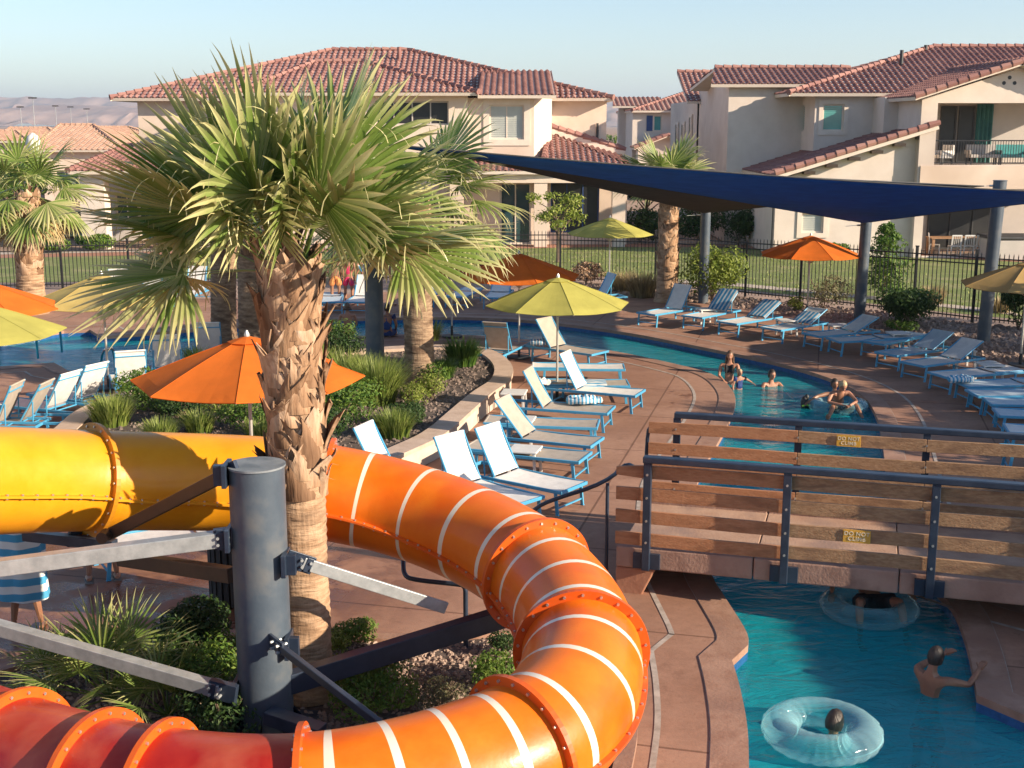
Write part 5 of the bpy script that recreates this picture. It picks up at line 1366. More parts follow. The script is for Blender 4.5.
# light poles and lamps far left
def pole(px, y0, y1, Y, label, r=.07, lamp=True):
    b = at(px, y0, Y); t = thing('light_pole', label, 'light pole', (b.x, Y, 0), group='tall light poles near the horizon'); z = Z(y1, Y, px)
    p = MB(); p.tube([(b.x,Y,0),(b.x,Y,z)], [r, r*.6], 6); p.build('pole', M['galv'], t)
    p = MB(); p.box(b.x-.55,b.x+.55,Y-.1,Y+.1,z-.08,z+.1); p.build('lamp_head', M['bin'], t)
pole(35,130,98,170,'tall light pole standing highest above the far left roofs'); pole(22,130,107,200,'light pole just left of the highest one')
pole(57,130,106,230,'slim light pole right of the highest one'); pole(72,130,107,230,'slim light pole in the middle of the far left skyline'); pole(88,130,109,230,'slim light pole nearest the near palm crown on the far left skyline')
b = at(33,141,70); t = thing('street_lamp', 'white domed street lamp above the left palm crown', 'street lamp', (b.x,70,0)); p = MB(); p.tube([(b.x,70,0),(b.x,70,b.z-.6)], .07, 8); p.build('pole', M['bin'], t)
p = MB(); p.tube([(b.x,70,b.z-.6),(b.x,70,b.z-.1),(b.x,70,b.z+.25),(b.x,70,b.z+.45)], [.25,.42,.30,.05], 14); p.build('lamp_shade', M['cloth_white'], t, smooth=True)
# ============================================================ palms
def fan(mb, root, d, up, L_, n, rs, spread=R(112), droop=.5, fused=.42, dry=0.0, w_k=1.0, thr=.25):
    """one costapalmate fan leaf: blades folded along their midrib, fused near the hub, tips splitting and drooping"""
    d = d.normalized(); s = d.cross(up)
    if s.length < .05: s = d.cross(Vector((0,1,0)))
    s.normalize(); nrm = s.cross(d).normalized()
    for i in range(n):
        f = (i + .5)/n*2 - 1; a = f*spread + rs.uniform(-.012,.012)
        bd_ = d*math.cos(a) + s*math.sin(a); bd_ = (bd_ - nrm*(.22*abs(f)) + Vector((0,0,-.06))).normalized()
        ln = L_*(1 - .34*abs(f)**1.6)*rs.uniform(.90,1.06)
        da = 2*spread/n; side = (s*math.cos(a) - d*math.sin(a)).normalized()
        bn = side.cross(bd_).normalized()
        if bn.dot(nrm) < 0: bn = -bn
        K = [0, .16, fused, .62, .80, .92, 1.0]; vs = []; ts = []
        dr = droop*rs.uniform(.55,1.5) + (.9 if rs.random() < thr*.5 else 0)
        tw = rs.uniform(-.12,.12); base_t = rs.uniform(.14,.58)
        p = Vector(root); q = bd_.copy(); prev = 0
        for k in K:
            seg_ = (k - prev)*ln; prev = k
            if k > fused: q = (q + Vector((0,0,-1))*dr*.55*(k-fused) + side*tw*.3).normalized()
            p = p + q*seg_
            wfull = math.tan(da/2)*ln*min(k, fused+.10)*w_k
            if k > fused+.1: wd = math.tan(da/2)*ln*(fused+.10)*w_k*max(0.04, 1-((k-fused-.10)/(1-fused-.10))**1.25)
            else: wd = wfull
            fold = wd*.45
            vs += [p - side*wd - bn*fold*.0, p + bn*fold, p + side*wd - bn*fold*.0]
            tt = base_t + .15*k + (max(0, k-.68)*1.9) + dry
            tt = min(1, tt); ts += [tt, min(1, tt+.12), tt]
        fs = []
        for j in range(len(K)-1):
            fs += [(3*j, 3*j+1, 3*j+4, 3*j+3), (3*j+1, 3*j+2, 3*j+5, 3*j+4)]
        mb.add(vs, fs, 0, ts)
        if rs.random() < thr:        # pale thread hanging from the split
            a0 = vs[3*3]; pp = [Vector(a0)]; dd = (bd_*.5 + side*rs.uniform(-.6,.6)).normalized()
            for k in range(5): dd = (dd + Vector((rs.uniform(-.25,.25),rs.uniform(-.25,.25),-.45))).normalized(); pp.append(pp[-1]+dd*.06)
            w_ = .0045
            mb.add([x + side*w_*q_ for x in pp for q_ in (-1,1)], [(2*j,2*j+1,2*j+3,2*j+2) for j in range(5)], 0, 1.0)
def palm(name, label, base, top, r0, r1, crown_r, nf, seed, nb=30, pale=False, boots_from=.45, boot_len=.3, skirt=0, zb=0, blade=.95, lo=-35, hi=85, droop=.5, group=None, boots_n=90, bias=None, grav=1.0, fz=(.32,.46), tilt=.35):
    rs = random.Random(seed); base = Vector(base); top = Vector(top)
    t = thing(name, label, 'palm tree', (base.x, base.y, zb), group=group)
    H = top.z - zb; mb = MB(); nz = max(14, int(H/.045)); ns = 26; vs = []; fs = []
    def cen(f): return Vector((base.x + (top.x-base.x)*f**1.3, base.y + (top.y-base.y)*f**1.3, zb + H*f))
    def rad(f): return (r0 + (r1-r0)*f) * (1 + .28*math.exp(-f*H/.22))
    for i in range(nz+1):
        f = i/nz; c = cen(f)
        for k in range(ns):
            a = 2*math.pi*k/ns; rr = rad(f)*(1 + .022*(1 if (i % 2) else -1) + .05*noise.noise(Vector((math.cos(a)*2, math.sin(a)*2, f*H*2.5+seed))) + .02*noise.noise(Vector((a*6, f*H*14, seed))))
            vs.append(c + Vector((math.cos(a)*rr, math.sin(a)*rr, 0)))
    for i in range(nz):
        for k in range(ns): fs.append((i*ns+k, i*ns+(k+1)%ns, (i+1)*ns+(k+1)%ns, (i+1)*ns+k))
    mb.add(vs, fs); mb.build('trunk', M['barkpale'] if pale else M['bark'], t, smooth=True)
    # old leaf bases: broad split boots criss-crossing round the upper trunk
    mb = MB()
    if boots_n:
        for i in range(boots_n):
            f = boots_from + (1.0-boots_from)*(i/boots_n)**.9; c = cen(f); a = i*2.39996 + rs.uniform(-.15,.15); rr = rad(f)
            o_ = Vector((math.cos(a), math.sin(a), 0)); tn = Vector((-math.sin(a), math.cos(a), 0)); sgn = 1 if i % 2 else -1
            bl_ = boot_len*rs.uniform(.5,1.35); w0 = rr*.62*rs.uniform(.6,1.35); flare = rs.uniform(.04,.20) + (.22 if rs.random() < .18 else 0)
            vs = []; ts = []; tb_ = rs.choice((.25,.45,.6,.8,.95))*rs.uniform(.85,1.1); NW = 6; NL = 6; spl = rs.uniform(0,.7)
            for j in range(NL+1):
                g = j/NL
                for k in range(NW+1):
                    x_ = (k/NW*2-1); gg = g*(1 - spl*(1-abs(x_))*(g**3)); wd = w0*(1-.58*gg**.8)*x_
                    an = a + (wd + sgn*bl_*.42*gg)/rr
                    rad_ = rr*.985 + .030*(1-x_*x_)*(1-.4*gg) + bl_*flare*gg**2.2 + .012*noise.noise(Vector((x_*2,gg*4,i*1.7)))
                    vs.append(c + Vector((math.cos(an)*rad_, math.sin(an)*rad_, bl_*(gg-.3)))); ts.append(min(1, max(0, tb_*(.55+.5*gg) + .12*abs(x_))))
            fs = [(j*(NW+1)+k, j*(NW+1)+k+1, (j+1)*(NW+1)+k+1, (j+1)*(NW+1)+k) for j in range(NL) for k in range(NW)]
            back = [Vector(v) - Vector((math.cos(a), math.sin(a), 0))*.014 for v in vs]; o2_ = len(vs); n_ = NW+1
            rim = [j*n_ for j in range(NL+1)] + [NL*n_+k for k in range(1,n_)] + [j*n_+NW for j in range(NL-1,-1,-1)]
            fs += [tuple(q+o2_ for q in f[::-1]) for f in fs] + [(rim[q], rim[q]+o2_, rim[q+1]+o2_, rim[q+1]) for q in range(len(rim)-1)]
            mb.add(vs+back, fs, 0, ts+[0.05]*len(vs))  # roots and backs tinted darker, painting in shade at the gaps
            if rs.random() < .7:     # frayed fibres
                for q_ in range(3):
                    p = Vector(vs[rs.choice((28,34,42,45,48))]); e = p + o_*rs.uniform(.02,.09) + tn*rs.uniform(-.06,.06) + Vector((0,0,rs.uniform(-.05,.08)))
                    mb.add([p - tn*.004, p + tn*.004, e], [(0,1,2)], 0, .9)
        mb.build('leaf_bases', M['boot'], t, smooth=True)
    # crown
    mb = MB(); st = MB(); hub = cen(1.0)
    for i in range(nf):
        f = (i+.5)/nf; az = i*2.39996 + rs.uniform(-.25,.25); el = R(hi + (lo-hi)*(f**.85)) + rs.uniform(-.12,.12)
        if bias: az, el = bias(i, f, az, el, rs)
        d = Vector((math.cos(az)*math.cos(el), math.sin(az)*math.cos(el), math.sin(el)))
        pl = crown_r*rs.uniform(.38,.55); pts = [hub + Vector((0,0,-.12)) + Vector((math.cos(az), math.sin(az), 0))*r1*.5]; q = d.copy()
        for k in range(6):
            pts.append(pts[-1] + q*pl/6); q = (q + Vector((0,0,-1))*(.055 + .05*f)*grav).normalized()
        st.tube(pts, [.026,.020,.016,.014,.012,.011,.010], 5, t=.35 + .3*f, flat=.5)
        upv = Vector((0,0,1)) if abs(q.z) < .9 else Vector((-math.cos(az),-math.sin(az),0))
        upv = (upv + Vector((rs.uniform(-tilt,tilt), rs.uniform(-tilt,tilt), 0))).normalized()
        fan(mb, pts[-1], q, upv, crown_r*blade*rs.uniform(.55,.66)*1.0, nb, rs, R(rs.uniform(95,125)), droop*(.6+.8*f), rs.uniform(*fz), dry=(.12*f + (.12 if rs.random() < .2 else 0)), thr=.35)
    mb.build('crown', M['frond'], t); st.build('leaf_stalks', M['frond'], t)
    if skirt:
        mb = MB()
        for i in range(skirt):
            az = i*2.39996; el = R(rs.uniform(-75,-25)); d = Vector((math.cos(az)*math.cos(el), math.sin(az)*math.cos(el), math.sin(el)))
            p = hub + Vector((math.cos(az), math.sin(az), 0))*r1 + Vector((0,0,-.15-rs.random()*.3)); e = p + d*crown_r*.32
            mb.tube([p, p.lerp(e,.5), e], [.02,.014,.01], 4, t=.4)
            fan(mb, e, d, Vector((math.cos(az),math.sin(az),.4)), crown_r*.42, 18, rs, R(80), 1.0, .3, thr=.2)
        mb.build('dead_fronds', M['frond_dry'], t)
    return t
# near palm
pb = at(305, 640, 11.25); top = at(287, 252, 11.25)
def near_bias(i, f, az, el, rs):
    az = (az + math.pi) % (2*math.pi) - math.pi
    tc_ = math.cos(az + math.pi/2)            # 1 = towards the deck steps in front
    if i == 25: return math.pi*.97, R(0)
    if i == 26: return R(10), R(15)
    if i == 24: return math.pi*1.05, R(4)
    if tc_ > .25: el = max(el, R(18) + R(52)*(tc_-.25))
    return az, el
palm('fan_palm', 'near fan palm with shaggy split leaf bases, its trunk crossing the yellow tube', (pb.x+.02, pb.y, 0), (top.x, top.y, top.z-.05), .225, .255, 1.86, 27, 9, 34, True, .50, .42, 0, .1, lo=14, hi=76, droop=.17, grav=.3, fz=(.42,.56), tilt=.8, boots_n=130, blade=1.0, bias=near_bias)
# twin palms behind it
for (xb, xt, yt, Y, lab, sd, nf, rr) in ((224,224,178,29.0,'left one of the twin palm trunks behind the near palm',11,18,1.8),(252,250,186,28.2,'right one of the twin palm trunks behind the near palm',12,18,1.7)):
    b = at(xb, 345, Y); tp_ = at(xt, yt, Y)
    palm('fan_palm', lab, (b.x, Y, .3), tp_, .30, .28, rr, nf, sd, 22, False, .62, .35, 0, .3, lo=-12, droop=.35, boots_n=60)
b = at(420,385,25.0); tp_ = at(414,205,25.0)
palm('fan_palm', 'stout palm with ringed trunk rising from the planter right of the grey post', (b.x, 25.0, .3), tp_, .30, .28, 2.1, 26, 21, 28, False, .66, .32, 0, .3, lo=-16, hi=72, droop=.55, boots_n=56, blade=1.05)
b = at(30,292,37.0); tp_ = at(27,192,37.0)
palm('fan_palm', 'palm at the left edge with a skirt of tan dead fronds', (b.x, 37.0, 0), tp_, .42, .34, 2.1, 26, 31, 22, True, .35, .4, 22, 0, lo=-20, hi=80, droop=.5, boots_n=80)
b = at(667,300,39.5); tp_ = at(669,182,39.5)
palm('fan_palm', 'slim palm rising through the navy sail line in front of the far houses', (b.x, 39.5, 0), tp_, .34, .27, 1.7, 22, 41, 20, True, .25, .3, 0, 0, lo=5, hi=85, droop=.25, boots_n=80)
# ============================================================ shrubs, grasses, small trees
def leaves(mb, c, rx, ry, rz, n, ls, rs, seed=0, shell=.55, up=.3, lobes=7, t0=0, t1=1):
    c = Vector(c); lb = []
    for i in range(lobes):
        a = rs.uniform(0, 6.28); e = rs.uniform(-.2, 1.2); lb.append((Vector((math.cos(a)*math.cos(e)*.52, math.sin(a)*math.cos(e)*.52, math.sin(e)*.52)), rs.uniform(.38,.62)))
    lb.append((Vector((0,0,0)), .62))
    for i in range(n):
        o, r = rs.choice(lb); d = Vector((rs.gauss(0,1), rs.gauss(0,1), rs.gauss(0,1))).normalized(); rr = r*(shell + (1-shell)*rs.random()**.5)
        q = o + d*rr; p = c + Vector((q.x*rx, q.y*ry, q.z*rz))
        if p.z < c.z - rz*.95: continue
        nd = (d + Vector((rs.gauss(0,.5), rs.gauss(0,.5), rs.gauss(0,.5)+up))).normalized()
        s = nd.cross(Vector((rs.gauss(0,1), rs.gauss(0,1), rs.gauss(0,1)))).normalized(); t_ = nd.cross(s)
        l = ls*rs.uniform(.6,1.3); tt = min(1, max(0, t0 + (t1-t0)*rs.random()))
        mb.add([p - s*l, p + t_*l*.42 + nd*l*.12, p + s*l, p - t_*l*.42 + nd*l*.12], [(0,1,2,3)], 0, tt)
def bush(label, c, rx, rz, m='leaf_a', n=900, ls=.04, seed=1, ry=None, cat='bush', name='bush', group=None, t0=0, t1=1):
    rs = random.Random(seed); t = thing(name, label, cat, (c[0], c[1], c[2]), group=group)
    rx *= 1.18; rz *= 1.25; mb = MB(); leaves(mb, (c[0], c[1], c[2]+rz*.75), rx, ry or rx, rz, int(n*2.2), ls*1.1, rs, t0=t0, t1=t1); mb.build('foliage', M[m], t)
    mb = MB()
    for k in range(9):
        a = rs.uniform(0, 6.28); mb.tube([(c[0], c[1], c[2]-.02), (c[0]+math.cos(a)*rx*.25, c[1]+math.sin(a)*rx*.25, c[2]+rz*.7), (c[0]+math.cos(a)*rx*.5, c[1]+math.sin(a)*rx*.5, c[2]+rz*1.3)], [.014,.009,.004], 5)
    mb.build('stems', M['twig'], t); return t
def clump(label, c, r, h, n_, m='grassblade', w_=.012, seed=1, cat='grass clump', name='grass_clump', arch=.8, t0=.1, t1=.9, group=None):
    rs = random.Random(seed); mb = MB(); n = int(n_*1.8)
    for i in range(n):
        a = rs.uniform(0, 6.28); r0 = r*.55*rs.random()**.7; l = h*rs.uniform(.65,1.1); out = rs.uniform(.15,1)*arch
        o = Vector((math.cos(a), math.sin(a), 0)); s = Vector((-math.sin(a), math.cos(a), 0)); p = Vector(c) + o*r0; d = (Vector((0,0,1)) + o*out*.5).normalized(); vs = []; ts = []; tt = rs.uniform(t0,t1)
        for j in range(6):
            g = j/5; wd = w_*(1-g**1.6)+.0008; vs += [p - s*wd, p + s*wd]; ts += [max(0,tt-.25*(1-g))]*2
            p = p + d*l/5; d = (d + o*out*.22 + Vector((0,0,-.10*arch*(1+g)))).normalized()
        mb.add(vs, [(2*j,2*j+1,2*j+3,2*j+2) for j in range(5)], 0, ts)
    o = mb.build(name, M[m]); o.data.transform(Matrix.Translation(-Vector(c))); o.location = c; return tag(o, label, cat, group)
def P3(x, y, z=.3): g = G(x, y, z); return (g.x, g.y, z)
# palm bed shrubs (planter z about .3)
clump('bright arching grass clump in the middle of the palm bed', P3(378,404), .6, .95, 620, w_=.013, seed=51, t0=.3)
clump('tall pale green grass clump at the foot of the grey sail post', P3(350,392), .6, .85, 460, w_=.013, seed=52, t0=.35)
clump('short green grass tuft below the bright arching clump', P3(395,437), .45, .5, 420, w_=.010, seed=53)
clump('dark green strappy clump right of the stout palm trunk', P3(462,366), .55, .65, 420, 'leaf_a', .016, seed=54)
clump('small strappy clump between the stout palm and the planter end', P3(443,378), .4, .45, 240, 'leaf_a', .014, seed=55)
clump('grassy clump beside the left curb of the palm bed', P3(112,425), .55, .55, 460, w_=.014, seed=56, t0=.35)
clump('grassy clump in front of the dark mound bush in the palm bed', P3(200,432), .4, .4, 300, w_=.012, seed=57, t0=.3)
clump('grass tuft growing at the left rim of the palm bed beyond the chairs', P3(196,368), .35, .5, 220, w_=.010, seed=58, t0=.5)
clump('loose reed tuft behind the stout palm trunk at the water', P3(433,340), .35, .6, 130, w_=.008, seed=59, t0=.5, arch=1)
clump('long leaved clump at the left end of the sunlit bed by the grey post', P3(325,372), .5, .6, 300, w_=.014, seed=60, t0=.2)
bush('small yellow green bush at the foot of the stout palm', P3(432,400), .33, .27, 'leaf_c', 520, .028, 61)
bush('yellow green round bush left of the stout palm foot', P3(411,408), .30, .24, 'leaf_c', 460, .028, 62)
bush('little olive bush right of the stout palm foot', P3(434,388), .30, .25, 'leaf_a', 420, .028, 63)
bush('leafy green bush under the left side of the big orange parasol', P3(140,404), .50, .32, 'leaf_a', 900, .035, 64)
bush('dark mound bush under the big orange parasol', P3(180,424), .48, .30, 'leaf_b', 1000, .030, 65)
bush('variegated bush right of the dark mound under the orange parasol', P3(222,414), .62, .34, 'leaf_c', 1100, .032, 66, t1=.7)
bush('low leafy bush at the parasol pole in the palm bed', P3(246,432), .55, .30, 'leaf_a', 900, .03, 67)
bush('leafy bush right of the near trunk beneath the orange parasol', P3(340,425), .65, .42, 'leaf_a', 1300, .034, 68)
bush('darker bush nearest the striped tube in the palm bed', P3(322,445), .55, .36, 'leaf_b', 1000, .032, 69)
bush('round dark bush behind the bright grass clump', P3(338,362), .55, .38, 'leaf_b', 900, .035, 70)
bush('pale flowering bush in the shade left of the stout palm trunk', P3(335,350), .55, .34, 'leaf_a', 800, .035, 71)
bush('leafy bush filling the bed left of the bright arching grass', P3(352,412), .55, .32, 'leaf_a', 900, .032, 72, t0=.3)
bush('yellowish bush in the back of the palm bed near the river', P3(305,362), .55, .34, 'leaf_c', 800, .035, 73)
bush('green bush along the left part of the pale planter wall', P3(160,412), .45, .26, 'leaf_a', 800, .03, 74, t0=.3)
clump('short bright grass tuft just above the yellow tube in the palm bed', P3(160,440), .45, .38, 300, w_=.012, seed=75, t0=.35)
clump('grassy tuft by the parasol pole in the palm bed', P3(262,440), .4, .38, 260, w_=.012, seed=76, t0=.3)
bush('low dark bush between the grass clump and the planter cap', P3(408,425), .40, .22, 'leaf_b', 800, .03, 77, t0=.3)
# near bed under the slide
Zb = .09
def palmetto(label, c, r, n, seed, nb=20):
    rs = random.Random(seed); t = thing('palmetto', label, 'palmetto', c); mb = MB()
    for i in range(n):
        f = (i+.5)/n; az = i*2.39996; el = R(78 - 70*f); d = Vector((math.cos(az)*math.cos(el), math.sin(az)*math.cos(el), math.sin(el))); pl = r*rs.uniform(.45,.62)
        p = Vector(c); e = p + d*pl; mb.tube([p, p.lerp(e,.5), e], [.012,.009,.007], 4, t=.4)
        fan(mb, e, d, Vector((rs.uniform(-.3,.3),rs.uniform(-.3,.3),1)), r*rs.uniform(.5,.66), nb, rs, R(100), .25, .35, thr=0, w_k=.8)
    mb.build('crown', M['frond'], t); return t
palmetto('broad palmetto in front of the wet deck, crossed by the low steel arm', P3(110,698,Zb), .98, 18, 81, 22)
palmetto('dark palmetto between the low steel arm and the red tube', P3(168,716,Zb), .72, 12, 82)
palmetto('small palmetto at the left edge beside the wet deck', P3(50,682,Zb), .62, 9, 83)
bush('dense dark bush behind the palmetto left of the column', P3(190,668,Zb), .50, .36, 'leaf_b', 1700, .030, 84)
bush('leafy green bush left of the column base', P3(212,700,Zb), .46, .30, 'leaf_a', 1500, .026, 85)
bush('dark leafy bush just left of the column foot', P3(225,735,Zb), .42, .26, 'leaf_b', 1200, .026, 86)
bush('small bright bush at the foot of the near palm', P3(356,641,Zb), .22, .13, 'leaf_a', 620, .020, 87, t0=.4)
bush('small yellowish bush touching the near palm trunk', P3(332,652,Zb), .20, .13, 'leaf_c', 520, .018, 88)
bush('glossy leafy bush in the rocks below the blue black beam', P3(372,712,Zb), .40, .25, 'leaf_a', 1900, .021, 89, t0=.45)
bush('olive feathery low bush in the middle of the rocks', P3(440,705,Zb), .36, .10, 'leaf_y', 900, .013, 90, t1=.6)
bush('leafy bush against the inside of the striped bend', P3(492,688,Zb), .30, .16, 'leaf_a', 1000, .019, 91, t0=.3)
bush('little dark bush under the tube where the bed wall ends', P3(505,655,Zb), .18, .12, 'leaf_b', 420, .018, 92)
bush('pale sprig behind the red tube left of the column', P3(150,752,Zb), .14, .12, 'leaf_c', 90, .022, 93)
# along the fence
bush('tall bushy shrub in front of the grey sail post left of the orange parasol', P3(712,300,0), 1.0, .95, 'leaf_c', 1700, .06, 101, t1=.75)
bush('round dark green bush on the gravel by the fence', P3(908,326,0), .95, .55, 'leaf_b', 2600, .05, 102, t0=.2)
bush('airy olive shrub on the gravel below the orange parasol', P3(824,312,0), .75, .6, 'leaf_y', 520, .045, 103)
bush('small green weed at the foot of the striped towel loungers', P3(795,311,0), .25, .22, 'leaf_c', 200, .04, 104)
bush('low bright plant at the end of the raised pale lounger row', P3(900,331,0), .4, .16, 'leaf_a', 300, .04, 105)
bush('dark shrub at the right edge on the gravel behind the tan parasol', P3(1018,330,0), .7, .75, 'leaf_b', 1300, .05, 106)
bush('red brown low shrub at the fence by the orange parasol', P3(586,283,0), .7, .35, 'boot', 800, .05, 107)
clump('tan ornamental grass clump beside the far lime parasol', P3(642,297,0), .7, .9, 420, 'tangrass', .014, 108)
clump('tan ornamental grass clump between the garden palm and shrub', P3(622,291,0), .6, .7, 300, 'tangrass', .014, 109)
clump('pale grass clump on the gravel behind the fence at right', P3(932,303,0), .6, .6, 260, 'tangrass', .016, 110)
clump('second pale grass clump behind the fence near the right post', P3(1000,312,0), .5, .5, 200, 'tangrass', .016, 111)
# cypress like column behind the fence
rs = random.Random(5)
def tall(label, c, r, h, m, n, seed, ls=.07):
    rs = random.Random(seed); t = thing('tall_shrub', label, 'tree', c); mb = MB(); k = 9
    for i in range(k):
        f = i/(k-1); rr = r*(.75 + .35*math.sin(f*2.6+.4))*(1-.55*f**3); leaves(mb, (c[0]+rs.uniform(-.1,.1)*r, c[1], c[2]+.3+f*(h-.6)), rr, rr, h/k*1.1, n//k, ls, rs, lobes=5)
    mb.build('crown', M[m], t); mb = MB(); mb.tube([c, (c[0],c[1],c[2]+h*.8)], [.05,.02], 6); mb.build('trunk', M['twig'], t); return t
g = G(883,298,0); tall('tall narrow shrub against the pale house behind the fence', (g.x,g.y,0), .85, Z(220,g.y), 'leaf_a', 3000, 6)
def tree(label, c, h, cr, m, n, seed, trunk=.06, ls=.07, cat='tree', name='young_tree'):
    rs = random.Random(seed); t = thing(name, label, cat, c); mb = MB(); ends = []
    mb.tube([c, (c[0]+.03,c[1],c[2]+h*.3), (c[0],c[1],c[2]+h*.5)], [trunk,trunk*.8,trunk*.6], 7)
    for k in range(11):
        a = k*2.4; s = Vector((c[0],c[1],c[2]+h*(.32+.025*k))); e = s + Vector((math.cos(a)*cr*rs.uniform(.4,.9), math.sin(a)*cr*rs.uniform(.4,.9), h*rs.uniform(.15,.42))); mb.tube([s, s.lerp(e,.5)+Vector((0,0,.06*h)), e], [trunk*.4,trunk*.25,trunk*.1], 5); ends.append(e)
    mb.build('trunk', M['twig'], t); mb = MB()
    for e in ends: leaves(mb, e, cr*.5, cr*.5, h*.13, n//11, ls, rs, lobes=4, shell=.2)
    mb.build('crown', m if not isinstance(m, str) else M[m], t); return t
g = G(558,262,0); tree('slender young tree with sparse leaves in front of the cream house', (g.x,g.y,0), Z(190,g.y), 1.25, 'leaf_c', 1300, 7, .09, .085)
for i, (px, py, Y, h, cr, m, lab) in enumerate(((6,250,60,4.6,2.3,'leaf_a','full green tree behind the left palm at the edge'),(-28,250,58,3.8,2.2,'leaf_a','green tree cut by the left edge behind the fence'),
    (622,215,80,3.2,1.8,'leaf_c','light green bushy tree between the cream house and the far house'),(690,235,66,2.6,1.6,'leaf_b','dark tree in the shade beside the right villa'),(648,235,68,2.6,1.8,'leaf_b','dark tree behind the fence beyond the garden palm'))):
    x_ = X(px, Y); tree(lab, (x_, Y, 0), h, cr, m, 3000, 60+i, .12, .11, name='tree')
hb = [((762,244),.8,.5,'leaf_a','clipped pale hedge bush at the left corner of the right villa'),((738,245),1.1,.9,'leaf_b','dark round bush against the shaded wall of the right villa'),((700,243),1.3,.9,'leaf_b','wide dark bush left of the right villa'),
      ((60,238),1.4,.7,'leaf_b','dark clipped hedge bush beside the left wing of the cream house'),((92,250),.8,.4,'leaf_a','small green bush on the mulch before the left wing'),((55,252),.7,.35,'leaf_a','low green bush on the mulch behind the left palm'),
      ((838,258),.5,.3,'leaf_a','tiny bush on the mulch seen under the orange parasol rim'),((640,243),1.0,.8,'leaf_b','dark bush behind the fence left of the garden palm')]
for i, (px, rr, rz, m, lab) in enumerate(hb): bush(lab, P3(*px,0), rr, rz, m, 1000, .08, 120+i)
# far tree belt in front of the hills
mb = MB(); rs = random.Random(77)
for k in range(70):
    Y = rs.uniform(150, 420); x_ = rs.uniform(-.5,.5)*Y*1.0; leaves(mb, (x_, Y, 1.5), rs.uniform(2.5,5), 3, rs.uniform(1.6,2.6), 120, .5, rs)
tag(mb.build('distant_tree_belt', M['leaf_a']), kind='stuff')
# small rubble roofs of the far town: low houses, each its own
for i in range(9):
    Yh = 170 + i*23; xh = -Yh*.42 + i*3.1 % 17 + i*2.0
lowhouse('long pale roofed building far behind the left light poles', -30, 30, 141, -15, 18, 131, 105, 12, M['tile3'], 41)
# ============================================================ inflatable rings
def ring(label, c, Rr, r, tilt=0, ry=1.0, rz=0):
    t = thing('swim_ring', label, 'swim ring', c, R(rz), 'clear swim rings on the water'); mb = MB(); nu = 72; nv = 20
    def f(u, v):
        a = 2*math.pi*u; b = 2*math.pi*v; pin = .03*abs(math.sin(a*11))**.5 * (1 if math.sin(b) < .4 else .4)
        rr = r*(1 + pin*4 - .05); rad = Rr + rr*math.cos(b)
        return (math.cos(a)*rad, math.sin(a)*rad*ry, rr*math.sin(b)*.8 + tilt*math.cos(a)*rad)
    mb.grid(f, nu, nv, cu=True); mb.build('tube', M['vinyl'], t, world=False, smooth=True)
    mb = MB(); mb.tube([(math.cos(a)*(Rr+r*.98), math.sin(a)*(Rr+r*.98)*ry, tilt*math.cos(a)*Rr) for a in [2*math.pi*k/60 for k in range(60)]], .006, 4, closed=True)
    mb.build('seam', M['vinyl'], t, world=False)
    return t
WZ = -.16
g = G(822,728,0); ring('large clear ring in the near water with a dark haired head in its hole', (g.x,g.y,WZ+.14), .385, .165)
g = G(872,604,0); ring('clear ring half hidden under the footbridge carrying a bather in black shorts', (g.x,g.y+.1,WZ+.10), .42, .15)
g = G(838,404,-.05); ring('clear ring holding two bathers at the pool bend', (g.x,g.y,WZ+.10), .45, .15)
# ============================================================ people
def skin_body(pts, edges, radii, root, sub=1):
    me = bpy.data.meshes.new('b'); me.from_pydata([tuple(p) for p in pts], edges, []); o = bpy.data.objects.new('b', me); C.objects.link(o)
    md = o.modifiers.new('s', 'SKIN'); md.use_smooth_shade = True; md.branch_smoothing = .6
    lay = me.skin_vertices[0].data
    for i, r in enumerate(radii):
        lay[i].radius = (r, r) if not isinstance(r, tuple) else r; lay[i].use_root = (i == root)
    s = o.modifiers.new('u', 'SUBSURF'); s.levels = sub; s.render_levels = sub
    dg = bpy.context.evaluated_depsgraph_get(); dg.update(); ev = o.evaluated_get(dg); m2 = bpy.data.meshes.new_from_object(ev)
    vs = [tuple(v.co) for v in m2.vertices]; fs = [tuple(f.vertices) for f in m2.polygons]
    bpy.data.objects.remove(o); bpy.data.meshes.remove(m2); return vs, fs
def hand(mb, wrist, d, palm_n, s=1.0, curl=.3):
    d = Vector(d).normalized(); n = Vector(palm_n); n = (n - d*n.dot(d)).normalized(); sd_ = d.cross(n)
    w_ = Vector(wrist); c = w_ + d*.045*s
    mb.ball(c, .001, .001, .001, 4, 2)
    vs = [w_ + d*a*s + sd_*b*s + n*e*s for a, b, e in ((0,-.026,-.016),(0,.026,-.016),(0,.026,.012),(0,-.026,.012),(.085,-.040,-.012),(.085,.040,-.012),(.085,.040,.010),(.085,-.040,.010))]
    mb.add(vs, [(3,2,1,0),(4,5,6,7),(0,1,5,4),(1,2,6,5),(2,3,7,6),(3,0,4,7)])
    for k, l in enumerate((.062,.074,.070,.054)):
        b = w_ + d*.080*s + sd_*(-.030+.020*k)*s; q = d.copy(); pts = [b]
        for j in range(3): q = (q - n*curl*(.5+.4*j)).normalized(); pts.append(pts[-1] + q*l*s*(.42,.32,.26)[j])
        mb.tube(pts, [.010*s,.0095*s,.0085*s,.006*s], 6)
    b = w_ + d*.025*s - sd_*.028*s; q = (d*.7 - sd_*.75).normalized(); p1 = b + q*.04*s; q2 = (q + d*.5 - n*.2).normalized()
    mb.tube([b, p1, p1 + q2*.03*s], [.013*s,.011*s,.007*s], 6)
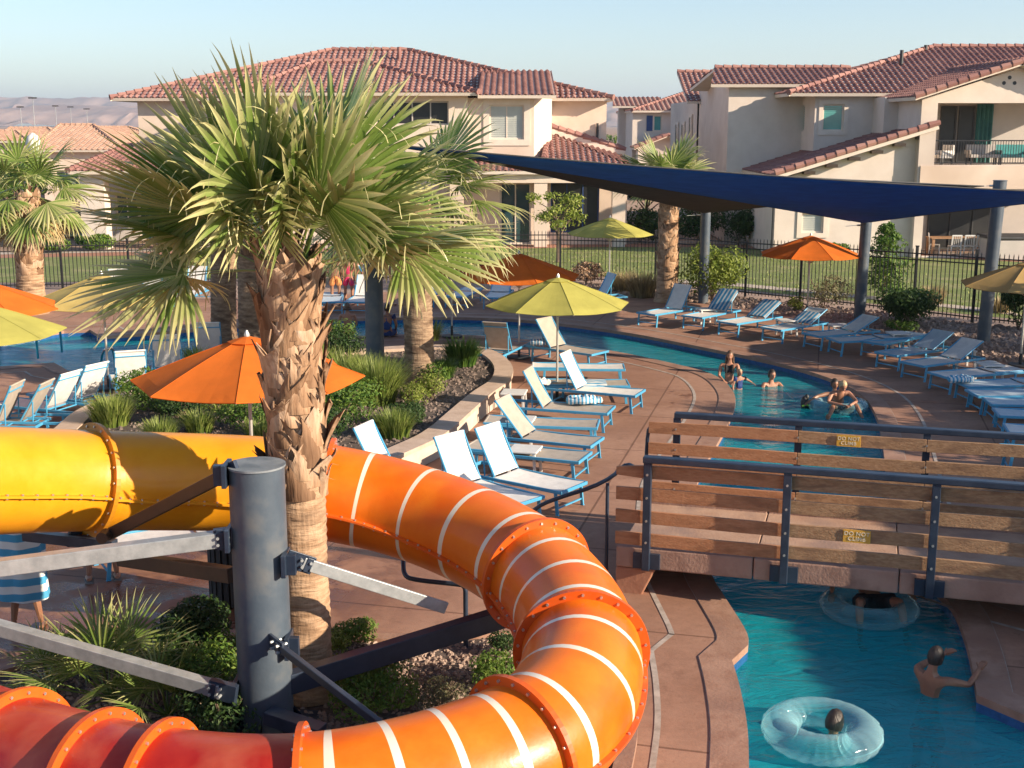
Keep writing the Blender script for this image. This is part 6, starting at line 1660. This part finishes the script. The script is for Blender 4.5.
def foot(mb, ankle, d, s=1.0, flat=True):
    a = Vector(ankle); d = Vector(d).normalized(); z = Vector((0,0,1)) if flat else Vector((0,0,1))
    sole = a.z - .07*s
    mb.tube([a - d*.045*s + Vector((0,0,-.03*s)), a + Vector((0,0,-.035*s)), a + d*.07*s + Vector((0,0,-.042*s)), a + d*.14*s + Vector((0,0,-.052*s)), a + d*.18*s + Vector((0,0,-.057*s))], [.030*s,.038*s,.042*s,.046*s,.028*s], 8, flat=.62)
    sd_ = d.cross(Vector((0,0,1)))
    for k in range(5): b = a + d*.165*s + sd_*(-.034+.017*k)*s + Vector((0,0,-.06*s)); mb.tube([b, b + d*(.032 - .003*abs(k-1))*s], [.011*s,.008*s], 6)
def head(mb, c, face, s=1.0, up=(0,0,1)):
    f = Vector(face).normalized(); u = Vector(up); u = (u - f*u.dot(f)).normalized(); r = f.cross(u)
    c = Vector(c); vs = []; n = 20; m = 16; fs = []
    for i in range(m+1):
        a = math.pi*i/m
        for k in range(n):
            q = 2*math.pi*k/n; x = math.sin(a)*math.cos(q); y = math.sin(a)*math.sin(q); z = math.cos(a)   # x to the face
            X_ = x*.096; Y_ = y*.074; Z_ = z*.118
            if z < -.1: Y_ *= 1 - .30*(-z-.1); X_ *= 1 - .05*(-z)
            if x > .2 and z < -.3: X_ += .012*x
            if x > .75: X_ += .020*math.exp(-((z+.18)/.20)**2)*math.exp(-(y/.16)**2)        # nose
            for ey in (-.38,.38): X_ -= .013*math.exp(-((z-.02)/.13)**2)*math.exp(-((y-ey)/.17)**2)*(x > 0)
            X_ += .006*math.exp(-((z-.18)/.08)**2)*(x > .5); X_ += .006*math.exp(-((z+.48)/.07)**2)*math.exp(-(y/.28)**2)*(x > .4)
            vs.append(c + (f*X_ + r*Y_ + u*Z_)*s)
    for i in range(m):
        for k in range(n): fs.append((i*n+k, (i+1)*n+k, (i+1)*n+(k+1)%n, i*n+(k+1)%n))
    mb.add(vs, fs)
    for e in (-1,1): mb.ball(c + (r*e*.075 - u*.005 - f*.004)*s, .012*s, .012*s, .026*s, 8, 6)
    for e in (-1,1): mb.ball(c + (f*.083 + r*e*.030 + u*.004)*s, .010*s, .010*s, .008*s, 8, 6, mi=1)
    mb.tube([c + (f*.093 + r*a_*.022 - u*(.055 - .004*abs(a_)))*s for a_ in (-1,-.5,0,.5,1)], .004*s, 5, mi=2)
def hair(c, face, s, m, parent, length=0.0, up=(0,0,1), bun=False):
    f = Vector(face).normalized(); u = Vector(up); u = (u - f*u.dot(f)).normalized(); r = f.cross(u); c = Vector(c); mb = MB(); n = 22; mm = 12; vs = []; fs = []
    for i in range(mm+1):
        for k in range(n):
            q = 2*math.pi*k/n; lim = 1.05 if abs(math.atan2(math.sin(q), math.cos(q))) < .9 else (1.5 if abs(math.atan2(math.sin(q), math.cos(q))) < 1.4 else 2.15)
            a = lim*i/mm; x = math.sin(a)*math.cos(q); y = math.sin(a)*math.sin(q); z = math.cos(a); nn = 1 + .05*noise.noise(Vector((x*5,y*5,z*5)))
            vs.append(c + (f*(x*.106-.004) + r*y*.085 + u*z*.128)*s*nn)
    for i in range(mm):
        for k in range(n): fs.append((i*n+k, (i+1)*n+k, (i+1)*n+(k+1)%n, i*n+(k+1)%n))
    mb.add(vs, fs)
    if length:
        for k in range(-4,5):
            a = k*.32; st = c + (-f*.085*math.cos(a) + r*.08*math.sin(a) - u*.02)*s; mb.tube([st, st - u*length*.5*s - f*.012, st - u*length*s + r*.01*k], [.028*s,.030*s,.012*s], 6)
    if bun: mb.ball(c + (-f*.07 + u*.11)*s, .045*s, .045*s, .04*s, 10, 8)
    o = mb.build('hair', M[m], parent, smooth=True); return o
DARKEYE = pmat('eye', (.03,.02,.015), None, rough=.3); LIP = pmat('lip', (.34,.12,.10), None, rough=.5)
def person(label, loc, yaw, J, skin='skin_l', hairm='hair_d', s=1.0, hairlen=0, cap=False, feet=True, hands=True, clothes=(), group=None, facing=None, bun=False, fdir=None, upv=(0,0,1), female=False, curl=.3, bodyhead=True):
    """J: joint -> local (x right, y forward, z up); sides L, R"""
    t = thing('person', label, 'person', loc, yaw, group); V = {k: Vector(v) for k, v in J.items()}
    names = ['pelvis','belly','chest','neck','headb']; 
    hip = V['pelvis']; ch = V['chest']; ax_ = (V['shR']-V['shL']).normalized(); bel = hip.lerp(ch, .48)
    pts = [hip, bel, ch, V['neck'], V['head'] + (V['neck']-V['head'])*.35]; rad = [(.125*s,.10*s),(.115*s,.088*s) if not female else (.10*s,.08*s),(.135*s,.10*s),.052*s,.055*s]
    ed = [(0,1),(1,2),(2,3),(3,4)]; idx = {}
    def add(name, par, r): pts.append(V[name] if isinstance(name, str) else name); rad.append(r); ed.append((par, len(pts)-1)); return len(pts)-1
    for sd_ in 'LR':
        a = add('sh'+sd_, 2, .056*s); m_ = (V['sh'+sd_]+V['el'+sd_])/2; b = add(m_, a, .047*s); b = add('el'+sd_, b, .036*s); m_ = V['el'+sd_].lerp(V['wr'+sd_], .3); c_ = add(m_, b, .037*s); c_ = add('wr'+sd_, c_, .024*s)
        a = add('hi'+sd_, 0, .088*s); m_ = (V['hi'+sd_]+V['kn'+sd_])/2; b = add(m_, a, .074*s); b = add('kn'+sd_, b, .052*s); m_ = V['kn'+sd_].lerp(V['an'+sd_], .3); c_ = add(m_, b, .053*s); c_ = add('an'+sd_, c_, .030*s)
    vs, fs = skin_body(pts, ed, rad, 0)
    mb = MB(); mb.add(vs, fs)
    fd = Vector(fdir) if fdir else Vector((0,1,0))
    if bodyhead: head(mb, V['head'], fd, s, upv)
    for sd_ in 'LR':
        d = (V['wr'+sd_]-V['el'+sd_]).normalized()
        if hands: hand(mb, V['wr'+sd_] - d*.01, d, Vector((0,-.3,1)) if abs(d.z) < .8 else Vector((1 if sd_ == 'R' else -1,0,0)), s, curl)
        if feet: 
            k = V['an'+sd_]-V['kn'+sd_]; fw = Vector((0,1,0)) if abs(k.normalized().z) > .5 else Vector((k.x*.3,k.y*.3,.6)); foot(mb, V['an'+sd_], fw, s)
    o = mb.build('body', [M[skin], DARKEYE, LIP], t, world=False, smooth=True)
    hm_ = hair(V['head'], fd, s, hairm, t, hairlen, upv, bun); 
    hm_.data.transform(Matrix.Translation(Vector(t.location)))   # keep local placement
    for cl in clothes:
        kind, mat_, ex = cl[0], cl[1], cl[2]
        if kind in ('shorts','brief'):
            f = .72 if kind == 'shorts' else .22
            p = [hip + (bel-hip)*.25, hip, V['hiL'], V['hiL'].lerp(V['knL'], f), V['hiR'], V['hiR'].lerp(V['knR'], f)]
            v_, f_ = skin_body(p, [(0,1),(1,2),(2,3),(1,4),(4,5)], [(.128*s+ex,.105*s+ex),(.13*s+ex,.108*s+ex),.094*s+ex,.078*s+ex*1.8,.094*s+ex,.078*s+ex*1.8], 1)
        elif kind == 'top':
            p = [hip.lerp(ch,.1), bel, ch, ch.lerp(V['neck'],.35), V['shL'], V['shL'].lerp(V['elL'],.45), V['shR'], V['shR'].lerp(V['elR'],.45)]
            v_, f_ = skin_body(p, [(0,1),(1,2),(2,3),(2,4),(4,5),(2,6),(6,7)], [(.128*s+ex,.10*s+ex),(.12*s+ex,.095*s+ex),(.138*s+ex,.105*s+ex),.08*s+ex,.062*s+ex,.056*s+ex,.062*s+ex,.056*s+ex], 2)
        elif kind == 'suit':
            p = [hip, bel, ch, ch.lerp(V['neck'],.1)]
            v_, f_ = skin_body(p, [(0,1),(1,2),(2,3)], [(.13*s+ex,.105*s+ex),(.108*s+ex,.086*s+ex),(.138*s+ex,.104*s+ex),(.09*s,.07*s)], 0)
        elif kind == 'bikini':
            p = [ch + ax_*k_*s + Vector((0,.02,.0)) for k_ in (-.075,0,.075)]
            v_, f_ = skin_body(p, [(0,1),(1,2)], [.115*s,.10*s,.115*s], 1)
        cb = MB(); cb.add(v_, f_); nm = {'shorts':'swim_shorts','brief':'swim_brief','top':'shirt','suit':'swimsuit','bikini':'bikini_top'}[kind]
        cb.build(nm, M[mat_], t, world=False, smooth=True)
    return t
def stand(**k):
    J = dict(pelvis=(0,0,.95), chest=(0,0,1.30), neck=(0,0,1.46), head=(0,.02,1.60), shL=(-.18,0,1.40), elL=(-.24,.0,1.12), wrL=(-.25,.06,.88), shR=(.18,0,1.40), elR=(.24,0,1.12), wrR=(.25,.06,.88),
        hiL=(-.10,0,.90), knL=(-.11,.02,.50), anL=(-.12,0,.08), hiR=(.10,0,.90), knR=(.11,.02,.50), anR=(.12,0,.08)); J.update(k); return J
def sit(h=.44, **k):
    J = dict(pelvis=(0,0,h+.12), chest=(0,.02,h+.47), neck=(0,.03,h+.62), head=(0,.05,h+.76), shL=(-.18,.02,h+.56), elL=(-.24,.05,h+.30), wrL=(-.18,.25,h+.18), shR=(.18,.02,h+.56), elR=(.24,.05,h+.30), wrR=(.18,.25,h+.18),
        hiL=(-.09,.03,h+.10), knL=(-.13,.43,h+.08), anL=(-.13,.50,.08), hiR=(.09,.03,h+.10), knR=(.13,.43,h+.08), anR=(.13,.50,.08)); J.update(k); return J
def wade(d): # immersion: shift everything down
    return d
def shifted(J, dz, dy=0): return {k: (v[0], v[1]+dy, v[2]+dz) for k, v in J.items()}
def face_to(loc, tgt): return math.atan2(tgt[1]-loc[1], tgt[0]-loc[0]) - math.pi/2
cam0 = (0,0)
# woman in black bikini with child in the pool
g = G(729,381,WZ); person('woman in a black bikini standing waist deep by the island', (g.x,g.y,-1.17), math.pi-.2, stand(elL=(-.22,.10,1.14),wrL=(-.10,.30,1.06),elR=(.22,.10,1.14),wrR=(.10,.30,1.06)), 'skin_l', 'hair_br', .94, .24, clothes=(('bikini','cloth_black',0),('brief','cloth_black',.008)), female=True)
g = G(738,388,WZ); person('small blond child in a blue vest held in front of the woman', (g.x,g.y-.12,-.78), math.pi+.3, {k: tuple(c*.62 for c in v) for k, v in stand(elL=(-.34,.05,1.30),wrL=(-.46,.12,1.22)).items()}, 'skin_l', 'hair_b', .66, 0, clothes=(('top','cloth_navy',.014),))
g = G(771,386,WZ); person('dark haired man neck deep in the water, head and shoulders showing', (g.x,g.y,-1.50), math.pi+.25, stand(elL=(-.30,.16,1.20),wrL=(-.34,.36,1.12),elR=(.30,.16,1.20),wrR=(.30,.38,1.14)), 'skin_l', 'hair_d', 1.0, 0, clothes=(('shorts','cloth_navy',.012),))
# two on the ring
g = G(836,404,-.05)
person('blond boy leaning over the clear ring with crossed forearms', (g.x,g.y-.10,-.94), math.pi+.1, stand(chest=(0,.10,1.12),pelvis=(0,-.12,.82),neck=(0,.18,1.24),head=(0,.26,1.34),shL=(-.17,.12,1.18),shR=(.17,.12,1.18),elL=(-.30,.28,1.02),wrL=(-.08,.46,.98),elR=(.30,.28,1.02),wrR=(.06,.48,1.0),
    hiL=(-.09,-.15,.78),hiR=(.09,-.15,.78),knL=(-.10,-.28,.40),knR=(.10,-.28,.40),anL=(-.1,-.5,.1),anR=(.1,-.5,.1)), 'skin_l', 'hair_b', .95, 0, fdir=(0,.8,-.45), clothes=(('shorts','cloth_navy',.012),))
person('dark haired bather lying back in the clear ring with arms spread along it', (g.x+.05,g.y+.18,-.58), math.pi+.1, stand(pelvis=(0,.30,.42),chest=(0,-.02,.62),neck=(0,-.12,.74),head=(0,-.14,.88),shL=(-.18,-.04,.70),shR=(.18,-.04,.70),elL=(-.42,.02,.66),wrL=(-.62,.14,.56),elR=(.42,.02,.66),wrR=(.64,.16,.58),
    hiL=(-.09,.34,.42),hiR=(.09,.34,.42),knL=(-.16,.66,.62),knR=(.30,.66,.60),anL=(-.20,.98,.40),anR=(.52,.98,.40)), 'skin_t', 'hair_d', .95, 0, clothes=(('shorts','cloth_black',.012),))
g = G(804,405,-.1); t = thing('water_shoe', 'black and lime floating swim fin at the front of the ring', 'swim fin', (g.x,g.y,WZ)); p = MB(); p.ball((0,0,.10),.07,.10,.15,10,8); p.ball((.12,.02,.06),.09,.08,.10,10,8); p.ball((.05,.0,.22),.05,.05,.07,8,6); p.build('sole', M['rubber'], t, world=False, smooth=True); p = MB(); p.tube([(-.06,-.09,.06),(.02,-.11,.09),(.1,-.09,.07)],.018,8); p.build('strap', M['lime_plastic'], t, world=False, smooth=True)
# bather under the bridge: legs over the ring
g = G(876,598,0)
person('bather in black shorts sitting in the ring under the footbridge', (g.x-.02,g.y+.25,-.62), math.pi, stand(pelvis=(0,.12,.52),chest=(0,-.18,.74),neck=(0,-.30,.86),head=(0,-.36,.99),shL=(-.18,-.20,.82),shR=(.18,-.20,.82),elL=(-.40,-.06,.72),wrL=(-.44,.18,.66),elR=(.42,-.04,.74),wrR=(.50,.22,.66),
    hiL=(-.11,.16,.54),hiR=(.11,.16,.54),knL=(-.24,.48,.66),knR=(.24,.48,.66),anL=(-.26,.72,.30),anR=(.28,.72,.30)), 'skin_l', 'hair_d', 1.0, 0, clothes=(('shorts','cloth_black',.025),))
# swimmer in ring (head only above water)
g = G(834,722,0)
person('dark haired bather whose wet head shows in the hole of the near clear ring', (g.x,g.y,-1.61), -.6, stand(elL=(-.28,.10,1.16),wrL=(-.2,.25,1.0),elR=(.28,.1,1.16),wrR=(.2,.25,1.0)), 'skin_t', 'hair_d', 1.0, 0, fdir=(0,.9,-.35))
# swimmer at the wall
g = G(930,694,WZ)
person('dark haired boy seen from behind reaching up to hold the pool edge', (g.x,g.y,-1.05), -.95, shifted(stand(head=(0,.06,1.58),elL=(-.22,.24,1.40),wrL=(-.16,.46,1.46),elR=(.28,.24,1.33),wrR=(.24,.47,1.44)), -.30), 'skin_t', 'hair_d', .92, 0, clothes=(('shorts','cloth_black',.02),))
# people on the deck by the far loungers
grp = None
g = G(336,306,0); person('woman in orange and pink shorts standing with her back turned by the far loungers', (g.x,g.y,0), .1, stand(wrL=(-.20,.12,.95)), 'skin_t', 'hair_d', .98, .1, clothes=(('top','skin_t',.004),('shorts','cloth_orange',.02)), bun=True)
g = G(349,305,0); person('girl in a hot pink suit standing beside the woman in orange shorts', (g.x,g.y,0), -.1, shifted({k: tuple(c*.95 for c in v) for k, v in stand().items()}, 0), 'skin_l', 'hair_br', .93, .12, clothes=(('suit','cloth_pink',.012),('shorts','cloth_pink',.015)))
g = G(347,336,0); person('bare shouldered bather with a pink strap sitting on the pool edge, seen from behind', (g.x,g.y+.2,-.42), .15, sit(.40), 'skin_l', 'hair_br', 1.0, .05, clothes=(('brief','cloth_pink',.012),), feet=False)
g = G(387,338,0); person('person in a navy shirt sitting by the stout palm looking at the water', (g.x,g.y+.1,-.38), -.1, sit(.40), 'skin_t', 'hair_d', 1.0, 0, clothes=(('top','cloth_navy',.018),('shorts','cloth_navy',.015)), feet=False)
g = G(366,304,0); person('person in blue leaning over behind the grey sail post', (g.x,g.y,0), 1.2, stand(chest=(0,.20,1.20),neck=(0,.32,1.32),head=(0,.42,1.42),shL=(-.18,.22,1.26),shR=(.18,.22,1.26),elL=(-.2,.36,1.02),wrL=(-.18,.46,.8),elR=(.2,.36,1.02),wrR=(.18,.46,.8)), 'skin_l', 'hair_br', 1.0, .1, clothes=(('top','towel_bs',.02),('shorts','cloth_navy',.02)))
g = G(397,306,0); person('person in a white top standing between the grey sail post and the stout palm', (g.x,g.y,0), -.4, stand(), 'skin_l', 'hair_b', 1.0, .15, clothes=(('top','cloth_white',.02),('shorts','cloth_navy',.02)))
# towel wrapped person at the lower left
g = G(28,632,0)
tw = person('child wrapped in a blue and white striped towel with bare legs on the wet deck', (g.x,g.y,0), .25, {k: tuple(c*.90 for c in v) for k, v in stand(elL=(-.26,.14,1.14),wrL=(-.10,.28,1.16),elR=(.26,.14,1.14),wrR=(.10,.28,1.16),anL=(-.16,0,.08),anR=(.16,.06,.08)).items()}, 'skin_t', 'hair_d', .92, 0, clothes=(('shorts','cloth_navy',.015),))
mb = MB()
def wrap(u, v):
    a = 2*math.pi*u; z = .42 + .86*v; r = (.215 + .02*math.cos(3*a+z*4) + .012*math.sin(7*a)) * (1 - .12*math.sin(v*3.1)*0); r *= (1.0 + .10*(1-v))
    return (math.cos(a)*r*1.12, math.sin(a)*r*.82, z + .02*math.sin(a*2+1))
mb.grid(wrap, 40, 14, cu=True); mb.build('towel_wrap', M['towel_z'], tw, world=False, smooth=True)
g = G(103,581,0)
pp = person('person in navy shorts and grey sandals standing beneath the yellow tube', (g.x,g.y,0), .35, stand(anL=(-.16,0,.08),anR=(.17,-.02,.08),knL=(-.13,.02,.50),knR=(.14,.0,.50)), 'skin_l', 'hair_br', 1.0, 0, clothes=(('shorts','cloth_navy',.025),('top','cloth_black',.02)))
for s_ in (-1,1):
    mb = MB(); x0_ = -.16 if s_ < 0 else .17; mb.prism([(x0_-.045,-.07),(x0_+.045,-.07),(x0_+.055,.12),(x0_+.03,.21),(x0_-.03,.21),(x0_-.055,.12)], .001, .018)
    mb.tube([(x0_-.045,.07,.02),(x0_,.08,.07),(x0_+.045,.07,.02)], .010, 6); mb.build('sandal', M['plastic_w'] if False else pmat('grey sandal', (.20,.19,.18), None, rough=.7), pp, world=False)
# ============================================================ unseen building and trees added to cast shade from beyond the frame
sh = thing('added_shade_building', 'low cream building with a tile roof, added unseen beyond the right edge to cast shade', 'building', (15.5, 6, 0))
mb = MB(); facade(mb, -4, 14.5, 0, 3.6, 13.3, [(-2,0,.9,2.4),(3,5,0,2.3),(8,10,.9,2.4)], 'y'); mb.box(13.3,18,-4,-3.7,0,3.6); mb.box(13.3,18,14.2,14.5,0,3.6); mb.box(17.7,18,-3.7,14.2,0,3.6); mb.build('wall', M['stucco'], sh)
pa, pb_, pc, pd_ = Vector((12.7,-4.6,3.7)), Vector((12.7,15.1,3.7)), Vector((15.6,15.1,4.9)), Vector((15.6,-4.6,4.9))
roof(sh, [([pb_,pa,pd_,pc],(0,1,0)), ([Vector((18.5,-4.6,3.7)),Vector((18.5,15.1,3.7)),pc,pd_],(0,1,0))], M['tile2'], 51, [(pd_,pc)])
for i, (x_, y_, h, cr) in enumerate(((15.2,18.5,4.6,1.6),(17.5,21.5,4.8,1.7),(16.2,24.6,4.2,1.5),(18.8,27.6,5.0,1.8),(21.5,24.0,5.4,1.8),(20.0,17.0,6.0,2.1),(22.5,19.6,6.2,2.0),(24.5,28.0,6.4,2.3),(19.0,31.5,4.6,1.8))):
    tree(('leafy tree added for shade beyond the right edge nearest the added building','leafy tree added for shade second from the added building beyond the edge','smaller tree added for shade third from the added building beyond the edge','tall tree added for shade fourth from the added building beyond the edge','tree added for shade set back behind the row beyond the right edge','broad tree added for shade behind the end of the added building','tall tree added for shade behind the second of the row','broad tall tree added for shade farthest out beyond the right edge','tree added for shade nearest the garden fence beyond the right edge')[i], (x_,y_,0), h, cr, 'leaf_a', 2600, 200+i, .12, .12, name='added_shade_tree')
